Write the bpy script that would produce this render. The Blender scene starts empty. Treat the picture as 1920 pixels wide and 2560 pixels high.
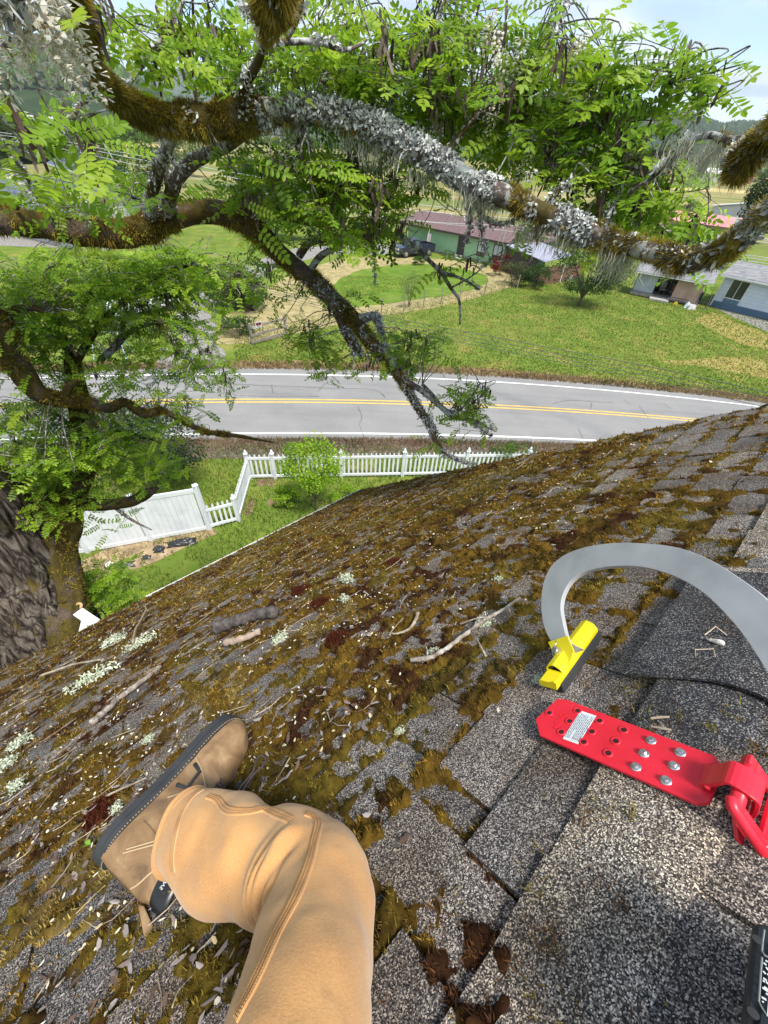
import bpy, bmesh, math, random
import numpy as np
from mathutils import Vector, Matrix
rng = np.random.default_rng(7); random.seed(7)
PI = math.pi
S = bpy.context.scene
COL = S.collection
# ---------------------------------------------------------------- camera, sky, sun, exposure
CH = 9.3                      # camera height above the ground
F = 990.0                     # focal length in photo pixels (photo 1920 x 2560)
PITCH, ROLL = math.radians(42.91), math.radians(4.318)
_fw = np.array([0, math.cos(PITCH), -math.sin(PITCH)])
_up0 = np.array([0, math.sin(PITCH), math.cos(PITCH)])
_r0 = np.array([1.0, 0, 0])
_rt = math.cos(ROLL)*_r0 + math.sin(ROLL)*_up0
_up = -math.sin(ROLL)*_r0 + math.cos(ROLL)*_up0
CAM = np.array([0, 0, CH])
cd = bpy.data.cameras.new('camera'); cam = bpy.data.objects.new('camera', cd); COL.objects.link(cam)
cd.sensor_fit = 'HORIZONTAL'; cd.sensor_width = 36; cd.lens = 36*F/1920
cd.clip_start = 0.02; cd.clip_end = 30000
m = Matrix.Identity(4)
for i in range(3):
    m[i][0], m[i][1], m[i][2], m[i][3] = _rt[i], _up[i], -_fw[i], CAM[i]
cam.matrix_world = m
S.camera = cam
SUN_EL, SUN_AZ = math.radians(66), math.radians(140)   # azimuth clockwise from +Y
world = bpy.data.worlds.new('World'); S.world = world; world.use_nodes = True
def build_world():
    nt = world.node_tree; N = nt.nodes; L = nt.links; N.clear()
    out = N.new('ShaderNodeOutputWorld'); bg = N.new('ShaderNodeBackground')
    sky = N.new('ShaderNodeTexSky'); sky.sky_type = 'NISHITA'; sky.sun_disc = False
    sky.sun_elevation = SUN_EL; sky.sun_rotation = SUN_AZ; sky.altitude = 200; sky.air_density = 1.0; sky.dust_density = 0.2; sky.ozone_density = 4.0
    tc = N.new('ShaderNodeTexCoord'); sep = N.new('ShaderNodeSeparateXYZ'); L.new(tc.outputs['Generated'], sep.inputs[0])
    zc = N.new('ShaderNodeMath'); zc.operation = 'MAXIMUM'; L.new(sep.outputs['Z'], zc.inputs[0]); zc.inputs[1].default_value = 0.0
    za = N.new('ShaderNodeMath'); za.operation = 'ADD'; L.new(zc.outputs[0], za.inputs[0]); za.inputs[1].default_value = 0.16
    dv = N.new('ShaderNodeVectorMath'); dv.operation = 'DIVIDE'; L.new(tc.outputs['Generated'], dv.inputs[0])
    cb = N.new('ShaderNodeCombineXYZ')
    for i in range(3): L.new(za.outputs[0], cb.inputs[i])
    L.new(cb.outputs[0], dv.inputs[1])
    mp = N.new('ShaderNodeMapping'); mp.inputs['Location'].default_value = (2.3, 0.55, 0); mp.inputs['Scale'].default_value = (1, 1.25, 0.4)
    L.new(dv.outputs[0], mp.inputs[0])
    n1 = N.new('ShaderNodeTexNoise'); n1.inputs['Scale'].default_value = 1.15; n1.inputs['Detail'].default_value = 9; n1.inputs['Roughness'].default_value = 0.52; n1.inputs['Distortion'].default_value = 0.35
    L.new(mp.outputs[0], n1.inputs['Vector'])
    r1 = N.new('ShaderNodeValToRGB'); r1.color_ramp.elements[0].position = 0.43; r1.color_ramp.elements[1].position = 0.58
    L.new(n1.outputs['Fac'], r1.inputs[0])
    n2 = N.new('ShaderNodeTexNoise'); n2.inputs['Scale'].default_value = 2.1; n2.inputs['Detail'].default_value = 6
    L.new(mp.outputs[0], n2.inputs['Vector'])
    r2 = N.new('ShaderNodeValToRGB'); r2.color_ramp.elements[0].position = 0.36; r2.color_ramp.elements[1].position = 0.62
    r2.color_ramp.elements[0].color = (2.7, 3.25, 4.3, 1); r2.color_ramp.elements[1].color = (5.0, 5.25, 5.6, 1)
    L.new(n2.outputs['Fac'], r2.inputs[0])
    mx = N.new('ShaderNodeMix'); mx.data_type = 'RGBA'
    L.new(r1.outputs[0], mx.inputs['Factor']); L.new(sky.outputs[0], mx.inputs['A']); L.new(r2.outputs[0], mx.inputs['B'])
    L.new(mx.outputs['Result'], bg.inputs[0]); bg.inputs[1].default_value = 0.108
    L.new(bg.outputs[0], out.inputs[0])
build_world()
sd = bpy.data.lights.new('sun', 'SUN'); sun = bpy.data.objects.new('sun', sd); COL.objects.link(sun)
sd.energy = 3.3; sd.angle = math.radians(14); sd.color = (1.0, 0.95, 0.87)
sdir = Vector((math.sin(SUN_AZ)*math.cos(SUN_EL), math.cos(SUN_AZ)*math.cos(SUN_EL), math.sin(SUN_EL)))
sun.rotation_euler = sdir.to_track_quat('Z', 'Y').to_euler(); sun.location = sdir*60
S.view_settings.view_transform = 'Standard'; S.view_settings.look = 'None'
S.view_settings.exposure = 1.02; S.view_settings.gamma = 1.0
S.cycles.max_bounces = 6; S.cycles.transparent_max_bounces = 4; S.cycles.volume_bounces = 1; S.cycles.transmission_bounces = 4
S.cycles.use_denoising = True
# ---------------------------------------------------------------- helpers
def ray(px, py):
    v = _fw*F + _rt*(px-960) - _up*(py-1280)
    return v/np.linalg.norm(v)
def P(px, py, t): return CAM + ray(px, py)*t          # a point at a real distance t
def G(px, py, z=0.0):                                  # where that sight line meets the ground
    d = ray(px, py); return CAM + d*((z-CH)/d[2])
def proj(p):
    q = np.asarray(p)-CAM; z = q@_fw
    return np.array([960+F*(q@_rt)/z, 1280-F*(q@_up)/z])
def height_at(base, py):                               # height of a vertical at base whose top shows at row py
    lo, hi = 0.0, (8.0 if base[1] < 30 else 60.0)
    for _ in range(40):
        mid = (lo+hi)/2
        if proj([base[0], base[1], base[2]+mid])[1] > py: lo = mid
        else: hi = mid
    return lo
def _h(ix, iy, iz, seed):
    n = (ix.astype(np.int64)*374761393 + iy.astype(np.int64)*668265263 + iz.astype(np.int64)*2147483647 + seed*1274126177) & 0xffffffff
    n = ((n ^ (n >> 13))*1274126177) & 0xffffffff
    n = ((n ^ (n >> 16))*2246822519) & 0xffffffff
    return ((n ^ (n >> 15)) & 0xffffff)/float(0xffffff)
def vnoise(p, seed=0):
    p = np.asarray(p, float)
    if p.shape[-1] == 2: p = np.concatenate([p, np.zeros(p.shape[:-1]+(1,))], -1)
    i = np.floor(p).astype(np.int64); f = p-i; f = f*f*(3-2*f)
    r = 0
    for dx in (0, 1):
        for dy in (0, 1):
            for dz in (0, 1):
                w = (f[..., 0] if dx else 1-f[..., 0])*(f[..., 1] if dy else 1-f[..., 1])*(f[..., 2] if dz else 1-f[..., 2])
                r = r + w*_h(i[..., 0]+dx, i[..., 1]+dy, i[..., 2]+dz, seed)
    return r
def fbm(p, seed=0, oct=4, rough=0.5):
    p = np.asarray(p, float); a = 1.0; s = 0; t = 0
    for k in range(oct):
        s = s + a*vnoise(p*(2**k)+k*17.3, seed+k); t += a; a *= rough
    return s/t
def sstep(a, b, x):
    t = np.clip((x-a)/(b-a), 0, 1); return t*t*(3-2*t)
def add(name, me, mat=None, parent=None):
    o = bpy.data.objects.new(name, me); COL.objects.link(o)
    if mat is not None and len(me.materials) == 0:
        for mm in (mat if isinstance(mat, (list, tuple)) else [mat]): me.materials.append(mm)
    if parent is not None: o.parent = parent
    return o
def mesh(name, V, Fc, mat=None, parent=None, smooth=False, col=None):
    """V (n,3); Fc list of faces, or an (m,k) array, or a list of such arrays; col per-vertex colour"""
    me = bpy.data.meshes.new(name)
    V = np.asarray(V, np.float32)
    if isinstance(Fc, np.ndarray): Fc = [Fc]
    if len(Fc) and isinstance(Fc[0], np.ndarray) and Fc[0].ndim == 2:
        ls = np.concatenate([a.ravel() for a in Fc]).astype(np.int32)
        cnt = np.concatenate([np.full(len(a), a.shape[1]) for a in Fc]).astype(np.int32)
        st = np.concatenate([[0], np.cumsum(cnt)[:-1]]).astype(np.int32)
        me.vertices.add(len(V)); me.loops.add(len(ls)); me.polygons.add(len(cnt))
        me.vertices.foreach_set('co', V.ravel()); me.loops.foreach_set('vertex_index', ls)
        me.polygons.foreach_set('loop_start', st); me.polygons.foreach_set('loop_total', cnt)
        me.update(calc_edges=True)
    else:
        me.from_pydata([tuple(map(float, v)) for v in V], [], [tuple(map(int, f)) for f in Fc])
    if col is not None:
        ca = me.color_attributes.new('Col', 'FLOAT_COLOR', 'POINT')
        c = np.ones((len(V), 4), np.float32); c[:, :3] = col; ca.data.foreach_set('color', c.ravel())
    if smooth: me.polygons.foreach_set('use_smooth', np.ones(len(me.polygons), bool))
    me.update()
    return add(name, me, mat, parent)
def empty(name, loc=(0, 0, 0), rz=0.0):
    o = bpy.data.objects.new(name, None); COL.objects.link(o); o.location = tuple(map(float, loc)); o.rotation_euler = (0, 0, rz)
    o.empty_display_size = 0.2
    return o
def tag(o, label=None, cat=None, group=None, kind=None):
    if label: o['label'] = label
    if cat: o['category'] = cat
    if group: o['group'] = group
    if kind: o['kind'] = kind
    return o
def keep_world(o, parent):                    # parent without moving
    o.parent = parent; o.matrix_parent_inverse = parent.matrix_basis.inverted()
    return o
class MB:
    """collects shapes into one mesh"""
    def __init__(s): s.V = []; s.Fc = []; s.n = 0
    def raw(s, V, Fc):
        s.V.append(np.asarray(V, float)); s.Fc += [tuple(i+s.n for i in f) for f in Fc]; s.n += len(V); return s
    def box(s, c, d, rz=0.0, M=None, taper=1.0):
        c = np.asarray(c, float); hx, hy, hz = [x/2 for x in d]
        v = np.array([[x*hx*(taper if z > 0 else 1), y*hy*(taper if z > 0 else 1), z*hz] for z in (-1, 1) for y in (-1, 1) for x in (-1, 1)])
        if M is not None: v = v@np.asarray(M).T
        elif rz:
            k, q = math.cos(rz), math.sin(rz); v = np.stack([v[:, 0]*k-v[:, 1]*q, v[:, 0]*q+v[:, 1]*k, v[:, 2]], 1)
        return s.raw(v+c, [(0, 2, 3, 1), (4, 5, 7, 6), (0, 1, 5, 4), (2, 6, 7, 3), (0, 4, 6, 2), (1, 3, 7, 5)])
    def hexa(s, v8): return s.raw(v8, [(0, 2, 3, 1), (4, 5, 7, 6), (0, 1, 5, 4), (2, 6, 7, 3), (0, 4, 6, 2), (1, 3, 7, 5)])
    def bar(s, a, b, w, h=None, up=(0, 0, 1)):
        a = np.asarray(a, float); b = np.asarray(b, float); h = h or w
        z = (b-a); Ln = np.linalg.norm(z); z = z/Ln; x = np.cross(up, z)
        if np.linalg.norm(x) < 1e-4: x = np.cross((0, 1, 0.01), z)
        x /= np.linalg.norm(x); y = np.cross(z, x)
        return s.box((a+b)/2, (w, h, Ln), M=np.stack([x, y, z], 1))
    def tube(s, pts, rad, k=8, cap=True):
        V, Fc = tube_vf(pts, rad, k, cap); return s.raw(V, Fc)
    def lathe(s, c, prof, k=12, M=None, cap=True):
        V = []; Fc = []
        for r, z in prof:
            for j in range(k):
                a = 2*PI*j/k; V.append((r*math.cos(a), r*math.sin(a), z))
        n = len(prof)
        for i in range(n-1):
            for j in range(k): Fc.append((i*k+j, i*k+(j+1) % k, (i+1)*k+(j+1) % k, (i+1)*k+j))
        if cap: Fc.append(tuple(range(k))[::-1]); Fc.append(tuple((n-1)*k+j for j in range(k)))
        V = np.array(V)
        if M is not None: V = V@np.asarray(M).T
        return s.raw(V+np.asarray(c, float), Fc)
    def prism(s, poly, ext):
        poly = np.asarray(poly, float); n = len(poly); ext = np.asarray(ext, float)
        return s.raw(np.concatenate([poly, poly+ext]), [tuple(range(n))[::-1], tuple(range(n, 2*n))]+[(i, (i+1) % n, n+(i+1) % n, n+i) for i in range(n)])
    def build(s, name, mat=None, parent=None, smooth=False, bevel=0, local=None):
        V = np.concatenate(s.V)
        if local is not None: V = V-np.asarray(local, float)
        o = mesh(name, V, s.Fc, mat, parent, smooth)
        if bevel:
            b = o.modifiers.new('bevel', 'BEVEL'); b.width = bevel; b.segments = 2; b.limit_method = 'ANGLE'; b.angle_limit = 0.6
        return o
def tube_vf(pts, rad, k=8, cap=True):
    pts = np.asarray(pts, float); n = len(pts); rad = np.broadcast_to(np.asarray(rad, float), (n,))
    T = np.gradient(pts, axis=0); T /= np.linalg.norm(T, axis=1)[:, None]+1e-12
    x = np.cross(T[0], (0.13, 0.21, 1.0)); x /= np.linalg.norm(x)
    V = []; Fc = []
    ang = np.arange(k)*2*PI/k
    for i in range(n):
        x = x-T[i]*(x@T[i]); x /= np.linalg.norm(x)+1e-12; y = np.cross(T[i], x)
        V.append(pts[i]+rad[i]*(np.cos(ang)[:, None]*x+np.sin(ang)[:, None]*y))
    for i in range(n-1):
        for j in range(k): Fc.append((i*k+j, i*k+(j+1) % k, (i+1)*k+(j+1) % k, (i+1)*k+j))
    if cap:
        Fc.append(tuple(range(k))[::-1]); Fc.append(tuple((n-1)*k+j for j in range(k)))
    return np.concatenate(V), Fc
def spline(pts, m):
    """Catmull-Rom through pts (n,d), m samples per span"""
    p = np.asarray(pts, float); p = np.vstack([2*p[0]-p[1], p, 2*p[-1]-p[-2]]); out = []
    for i in range(1, len(p)-2):
        for t in np.linspace(0, 1, m, endpoint=False):
            out.append(0.5*((2*p[i])+(-p[i-1]+p[i+1])*t+(2*p[i-1]-5*p[i]+4*p[i+1]-p[i+2])*t*t+(-p[i-1]+3*p[i]-3*p[i+1]+p[i+2])*t**3))
    out.append(p[-2]); return np.array(out)
# ---------------------------------------------------------------- materials
def nodes(name):
    mt = bpy.data.materials.new(name); mt.use_nodes = True
    nt = mt.node_tree; return mt, nt.nodes, nt.links, nt.nodes['Principled BSDF']
def pos(N, L, scale=(1, 1, 1)):
    g = N.new('ShaderNodeNewGeometry'); mp = N.new('ShaderNodeMapping'); mp.inputs['Scale'].default_value = scale
    L.new(g.outputs['Position'], mp.inputs[0]); return mp.outputs[0]
def objc(N, L, scale=(1, 1, 1)):
    g = N.new('ShaderNodeTexCoord'); mp = N.new('ShaderNodeMapping'); mp.inputs['Scale'].default_value = scale
    L.new(g.outputs['Object'], mp.inputs[0]); return mp.outputs[0]
def noise(N, L, vec, scale, detail=4, rough=0.55, dist=0.0):
    n = N.new('ShaderNodeTexNoise'); n.inputs['Scale'].default_value = scale; n.inputs['Detail'].default_value = detail
    n.inputs['Roughness'].default_value = rough; n.inputs['Distortion'].default_value = dist
    L.new(vec, n.inputs['Vector']); return n.outputs['Fac']
def ramp(N, L, fac, stops):
    r = N.new('ShaderNodeValToRGB'); e = r.color_ramp.elements
    while len(e) < len(stops): e.new(0.5)
    for q, (p, c) in zip(e, stops):
        q.position = p; q.color = (*c, 1) if len(c) == 3 else c
    L.new(fac, r.inputs[0]); return r.outputs[0]
def mixc(N, L, fac, a, b, mode='MIX'):
    x = N.new('ShaderNodeMix'); x.data_type = 'RGBA'; x.blend_type = mode
    for s, v in (('Factor', fac), ('A', a), ('B', b)):
        if isinstance(v, (int, float)): x.inputs[s].default_value = v
        elif isinstance(v, tuple): x.inputs[s].default_value = (*v, 1) if len(v) == 3 else v
        else: L.new(v, x.inputs[s])
    return x.outputs['Result']
def bump(N, L, bsdf, h, strength=0.4, dist=0.01):
    b = N.new('ShaderNodeBump'); b.inputs['Strength'].default_value = strength; b.inputs['Distance'].default_value = dist
    L.new(h, b.inputs['Height']); L.new(b.outputs[0], bsdf.inputs['Normal'])
def gm(name, c1, c2=None, rough=0.7, scale=8.0, metal=0.0, bmp=0.0, bscale=None, bdist=0.01, detail=5, spec=None, stretch=(1, 1, 1), obj=False, c3=None):
    """general mottled material: two or three colours by noise, optional relief"""
    mt, N, L, B = nodes(name)
    v = (objc if obj else pos)(N, L, stretch)
    if c2 is None: c2 = tuple(x*0.78 for x in c1)
    f = noise(N, L, v, scale, detail)
    st = [(0.34, c2), (0.64, c1)] if c3 is None else [(0.30, c2), (0.5, c1), (0.70, c3)]
    L.new(ramp(N, L, f, st), B.inputs['Base Color'])
    B.inputs['Roughness'].default_value = rough; B.inputs['Metallic'].default_value = metal
    if spec is not None: B.inputs['Specular IOR Level'].default_value = spec
    if bmp: bump(N, L, B, noise(N, L, v, bscale or scale*3, 5), bmp, bdist)
    return mt
def colmat(name, rough=0.8, transl=0.0, spec=0.2, var=0.0, vscale=30):
    """base colour from the mesh's own colour attribute (colour differences between pieces, painted clump shade in the roof moss)"""
    mt, N, L, B = nodes(name)
    a = N.new('ShaderNodeVertexColor'); a.layer_name = 'Col'; c = a.outputs[0]
    if var:
        f = noise(N, L, pos(N, L), vscale, 3)
        c = mixc(N, L, ramp(N, L, f, [(0.3, (0, 0, 0)), (0.7, (1, 1, 1))]), c, mixc(N, L, 1.0, c, (1-var, 1-var, 1-var), 'MULTIPLY'))
    L.new(c, B.inputs['Base Color']); B.inputs['Roughness'].default_value = rough; B.inputs['Specular IOR Level'].default_value = spec
    if transl:
        t = N.new('ShaderNodeBsdfTranslucent'); L.new(c, t.inputs[0]); ad = N.new('ShaderNodeMixShader'); ad.inputs[0].default_value = transl
        L.new(B.outputs[0], ad.inputs[1]); L.new(t.outputs[0], ad.inputs[2]); L.new(ad.outputs[0], N['Material Output'].inputs[0])
    return mt
# ---------------------------------------------------------------- the roof we sit on
DC = np.array([0.71637, 0.69772, 0.0]); DC /= np.linalg.norm(DC)      # along the courses
HD = np.array([-DC[1], DC[0], 0.0])                                   # horizontal, away from the ridge
RP = math.radians(40)
DV = HD*math.cos(RP)-np.array([0, 0, 1])*math.sin(RP)                 # down the slope
NN = HD*math.sin(RP)+np.array([0, 0, 1])*math.cos(RP)                 # out of the roof
if NN@(-_fw) < -2: NN = -NN
FOOT = CAM-NN*0.6
RV, EAVE, U0, U1 = 0.185, 4.57, -4.2, 2.58
def R(u, v, h=0.0):
    u = np.asarray(u, float)[..., None]; v = np.asarray(v, float)[..., None]; h = np.asarray(h, float)[..., None]
    return FOOT+u*DC+v*DV+h*NN
DV2 = -HD*math.cos(RP)-np.array([0, 0, 1])*math.sin(RP); NN2 = -HD*math.sin(RP)+np.array([0, 0, 1])*math.cos(RP)
APEX = R(0, RV)
def ridge_pt(u, w, h=0.0, r=0.075):
    """a point at signed surface distance w from the ridge (w > 0 our side), rounded over the ridge"""
    if w >= r: return APEX+u*DC+w*DV+h*NN
    if w <= -r: return APEX+u*DC-w*DV2+h*NN2
    t = (r-w)/(2*r); a = APEX+r*DV; b = APEX+r*DV2
    p = (1-t)**2*a+2*t*(1-t)*APEX+t*t*b; n = (1-t)*NN+t*NN2; n = n/np.linalg.norm(n)
    return p+u*DC+h*n
def ruv(px, py, h=0.0):
    d = ray(px, py); t = (h-0.6)/(NN@d); p = d*t; return float(p@DC), float(p@DV)
def m_shingle(name, tint_a, tint_b, dark=0.0, gscale=700):
    mt, N, L, B = nodes(name)
    v = pos(N, L)
    vo = N.new('ShaderNodeTexVoronoi'); vo.inputs['Scale'].default_value = gscale; L.new(v, vo.inputs['Vector'])
    sp = N.new('ShaderNodeSeparateColor'); L.new(vo.outputs['Color'], sp.inputs[0])
    if dark: st = [(0.0, (0.012, 0.013, 0.016)), (0.55, (0.035, 0.037, 0.042)), (0.82, (0.10, 0.10, 0.105)), (0.96, (0.36, 0.35, 0.33))]
    else: st = [(0.0, (0.018, 0.017, 0.018)), (0.36, (0.055, 0.052, 0.051)), (0.58, (0.15, 0.138, 0.125)), (0.82, (0.34, 0.315, 0.28)), (0.96, (0.68, 0.64, 0.57))]
    g = ramp(N, L, sp.outputs[0], st)
    oi = N.new('ShaderNodeObjectInfo')
    tint = mixc(N, L, oi.outputs['Random'], tint_a, tint_b)
    big = noise(N, L, v, 7, 4)
    c = mixc(N, L, 1.0, g, tint, 'MULTIPLY')
    c = mixc(N, L, ramp(N, L, big, [(0.38, (0, 0, 0)), (0.66, (0.75, 0.75, 0.75))]), c, mixc(N, L, 1.0, c, (0.50, 0.40, 0.30), 'MULTIPLY'))
    L.new(c, B.inputs['Base Color']); B.inputs['Roughness'].default_value = 0.9; B.inputs['Specular IOR Level'].default_value = 0.25
    bump(N, L, B, sp.outputs[1], 0.55, 0.002)
    return mt
M_SH = m_shingle('asphalt_shingle', (1.15, 1.08, 1.05), (0.66, 0.66, 0.71))
M_CAP = m_shingle('ridge_shingle', (1.45, 1.38, 1.28), (1.25, 1.21, 1.15), gscale=680)
M_DARK = m_shingle('new_dark_shingle', (1, 1, 1.05), (1, 1, 1), dark=1)
M_FELT = gm('shingle_underlay', (0.035, 0.03, 0.026), (0.02, 0.017, 0.015), rough=0.95, scale=30)
M_WHITE = gm('white_painted_metal', (0.74, 0.75, 0.75), (0.60, 0.62, 0.62), rough=0.45, scale=6, c3=(0.78, 0.78, 0.77))
M_SIDE = gm('pale_siding', (0.55, 0.55, 0.52), (0.47, 0.47, 0.45), rough=0.6, scale=3)
house = empty('house', (R(-0.8, RV)[0], R(-0.8, RV)[1], 0))
tag(house, 'house under the camera with moss covered grey shingle roof and white gutter', 'house')
hinv = np.array(house.location)
def hb(mb, name, mat, parent=None, **k): return mb.build(name, mat, parent or house, local=hinv, **k)
# roof deck: both slopes as one thick slab, open underside
def slab(V4, n, th): return np.concatenate([V4, V4-n*th])
mb = MB()
A, Bq, Cq, D = R(U0, RV, -0.016), R(U1-0.01, RV, -0.016), R(U0, EAVE-0.02, -0.016), R(U1-0.01, EAVE-0.02, -0.016)
mb.hexa(slab(np.array([A, Bq, Cq, D]), NN, 0.11)[[4, 5, 6, 7, 0, 1, 2, 3]])
oth = lambda u, w, h: APEX+u*DC+w*DV2+h*NN2
E2 = EAVE-RV
mb.hexa(np.array([oth(U0, 0, -.126), oth(U1-.01, 0, -.126), oth(U0, E2-.02, -.126), oth(U1-.01, E2-.02, -.126), oth(U0, 0, -.016), oth(U1-.01, 0, -.016), oth(U0, E2-.02, -.016), oth(U1-.01, E2-.02, -.016)]))
roof = hb(mb, 'roof', M_FELT)
# back slope shingle sheet (never faces the camera closely): courses as real steps
mb = MB()
for i in range(33):
    w0, w1 = 0.12+i*0.132, 0.12+(i+1)*0.132+0.02
    mb.hexa(np.array([oth(U0, w0, -.012), oth(U1, w0, -.012), oth(U0, w1, -.004), oth(U1, w1, -.004), oth(U0, w0, -.004), oth(U1, w0, -.004), oth(U0, w1, .004), oth(U1, w1, .004)]))
o = hb(mb, 'shingle_course', M_SH, roof); o['kind'] = 'stuff'
# our slope: every tab. first lay them out, then the 300 that show largest become parts
EXPO = 0.1305; VB0 = 0.443
tabs = []
rs = np.random.default_rng(11)
for i in range(-1, 32):
    vb = VB0+i*EXPO
    u = U0+rs.uniform(-.15, 0)
    while u < U1-0.03:
        w = rs.choice([0.10, 0.13, 0.165, 0.2, 0.235], p=[.16, .22, .26, .22, .14])*rs.uniform(.92, 1.08)
        ue = min(u+w, U1)
        if ue-u > 0.03: tabs.append((max(u, U0), ue, vb, rs.uniform(0, 1), rs.uniform(-.006, .006)))
        u = ue
# joints seen near the foot of the knee are set by hand
tabs = [t for t in tabs if not (abs(t[2]-VB0) < .01 and -.02 < (t[0]+t[1])/2 < .33) and not (abs(t[2]-VB0-EXPO) < .01 and -.02 < (t[0]+t[1])/2 < .33)]
tabs += [(-.10, .056, VB0, .7, 0), (.056, .174, VB0, .2, .002), (.174, .40, VB0, .8, -.002), (-.07, .06, VB0+EXPO, .2, 0), (.06, .185, VB0+EXPO, .9, .003), (.185, .24, VB0+EXPO, .1, 0), (.24, .40, VB0+EXPO, .8, 0)]
SHV = []
def tab_mesh(k):
    """unit-width tab, 0..1 along u, 0..L down the slope; a warped slab with a thick worn butt"""
    r = np.random.default_rng(100+k); L = EXPO+0.05
    nx, ny = 4, 4; top = []; g = {}
    V = []; Fc = []
    for j in range(ny):
        for i in range(nx):
            x = i/(nx-1); y = j/(ny-1)
            ex = r.uniform(-.012, .012) if 0 < j else 0
            yy = y*L+(r.uniform(-.004, .003) if j == ny-1 else 0)
            h = 0.0045+0.0105*y+r.uniform(-.0009, .0009)+(0.0025*(abs(x-.5)*2)**3*y*r.uniform(-.3, 1.0))
            if j == ny-1: h -= 0.0015
            if i in (0, nx-1): h -= 0.001
            V.append((x+ex*.3, yy, h)); g[i, j] = len(V)-1
    for j in range(ny-1):
        for i in range(nx-1): Fc.append((g[i, j], g[i, j+1], g[i+1, j+1], g[i+1, j]))
    rim = [g[0, j] for j in range(ny)]+[g[i, ny-1] for i in range(1, nx)]+[g[nx-1, j] for j in range(ny-2, -1, -1)]
    low = []
    for q in rim:
        x, y, h = V[q]; V.append((x, y, -0.006)); low.append(len(V)-1)
    for a in range(len(rim)-1): Fc.append((rim[a], low[a], low[a+1], rim[a+1]))
    me = bpy.data.meshes.new('shingle'); me.from_pydata(V, [], Fc); me.materials.append(M_SH); me.update()
    return me, np.array(V), Fc
SHV = [tab_mesh(k) for k in range(10)]
def tab_show(t):
    u, v = (t[0]+t[1])/2, t[2]-.06
    p = R(u, v); q = p-CAM; x, y = proj(p)
    if q@_fw <= 0 or not (-120 < x < 2040 and 900 < y < 2700): return 0
    cosv = abs((q/np.linalg.norm(q))@NN); return (t[1]-t[0])*.13*cosv/(q@q)
tabs.sort(key=tab_show, reverse=True)
rest = MB()
for n, t in enumerate(tabs):
    me, V, Fc = SHV[int(rs.integers(0, 10))]
    gap = 0.005; w = t[1]-t[0]-gap; vt = t[2]-(EXPO+0.05)+t[4]; lift = 0.006 if t[3] > .55 else 0.0
    org = R(t[0]+gap/2, vt, lift-.002)
    if n < 298:
        o = add('shingle', me, None, roof)
        o.matrix_local = Matrix(((DC[0]*w, DV[0], NN[0], org[0]-hinv[0]), (DC[1]*w, DV[1], NN[1], org[1]-hinv[1]), (DC[2]*w, DV[2], NN[2], org[2]-hinv[2]), (0, 0, 0, 1)))
    else:
        rest.raw(org+V[:, :1]*w*DC+V[:, 1:2]*DV+V[:, 2:]*NN, Fc)
o = hb(rest, 'shingle_field', M_SH, roof); o['kind'] = 'stuff'
# ridge caps folded over the ridge, each lapping onto the next one away from us
WS = [0.158, 0.12, 0.085, 0.055, 0.03, 0.0, -0.03, -0.055, -0.085, -0.12, -0.158]
def ridge_cap(ua, ub, mat, h0=0.012, h1=0.024, ws=WS, wav=0.003, th=0.006, name='ridge_cap'):
    r = np.random.default_rng(int(abs(ua*1000))+5); V = []; Fc = []; nu = 5; k = len(ws)
    for side in (0, 1):
        for a in range(nu):
            f = a/(nu-1); u = ua+(ub-ua)*f
            for wi in ws:
                du = r.uniform(-wav, wav) if a == nu-1 and side == 0 else 0
                V.append(ridge_pt(u+du, wi+(r.uniform(-.002, .002) if abs(wi) > .15 else 0), h0+(h1-h0)*f-(th if side else 0)+r.uniform(-.0006, .0006)))
    ix = lambda s_, a, b: (s_*nu+a)*k+b
    for a in range(nu-1):
        for b in range(k-1):
            Fc.append((ix(0, a, b), ix(0, a+1, b), ix(0, a+1, b+1), ix(0, a, b+1))); Fc.append((ix(1, a, b), ix(1, a, b+1), ix(1, a+1, b+1), ix(1, a+1, b)))
    for a in range(nu-1):
        Fc.append((ix(0, a, 0), ix(1, a, 0), ix(1, a+1, 0), ix(0, a+1, 0))); Fc.append((ix(0, a, k-1), ix(0, a+1, k-1), ix(1, a+1, k-1), ix(1, a, k-1)))
    for b in range(k-1):
        Fc.append((ix(0, nu-1, b), ix(1, nu-1, b), ix(1, nu-1, b+1), ix(0, nu-1, b+1))); Fc.append((ix(0, 0, b), ix(0, 0, b+1), ix(1, 0, b+1), ix(1, 0, b)))
    return mesh(name, np.array(V)-hinv, Fc, mat, roof, smooth=False)
ub = 0.425+0.19*11; caps = []
while ub > U0+.2:
    caps.append(ub); ub -= 0.19
for ub in caps:
    ridge_cap(ub-0.235, min(ub, U1), M_DARK if .5 < ub < .7 else M_CAP, .012, .027 if abs(ub-.425) < .01 else .022)  # dark cap past the raised edge: new shingle, its colour also painting the shadow
# a newer dark cap laid over the ridge beyond the anchor, its near edge wavy
V = []; Fc = []
for a in range(9):
    u = 0.585+(0.95-0.585)*a/8
    for b in range(14):
        w = 0.20-b*0.028; uu = u+(0.03*math.sin(w*14+1)+0.035*(w-.05) if a == 0 else 0)*1.0
        V.append(ridge_pt(uu, w, 0.031+0.004*math.sin(u*40+w*9)*.6))
for a in range(8):
    for b in range(13): Fc.append((a*14+b, (a+1)*14+b, (a+1)*14+b+1, a*14+b+1))
o = mesh('ridge_cap', np.array(V)-hinv, Fc, M_DARK, roof); sm = o.modifiers.new('thick', 'SOLIDIFY'); sm.thickness = 0.006; sm.offset = -1
o['label'] = 'newer dark grey cap shingle with loose staples on it'
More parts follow.
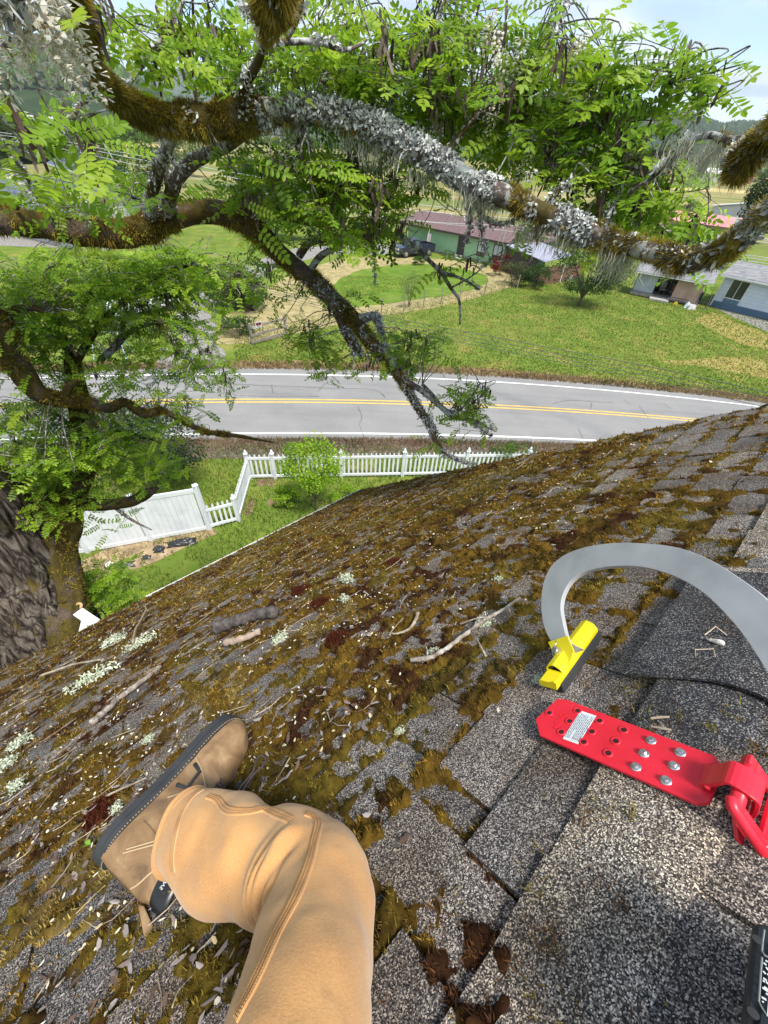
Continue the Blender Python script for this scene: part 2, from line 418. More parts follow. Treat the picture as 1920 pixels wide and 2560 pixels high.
# eave: fascia, gutter, drip edge; rake boards; walls
mb = MB(); e0 = EAVE+0.0
for (a, b) in ((R(U0, e0-.03, -.13), R(U1, e0-.03, -.13)),):
    mb.bar(a, b, 0.02, 0.16)
hb(mb, 'fascia', M_WHITE)
def gutter_prof(base):
    o_ = np.array(base); out = HD; z = np.array([0, 0, 1.0])
    pr = [(0.0, 0.0), (0.0, -.105), (.045, -.105), (.062, -.07), (.062, -.03), (.072, -.012), (.072, 0.0), (.064, 0.0), (.064, -.01), (.055, -.028), (.055, -.068), (.042, -.098), (.007, -.098), (.007, 0.0)]
    return np.array([o_+out*x+z*y for x, y in pr])
mb = MB(); mb.prism(gutter_prof(R(-.12, EAVE-.045, -.018)), DC*(U1+.12-.012)); hb(mb, 'gutter', M_WHITE)
mb = MB(); mb.prism(gutter_prof(R(U1-.012, EAVE-.045, -.018))[:7], DC*0.006); hb(mb, 'gutter_end_cap', M_WHITE)
mb = MB(); mb.bar(R(U1-.012, RV, -.09), R(U1-.012, EAVE-.02, -.09), 0.02, 0.15, up=NN); hb(mb, 'rake_board', M_WHITE)
mb = MB(); mb.bar(oth(U1-.012, 0.0, -.09), oth(U1-.012, E2, -.09), 0.02, 0.15, up=NN2); hb(mb, 'rake_board', M_WHITE)
half = (EAVE-RV)*math.cos(RP)-0.45; zt = float(R(0, EAVE)[2])-0.05; zr = float(APEX[2])-.16
mb = MB()
ax0, ax1 = U0+.3, U1-.35
base = lambda u, s_: np.array([*(APEX+u*DC+HD*half*s_)[:2], 0.0])
for z0, z1 in ((0.0, zt+.35),):
    v8 = np.array([base(ax0, -1), base(ax1, -1), base(ax0, 1), base(ax1, 1)]*2); v8[4:, 2] = z1; mb.hexa(v8)
for u in (ax0, ax1-.1):
    a, b, c = base(u, -1), base(u, 1), base(u, 0); a[2] = b[2] = zt+.351; c[2] = zr-.1
    mb.prism([a, b, c], DC*0.1)
hb(mb, 'wall', M_SIDE)
# ---------------------------------------------------------------- moss on the roof: mounds plus blades, thick where it grows
COVER = np.array([(100,1750,.50),(60,1900,.48),(200,1950,.5),(300,1700,.46),(450,1560,.6),(600,1450,.75),(800,1400,.8),(1000,1300,.85),(1200,1250,.85),(1400,1180,.62),(1600,1150,.30),(1800,1100,.22),(1850,1300,.32),(1700,1330,.45),(1500,1330,.75),(1300,1450,.88),(1100,1500,.82),(900,1550,.78),(700,1600,.62),(620,1800,.66),(900,1800,.82),(1100,1700,.78),(1250,1650,.82),(960,1980,.72),(1150,1850,.42),(1100,2100,.22),(1250,2000,.15),(1400,2200,.03),(1700,2400,.0),(1620,1560,.12),(1750,1700,.02),(1500,1560,.42),(100,2100,.52),(250,2300,.46),(100,2450,.40),(400,2500,.42),(550,2400,.5),(980,2300,.42),(1000,2500,.34),(1450,1700,.15),(1900,1500,.1),(1400,1420,.85),(1620,1480,.6)])
COV_UV = np.array([ruv(a, b) for a, b, c in COVER])
course_j = {}
for t in tabs: course_j.setdefault(int(round((t[2]-VB0)/EXPO)), []).append(t[0])
course_j = {k: np.array(sorted(v)) for k, v in course_j.items()}
def moss_fields(u, v):
    u = np.asarray(u, float); v = np.asarray(v, float)
    # work in a log-ish metric so that near anchors act locally and far ones broadly
    dist = np.sqrt(0.36+u*u+v*v)
    num = 0; den = 0
    for (a, b), c in zip(COV_UV, COVER[:, 2]):
        s_ = math.sqrt(.36+a*a+b*b)
        w = 1/(((u-a)**2+(v-b)**2)/(s_*s_)+.004)**2
        num = num+w*c; den = den+w
    cov = num/den
    k = np.floor((v-VB0)/EXPO)                         # the butt just above this point belongs to course k
    dvb = (v-VB0)-k*EXPO
    bon = np.exp(-(dvb/.020)**2)+np.exp(-((EXPO-dvb)/.012)**2)*.7
    bj = np.zeros_like(u)
    for q, js in course_j.items():
        mk = (k+1) == q
        if mk.any():
            i = np.clip(np.searchsorted(js, u[mk]), 1, len(js)-1); d = np.minimum(abs(u[mk]-js[i-1]), abs(u[mk]-js[i])); bj[mk] = np.exp(-(d/.013)**2)
    p = np.stack([u, v], -1)
    n = fbm(p*10, 3, 5, .62); n2 = fbm(p*2.3, 9, 3)
    g = cov+np.maximum(bon, bj*.95)*(.40*np.clip(cov*4.2, 0, 1))+(n-.5)*1.25+(n2-.5)*.40-.20
    h = np.clip(g, -.2, 1)
    lump = fbm(p*42, 61, 3, .6)
    hh = np.where(h > 0, .003+(.034*np.clip(h, 0, .8)**.75)*np.clip(1.9*(lump-.22), .12, 1.3), -.012+np.clip(h, -.2, 0)*.05)
    return hh, cov
def moss_color(u, v, tip=0.0):
    p = np.stack([u, v], -1)
    a = fbm(p*5.5, 21, 4); b = fbm(p*16, 33, 3); c = fbm(p*2.0, 41, 3)
    base = np.array([0.235, 0.138, 0.020]); olive = np.array([0.225, 0.160, 0.024]); red = np.array([0.085, 0.036, 0.014]); pale = np.array([0.42, 0.31, 0.09]); dark = np.array([0.05, 0.036, 0.010])
    col = base+(olive-base)*sstep(.48, .66, a)[:, None]
    col = col+(red-col)*(sstep(.56, .66, b)*sstep(.35, .6, 1-a+c*.2))[:, None]
    col = col+(pale-col)*(sstep(.60, .70, c)*sstep(.40, .62, b)*.8)[:, None]
    col = col+(dark-col)*sstep(.58, .72, fbm(p*11, 57, 3))[:, None]*.55
    left = sstep(.35, -.5, u)*sstep(.8, 1.4, v)
    col = col+(red*1.1-col)*(left*sstep(.42, .55, b)*.55)[:, None]
    return col
def moss_patch(name, ua, ub, va, vb, st, hole=None):
    us = np.arange(ua, ub, st); vs = np.arange(va, vb, st); nu, nv = len(us), len(vs)
    U, Vv = np.meshgrid(us, vs, indexing='ij'); U = U.ravel()+rng.uniform(-.3, .3, nu*nv)*st; Vv = Vv.ravel()+rng.uniform(-.3, .3, nu*nv)*st
    h, _ = moss_fields(U, Vv)
    h = h+np.where(h > 0, rng.uniform(-.35, .35, len(h))*np.minimum(h*.8+.003, .011), 0)
    i, j = np.meshgrid(np.arange(nu-1), np.arange(nv-1), indexing='ij'); q = np.stack([i*nv+j, i*nv+j+1, (i+1)*nv+j+1, (i+1)*nv+j], -1).reshape(-1, 4)
    keep = (h[q] > -.011).any(1)
    if hole is not None:
        cu, cv = U[q].mean(1), Vv[q].mean(1); keep &= ~((cu > hole[0]) & (cu < hole[1]) & (cv > hole[2]) & (cv < hole[3]))
    q = q[keep]; used = np.unique(q); rm = np.full(nu*nv, -1); rm[used] = np.arange(len(used))
    col = moss_color(U[used], Vv[used])*rng.uniform(.5, 1.1, (len(used), 1))*.62
    return R(U[used], Vv[used], h[used]), rm[q], col
M_MOSS = colmat('moss', rough=0.95, spec=0.1, transl=0.12, var=.3, vscale=180)
near = (-.75, 1.05, .30, 1.45)
Va, Fa, Ca = moss_patch('a', near[0]-.01, near[1]+.01, near[2], near[3]+.01, .0075)
Vb, Fb, Cb = moss_patch('b', -2.6, U1-.01, .30, EAVE+.01, .017, near)
# blades
NB = 420000
cand = 3400000
u = rng.uniform(-2.4, U1, cand); v = rng.uniform(.3, EAVE+.01, cand)
d2 = .36+u*u+v*v
ac = rng.uniform(0, 1, cand) < np.minimum(1, .6/d2**1.1)
u, v, d2 = u[ac], v[ac], d2[ac]
px = R(u, v)-CAM; zz = px@_fw; xx = 960+F*(px@_rt)/zz; yy = 1280-F*(px@_up)/zz
ok = (zz > 0) & (xx > -260) & (xx < 2180) & (yy < 2900); u, v, d2 = u[ok], v[ok], d2[ok]
h, cov = moss_fields(u, v)
ok = (h > 0) & (rng.uniform(0, 1, len(h)) < .9) | (rng.uniform(0, 1, len(h)) < .05*np.clip(cov*2, 0, 1)); u, v, d2, h = u[ok][:NB], v[ok][:NB], d2[ok][:NB], np.maximum(h[ok][:NB], .002)
n = len(u); dd = np.sqrt(d2)
ln = rng.uniform(.004, .012, n)*(.75+.35*dd); wd = np.maximum(.0011, .0012*dd)*rng.uniform(.7, 1.4, n)
az = rng.uniform(0, 2*PI, n); lean = rng.uniform(.15, 1.35, n)
dirn = (np.cos(az)*np.sin(lean))[:, None]*DC+(np.sin(az)*np.sin(lean))[:, None]*DV+np.cos(lean)[:, None]*NN
az2 = az+PI/2+rng.uniform(-.8, .8, n); side = np.cos(az2)[:, None]*DC+np.sin(az2)[:, None]*DV
b0 = R(u, v, h-.003)
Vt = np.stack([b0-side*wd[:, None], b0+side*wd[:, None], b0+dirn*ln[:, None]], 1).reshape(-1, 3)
lf_ = (.55+.75*sstep(.3, .7, fbm(np.stack([u, v], -1)*60, 87, 2)))[:, None]; cc = moss_color(u, v)*rng.uniform(.55, 1.2, (n, 1))*lf_; tipc = np.minimum(cc*1.6+.010, 1)  # lf_ darkens blades in patches, painting the shadows between moss clumps
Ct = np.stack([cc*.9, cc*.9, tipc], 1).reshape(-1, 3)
nv0 = len(Va)+len(Vb)
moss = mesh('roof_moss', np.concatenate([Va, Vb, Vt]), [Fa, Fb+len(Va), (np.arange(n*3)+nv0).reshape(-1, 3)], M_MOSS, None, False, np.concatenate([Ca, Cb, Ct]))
tag(moss, 'thick olive and rust brown moss growing over the roof shingles', 'moss', kind='stuff')
# ---------------------------------------------------------------- litter on the roof
def litter_uv(n, wfun=None, tmax=4.8):
    out = []
    tot = 0
    while tot < n:
        m_ = n*8
        u = rng.uniform(-2.2, U1-.05, m_); v = rng.uniform(.5, EAVE-.03, m_); d2 = .36+u*u+v*v
        x = R(u, v)-CAM; z = x@_fw; xx = 960+F*(x@_rt)/z; yy = 1280-F*(x@_up)/z
        pr = np.minimum(1, 2.2/d2)
        pr = pr*np.where(xx < 1000, 1.0, np.where(xx < 1450, .55, .22))*sstep(.42, .62, fbm(np.stack([u, v], -1)*4, 77, 3)+.12)
        pr = pr*np.where((u > -.05) & (v < .8), .12, 1)
        k = (rng.uniform(0, 1, m_) < pr) & (z > 0) & (xx > -200) & (yy < 2800)
        out.append(np.stack([u[k], v[k]], 1)); tot += k.sum()
    return np.concatenate(out)[:n]
def flakes(name, n, ln, wd, cols, mat, label, cat, lift=(.002, .012), curl=.35, tilt=.5):
    uv = litter_uv(n); u, v = uv.T; h, _ = moss_fields(u, v); dd = np.sqrt(.36+u*u+v*v)
    h = np.maximum(h, .008)+rng.uniform(*lift, n)
    L_ = rng.uniform(*ln, n)*(.85+.12*dd); W_ = rng.uniform(*wd, n)*(.85+.18*dd)
    az = rng.uniform(0, 2*PI, n); a = np.cos(az)[:, None]*DC+np.sin(az)[:, None]*DV; b = -np.sin(az)[:, None]*DC+np.cos(az)[:, None]*DV
    t1 = rng.uniform(-tilt, tilt, (n, 1)); t2 = rng.uniform(-tilt, tilt, (n, 1)); a = a+NN*t1; b = b+NN*t2; nn = NN-a*0
    c = R(u, v, h); cu = rng.uniform(-curl, curl, n)*L_
    pr = [(-.5, 0, 0), (-.2, -.5, .35), (.25, -.42, .35), (.5, 0, .0), (.25, .42, .5), (-.2, .5, .5)]
    V = np.stack([c+a*(L_*x)[:, None]+b*(W_*y+cu*(x*x-.1)*.9)[:, None]+nn*(cu*q*.5+L_*abs(x)*.12)[:, None] for x, y, q in pr], 1).reshape(-1, 3)
    i = np.arange(n)[:, None]*6
    Fq = np.concatenate([i+np.array([[0, 1, 2, 3]]), i+np.array([[0, 3, 4, 5]])])
    cl = np.array(cols)[rng.integers(0, len(cols), n)]*rng.uniform(.75, 1.15, (n, 1))
    o = mesh(name, V, Fq, mat, None, False, np.repeat(np.clip(cl, 0, 1), 6, 0)); tag(o, label, cat, kind='stuff'); return o
M_LIT = colmat('dry_litter', rough=0.85, spec=0.15, transl=0.1)
flakes('petal_litter', 2900, (.004, .013), (.0025, .0065), [(.78, .72, .55), (.70, .62, .42), (.82, .79, .68), (.62, .50, .28)], M_LIT, 'cream coloured fallen petals scattered over the mossy roof', 'petals')
flakes('pod_litter', 2400, (.012, .028), (.004, .009), [(.22, .17, .15), (.30, .25, .23), (.16, .10, .075), (.38, .33, .31), (.12, .08, .06)], M_LIT, 'dry brown and grey seed pods and leaves strewn on the roof', 'litter', curl=.5, tilt=.35)
tw = MB()
uv = litter_uv(260)
for (u_, v_) in uv:
    h_, _ = moss_fields(np.array([u_]), np.array([v_])); d_ = math.sqrt(.36+u_*u_+v_*v_)
    L_ = rng.uniform(.03, .11)*(.8+.15*d_); az = rng.normal(.4, .8); r_ = rng.uniform(.0005, .001)*(.7+.4*d_); bend = rng.normal(0, .35)
    pts = [R(u_+L_*(s_-.5)*math.cos(az)-bend*L_*(s_-.5)**2*math.sin(az), v_+L_*(s_-.5)*math.sin(az)+bend*L_*(s_-.5)**2*math.cos(az), max(float(h_[0]), .008)+.006+.02*abs(s_-.5)*rng.uniform(0, .8)) for s_ in (0, .33, .66, 1)]
    tw.tube(pts, r_, 3, False)
M_TWIG = gm('dry_twig', (.42, .36, .26), (.20, .15, .11), rough=.9, scale=25)
o = tw.build('twig_litter', M_TWIG); tag(o, 'thin dry twigs and leaf stalks lying all over the mossy roof', 'twigs', kind='stuff')

# small moss tufts rooted on the ridge caps
rq = np.random.default_rng(66); Vq, Cq_ = [], []
for _ in range(120):
    cu, cw = rq.uniform(-.15, .9), rq.uniform(-.05, .26); nb = int(rq.integers(8, 34)); sz = rq.uniform(.004, .013)
    colr = np.array([(.24, .19, .03), (.17, .12, .02), (.13, .06, .02)][int(rq.integers(0, 3))])
    for _k in range(nb):
        o_ = ridge_pt(cu+rq.normal(0, sz), cw+rq.normal(0, sz), .024 if cw < .16 else .010); d_ = NN+rq.normal(0, .6, 3); s_ = np.cross(d_, rq.normal(0, 1, 3)); s_ /= np.linalg.norm(s_); L_ = rq.uniform(.004, .010)
        Vq += [o_-s_*.0009, o_+s_*.0009, o_+d_*L_]; Cq_ += [colr*.8, colr*.8, colr*1.3]
o = mesh('moss_specks', np.array(Vq), np.arange(len(Vq)).reshape(-1, 3), M_MOSS, None, False, np.array(Cq_)); tag(o, 'tiny moss tufts dotted over the grey ridge cap shingles', 'moss', kind='stuff')
# ---------------------------------------------------------------- ground, road, verges
def ground_mat():
    mt, N, L, B = nodes('grass_ground'); v = pos(N, L)
    a = noise(N, L, v, 0.55, 6, .62); b = noise(N, L, v, 7.0, 5, .7); c = noise(N, L, pos(N, L, (0.35, 1.6, 1)), 0.03, 4, .55)
    g = ramp(N, L, a, [(0.34, (0.085, 0.145, 0.020)), (0.52, (0.14, 0.20, 0.030)), (0.66, (0.26, 0.23, 0.066))])
    g = mixc(N, L, ramp(N, L, b, [(0.35, (0, 0, 0)), (0.7, (0.7, 0.7, 0.7))]), g, (0.12, 0.155, 0.026))
    far = ramp(N, L, c, [(0.40, (0.13, 0.165, 0.045)), (0.50, (0.20, 0.19, 0.07)), (0.60, (0.30, 0.25, 0.11))])
    sp = N.new('ShaderNodeSeparateXYZ'); L.new(v, sp.inputs[0])
    mr = N.new('ShaderNodeMapRange'); mr.inputs['From Min'].default_value = 62; mr.inputs['From Max'].default_value = 95; L.new(sp.outputs['Y'], mr.inputs['Value'])
    L.new(mixc(N, L, mr.outputs[0], g, far), B.inputs['Base Color']); B.inputs['Roughness'].default_value = 0.95; B.inputs['Specular IOR Level'].default_value = 0.1
    bump(N, L, B, b, 0.5, 0.08); return mt
M_GROUND = ground_mat()
xs = np.concatenate([[-9000, -3000, -900, -300], np.linspace(-120, 120, 25), [300, 900, 3000, 9000]]); ys = np.concatenate([[-3000, -300, -60], np.linspace(-20, 200, 23), [400, 900, 2500, 9000]])
X, Y = np.meshgrid(xs, ys, indexing='ij'); ny = len(ys)
i, j = np.meshgrid(np.arange(len(xs)-1), np.arange(ny-1), indexing='ij')
ground = mesh('ground', np.stack([X.ravel(), Y.ravel(), np.zeros(X.size)], 1), np.stack([i*ny+j, (i+1)*ny+j, (i+1)*ny+j+1, i*ny+j+1], -1).reshape(-1, 4), M_GROUND); tag(ground, kind='structure')
def road_y(off, x):
    x = np.asarray(x, float); xc = np.clip(x, -17, 21)
    # centre line and half width follow the two edge lines
    n_ = 15.03+0.1131*xc-0.0036*xc*xc; f_ = 20.82+0.0913*xc-0.0052*xc*xc
    sl = (x-xc); yn = n_+sl*np.where(x < 0, .225, -.05); yf = f_+sl*np.where(x < 0, .225, -.10)
    return (yn+yf)/2+off*(yf-yn)/2
def strip(o0, o1, z, x0=-70, x1=80, n=260, w0=0.0, w1=0.0, seed=0):
    x = np.linspace(x0, x1, n); a = road_y(o0, x); b = road_y(o1, x)
    if w0: a = a+w0*(fbm(np.stack([x*.9, x*0+seed], -1), seed, 4)-.5)*2
    if w1: b = b+w1*(fbm(np.stack([x*.9, x*0+seed+9], -1), seed+5, 4)-.5)*2
    V = np.concatenate([np.stack([x, a, x*0+z], 1), np.stack([x, b, x*0+z], 1)]); k = np.arange(n-1)
    return V, np.stack([k, k+1, n+k+1, n+k], 1)
def asphalt():
    mt, N, L, B = nodes('asphalt'); v = pos(N, L)
    a = noise(N, L, v, 45, 4, .7); b = noise(N, L, pos(N, L, (.12, 1.6, 1)), 1.1, 4); d = noise(N, L, v, .45, 3)
    c = ramp(N, L, a, [(0.3, (0.165, 0.163, 0.160)), (0.7, (0.26, 0.256, 0.248))])
    c = mixc(N, L, ramp(N, L, b, [(0.44, (0, 0, 0)), (0.70, (0.55, 0.55, 0.55))]), c, (0.155, 0.154, 0.153))
    c = mixc(N, L, ramp(N, L, d, [(0.4, (0, 0, 0)), (0.7, (0.4, 0.4, 0.4))]), c, (0.29, 0.284, 0.272))
    L.new(c, B.inputs['Base Color']); B.inputs['Roughness'].default_value = 0.9; B.inputs['Specular IOR Level'].default_value = 0.25
    bump(N, L, B, a, 0.3, 0.01); return mt
M_ASPH = asphalt()
def sheet(name, mat, z, polys=None, vf=None, kind='structure', parent=None):
    if vf is None:
        V, Fc = [], []
        for p in polys: Fc.append(tuple(range(len(V), len(V)+len(p)))); V += [(q[0], q[1], z) for q in p]
        o = mesh(name, V, Fc, mat, parent)
    else: o = mesh(name, vf[0], vf[1], mat, parent)
    if kind and parent is None: o['kind'] = kind
    return o
road = sheet('road', M_ASPH, 0, vf=strip(-1.16, 1.20, 0.016, w0=.05, w1=.10, seed=3))
M_LINE = gm('road_paint_white', (0.74, 0.74, 0.72), (0.50, 0.50, 0.49), rough=.7, scale=9, c3=(.8, .8, .78))
M_YEL = gm('road_paint_yellow', (0.66, 0.42, 0.07), (0.46, 0.31, 0.10), rough=.7, scale=7, c3=(.70, .47, .10))
for a in (-1, 1): sheet('edge_line', M_LINE, 0, vf=strip(a-.021, a+.021, .020), parent=road)
for a in (-.055, .042): sheet('centre_line', M_YEL, 0, vf=strip(a-.019, a+.019, .020), parent=road)
# cracks as thin dark sunken-looking fillets of tar
M_TAR = gm('crack_tar', (0.035, 0.035, 0.037), (0.02, 0.02, 0.02), rough=.8, scale=20)
mb = MB(); rc = np.random.default_rng(5)
def crack(pts, w=.022, n=26, jit=.05):
    p = spline(pts, n//max(1, len(pts)-1)+1); p = p[:, :2]+np.cumsum(rc.normal(0, jit*.35, p[:, :2].shape), 0)*.35+rc.normal(0, jit*.3, p[:, :2].shape)
    t = np.gradient(p, axis=0); t /= np.linalg.norm(t, axis=1)[:, None]; nrm = np.stack([-t[:, 1], t[:, 0]], 1); ww = w*rc.uniform(.3, 1.1, (len(p), 1))/2
    V = np.concatenate([np.c_[p+nrm*ww, np.full(len(p), .024)], np.c_[p-nrm*ww, np.full(len(p), .024)]]); k = len(p)
    mb.raw(V, [(a, a+1, k+a+1, k+a) for a in range(k-1)])
for path in ([(893,1015),(905,1045),(902,1060),(915,1100)], [(440,955),(600,962),(800,970),(930,975),(960,992)], [(680,963),(684,985)], [(1380,1010),(1420,1002),(1480,1005),(1530,1008)], [(1478,1007),(1475,1022)], [(1560,1000),(1575,1015)], [(1148,1060),(1150,1085)], [(1445,1072),(1455,1098)], [(600,990),(700,992),(800,992)], [(955,985),(962,994)], [(1595,1013),(1620,1045)], [(1250,1112),(1400,1110),(1520,1118)], [(1660,1010),(1675,1022)], [(1100,1112),(1250,1108)]):
    crack([G(*q) for q in path])
mb.build('crack', M_TAR, road)
# verges
def dirt(name, c1, c2, c3, sc=5):
    return gm(name, c1, c2, rough=.98, scale=sc, detail=8, c3=c3, bmp=.6, bscale=26, bdist=.03, spec=.1)
M_DRY = dirt('dry_grass_verge', (.22, .15, .075), (.10, .075, .045), (.32, .25, .13), 2.2)
M_GRAV = dirt('gravel', (.23, .22, .205), (.14, .135, .125), (.34, .325, .30), 6)
M_STRAW = dirt('straw_ground', (.30, .25, .12), (.19, .17, .07), (.39, .32, .17), 1.6)
M_BARK = dirt('dark_gravel_verge', (.15, .125, .11), (.085, .072, .066), (.25, .20, .15), 4)
sheet('verge', M_DRY, 0, vf=strip(1.14, 1.60, .008, w0=.03, w1=.35, seed=8))
sheet('gravel_shoulder', M_GRAV, 0, vf=strip(1.10, 1.30, .012, w0=.02, w1=.12, seed=12))
sheet('verge', M_BARK, 0, vf=strip(-1.62, -1.08, .008, w0=.22, w1=.05, seed=15))
def blob(pix, z, n=10, jit=.12, world=False):
    p = np.array([q if world else G(*q)[:2] for q in pix], float)
    out = []
    for a in range(len(p)):
        b = p[(a+1) % len(p)]
        for s_ in np.linspace(0, 1, n, endpoint=False): out.append(p[a]+(b-p[a])*s_)
    out = np.array(out); c = out.mean(0); ln = np.linalg.norm(p.max(0)-p.min(0)); f_ = fbm(out*1.2, 5, 3)-.5; g_ = fbm(out*1.2+40, 6, 3)-.5
    out = out+np.stack([f_, g_], 1)*jit*ln*.25
    return out
def patch(name, mat, z, *pixs, **k):
    return sheet(name, mat, z, polys=[blob(p, z, **k) for p in pixs])
# driveway left of the gate, curving up to the far house
patch('driveway', M_GRAV, .010, [(385,934),(575,934),(560,890),(540,850),(530,800),(545,760),(600,720),(690,670),(800,640),(900,632),(960,640),(985,625),(960,610),(870,612),(740,620),(620,660),(520,710),(455,770),(420,840),(400,890)], jit=.10)
patch('straw_path', M_STRAW, .006, [(545,862),(640,858),(720,838),(830,815),(950,790),(1080,770),(1190,745),(1260,722),(1300,712),(1290,690),(1250,672),(1180,655),(1100,648),(1000,640),(900,640),(830,652),(760,672),(700,700),(650,740),(560,790),(545,830)], jit=.05)
# the lawn inside the loop and the straw of the front verge
M_LAWN = gm('lawn', (.105, .175, .020), (.075, .135, .014), rough=.95, scale=.8, detail=8, c3=(.165, .21, .035), bmp=.5, bscale=14, bdist=.05, spec=.1)
patch('lawn', M_LAWN, .012, [(845,700),(900,675),(980,662),(1080,660),(1160,672),(1215,688),(1222,705),(1190,722),(1120,738),(1020,752),(950,762),(890,768),(840,750),(826,725)], jit=.06)
patch('dry_lawn', gm('dry_lawn', (.26, .225, .065), (.185, .195, .045), rough=.98, scale=1.6, detail=8, c3=(.36, .285, .11), bmp=.5, bscale=14, bdist=.05, spec=.1), .003, [(1640,905),(1760,915),(1920,945),(1920,905),(1880,893),(1800,893)], [(1730,800),(1850,860),(1920,875),(1920,835),(1840,805),(1780,780)], jit=.2)
patch('path', M_GRAV, .010, [(1785,770),(1850,800),(1920,830),(1990,860),(1990,815),(1920,790),(1840,768)], jit=.08)
patch('parking_pad', M_GRAV, .010, [(-120,610),(100,618),(185,622),(175,598),(90,585),(-120,580)], jit=.05)
# near yard: soil beds along the fences
patch('soil_bed', dirt('straw_bed', (.30, .22, .13), (.15, .105, .07), (.42, .33, .2), 3), .008, [(180,1415),(260,1375),(400,1340),(530,1315),(545,1335),(470,1365),(400,1400),(330,1425),(250,1450),(190,1450)], jit=.12)
patch('soil_bed', dirt('bare_soil', (.20, .135, .085), (.12, .08, .05), (.28, .2, .13), 3), .008, [(608,1290),(618,1250),(636,1252),(630,1285)], [(640,1200),(690,1195),(680,1215),(645,1215)], [(668,1250),(712,1245),(705,1262),(672,1268)], jit=.25)
# ---------------------------------------------------------------- hills, far woods, air
def hill(name, ridge, d0, d1, seed, mat, rough=.10, nr=26, nc=170, back=1.5):
    px = np.array(ridge, float); xs = np.linspace(px[0, 0], px[-1, 0], nc); ysn = np.interp(xs, px[:, 0], px[:, 1])
    D = np.array([ray(a, b) for a, b in zip(xs, ysn)]); hor = np.linalg.norm(D[:, :2], axis=1); az = D[:, :2]/hor[:, None]; zr = CH+d1*D[:, 2]/hor
    V = []
    rr = np.concatenate([np.linspace(d0, d1, nr), np.linspace(d1, d1*back, 9)[1:]])
    for r_ in rr:
        f_ = (r_-d0)/(d1-d0); prof = np.where(f_ <= 1, sstep(-.15, 1.02, f_)*.96+.04*f_-(.04*(1-f_)), 1-.55*sstep(1, 2.2, 1+(r_-d1)/(d1-d0)))
        p = az*r_; n_ = fbm(p/(d1*.09), seed, 5)-.5; n3 = fbm(p/(d1*.03), seed+3, 3)-.5
        z = zr*(prof+rough*2*(n_+.35*n3)*np.clip(f_*2.2, 0, 1)*(1-.8*np.exp(-((f_-1)/.12)**2)))
        V.append(np.c_[p, np.maximum(z, -2-5*(f_ < .02))])
    V = np.array(V); k = len(rr)
    i, j = np.meshgrid(np.arange(k-1), np.arange(nc-1), indexing='ij'); q = np.stack([i*nc+j, i*nc+j+1, (i+1)*nc+j+1, (i+1)*nc+j], -1).reshape(-1, 4)
    o = mesh(name, V.reshape(-1, 3), q, mat, None, True); o['kind'] = 'structure'
    return V
M_HILL = gm('forested_hillside', (.028, .048, .018), (.016, .030, .012), rough=1, scale=.012, detail=8, c3=(.055, .085, .026), spec=.05)
M_MEAD = gm('hill_meadow', (.15, .24, .045), (.11, .19, .03), rough=1, scale=.02, c3=(.22, .28, .07), spec=.05)
HR = hill('hill', [(700,300),(1000,285),(1200,268),(1400,252),(1480,262),(1560,276),(1640,290),(1700,298),(1750,316),(1800,328),(1850,322),(1920,325),(2150,330),(2600,380)], 1500, 2800, 4, M_HILL)
HL = hill('hill', [(-700,60),(-300,105),(-100,120),(0,128),(100,130),(200,148),(280,182),(340,222),(420,262),(520,300)], 620, 1500, 8, M_HILL)
hill('mountain', [(-300,230),(150,222),(250,196),(330,176),(420,174),(506,192),(640,225),(800,246),(1000,250),(1200,248),(1420,250),(1600,300)], 3900, 5600, 13, M_HILL, rough=.2, back=1.12)
def forest(name, V, n, hmin, hmax, lo, hi, mat, label, cols, seed, xr=(-300, 2200), conif=.8):
    r = np.random.default_rng(seed); k, nc, _ = V.shape
    a = r.uniform(lo*(26-1), hi*(26-1), n); b = r.uniform(0, nc-1.001, n); i = a.astype(int); j = b.astype(int); fa = (a-i)[:, None]; fb = (b-j)[:, None]
    i = np.minimum(i, k-2)
    p = V[i, j]*(1-fa)*(1-fb)+V[i+1, j]*fa*(1-fb)+V[i, j+1]*(1-fa)*fb+V[i+1, j+1]*fa*fb
    q = p-CAM; zz = q@_fw; x = 960+F*(q@_rt)/zz; ok = (x > xr[0]) & (x < xr[1]); p = p[ok]; n = len(p)
    h = r.uniform(hmin, hmax, n); w = h*r.uniform(.16, .26, n); con = r.uniform(0, 1, n) < conif; w = np.where(con, w, h*.42)
    prof = [(0, 1.0, .12), (.0, .62, .55)]
    ring = 5; ang = np.arange(ring)*2*PI/ring
    V2 = []
    V2.append(p+np.c_[w*0, w*0, h])
    for (_, wf, hf) in ((0, .75, .38), (0, 1.0, .10)):
        ww = w*np.where(con, wf, [.95, .7][hf < .2]); jit = r.uniform(.75, 1.25, (n, ring))
        for q_ in range(ring): V2.append(p+np.c_[ww*jit[:, q_]*np.cos(ang[q_]), ww*jit[:, q_]*np.sin(ang[q_]), h*(hf+np.where(con, 0, .25))])
    V2 = np.stack(V2, 1).reshape(-1, 3); base = np.arange(n)[:, None]*11
    T = np.array([[0, 1+q_, 1+(q_+1) % 5] for q_ in range(5)]); Q = np.array([[1+q_, 6+q_, 6+(q_+1) % 5, 1+(q_+1) % 5] for q_ in range(5)])
    c = np.array(cols)[r.integers(0, len(cols), n)]*r.uniform(.7, 1.25, (n, 1))
    o = mesh(name, V2, [(base[:, :, None]+T).reshape(-1, 3), (base[:, :, None]+Q).reshape(-1, 4)], mat, None, False, np.repeat(c, 11, 0)); tag(o, label, 'forest', kind='stuff'); return o
M_FOR = colmat('far_foliage', rough=1, spec=.05)
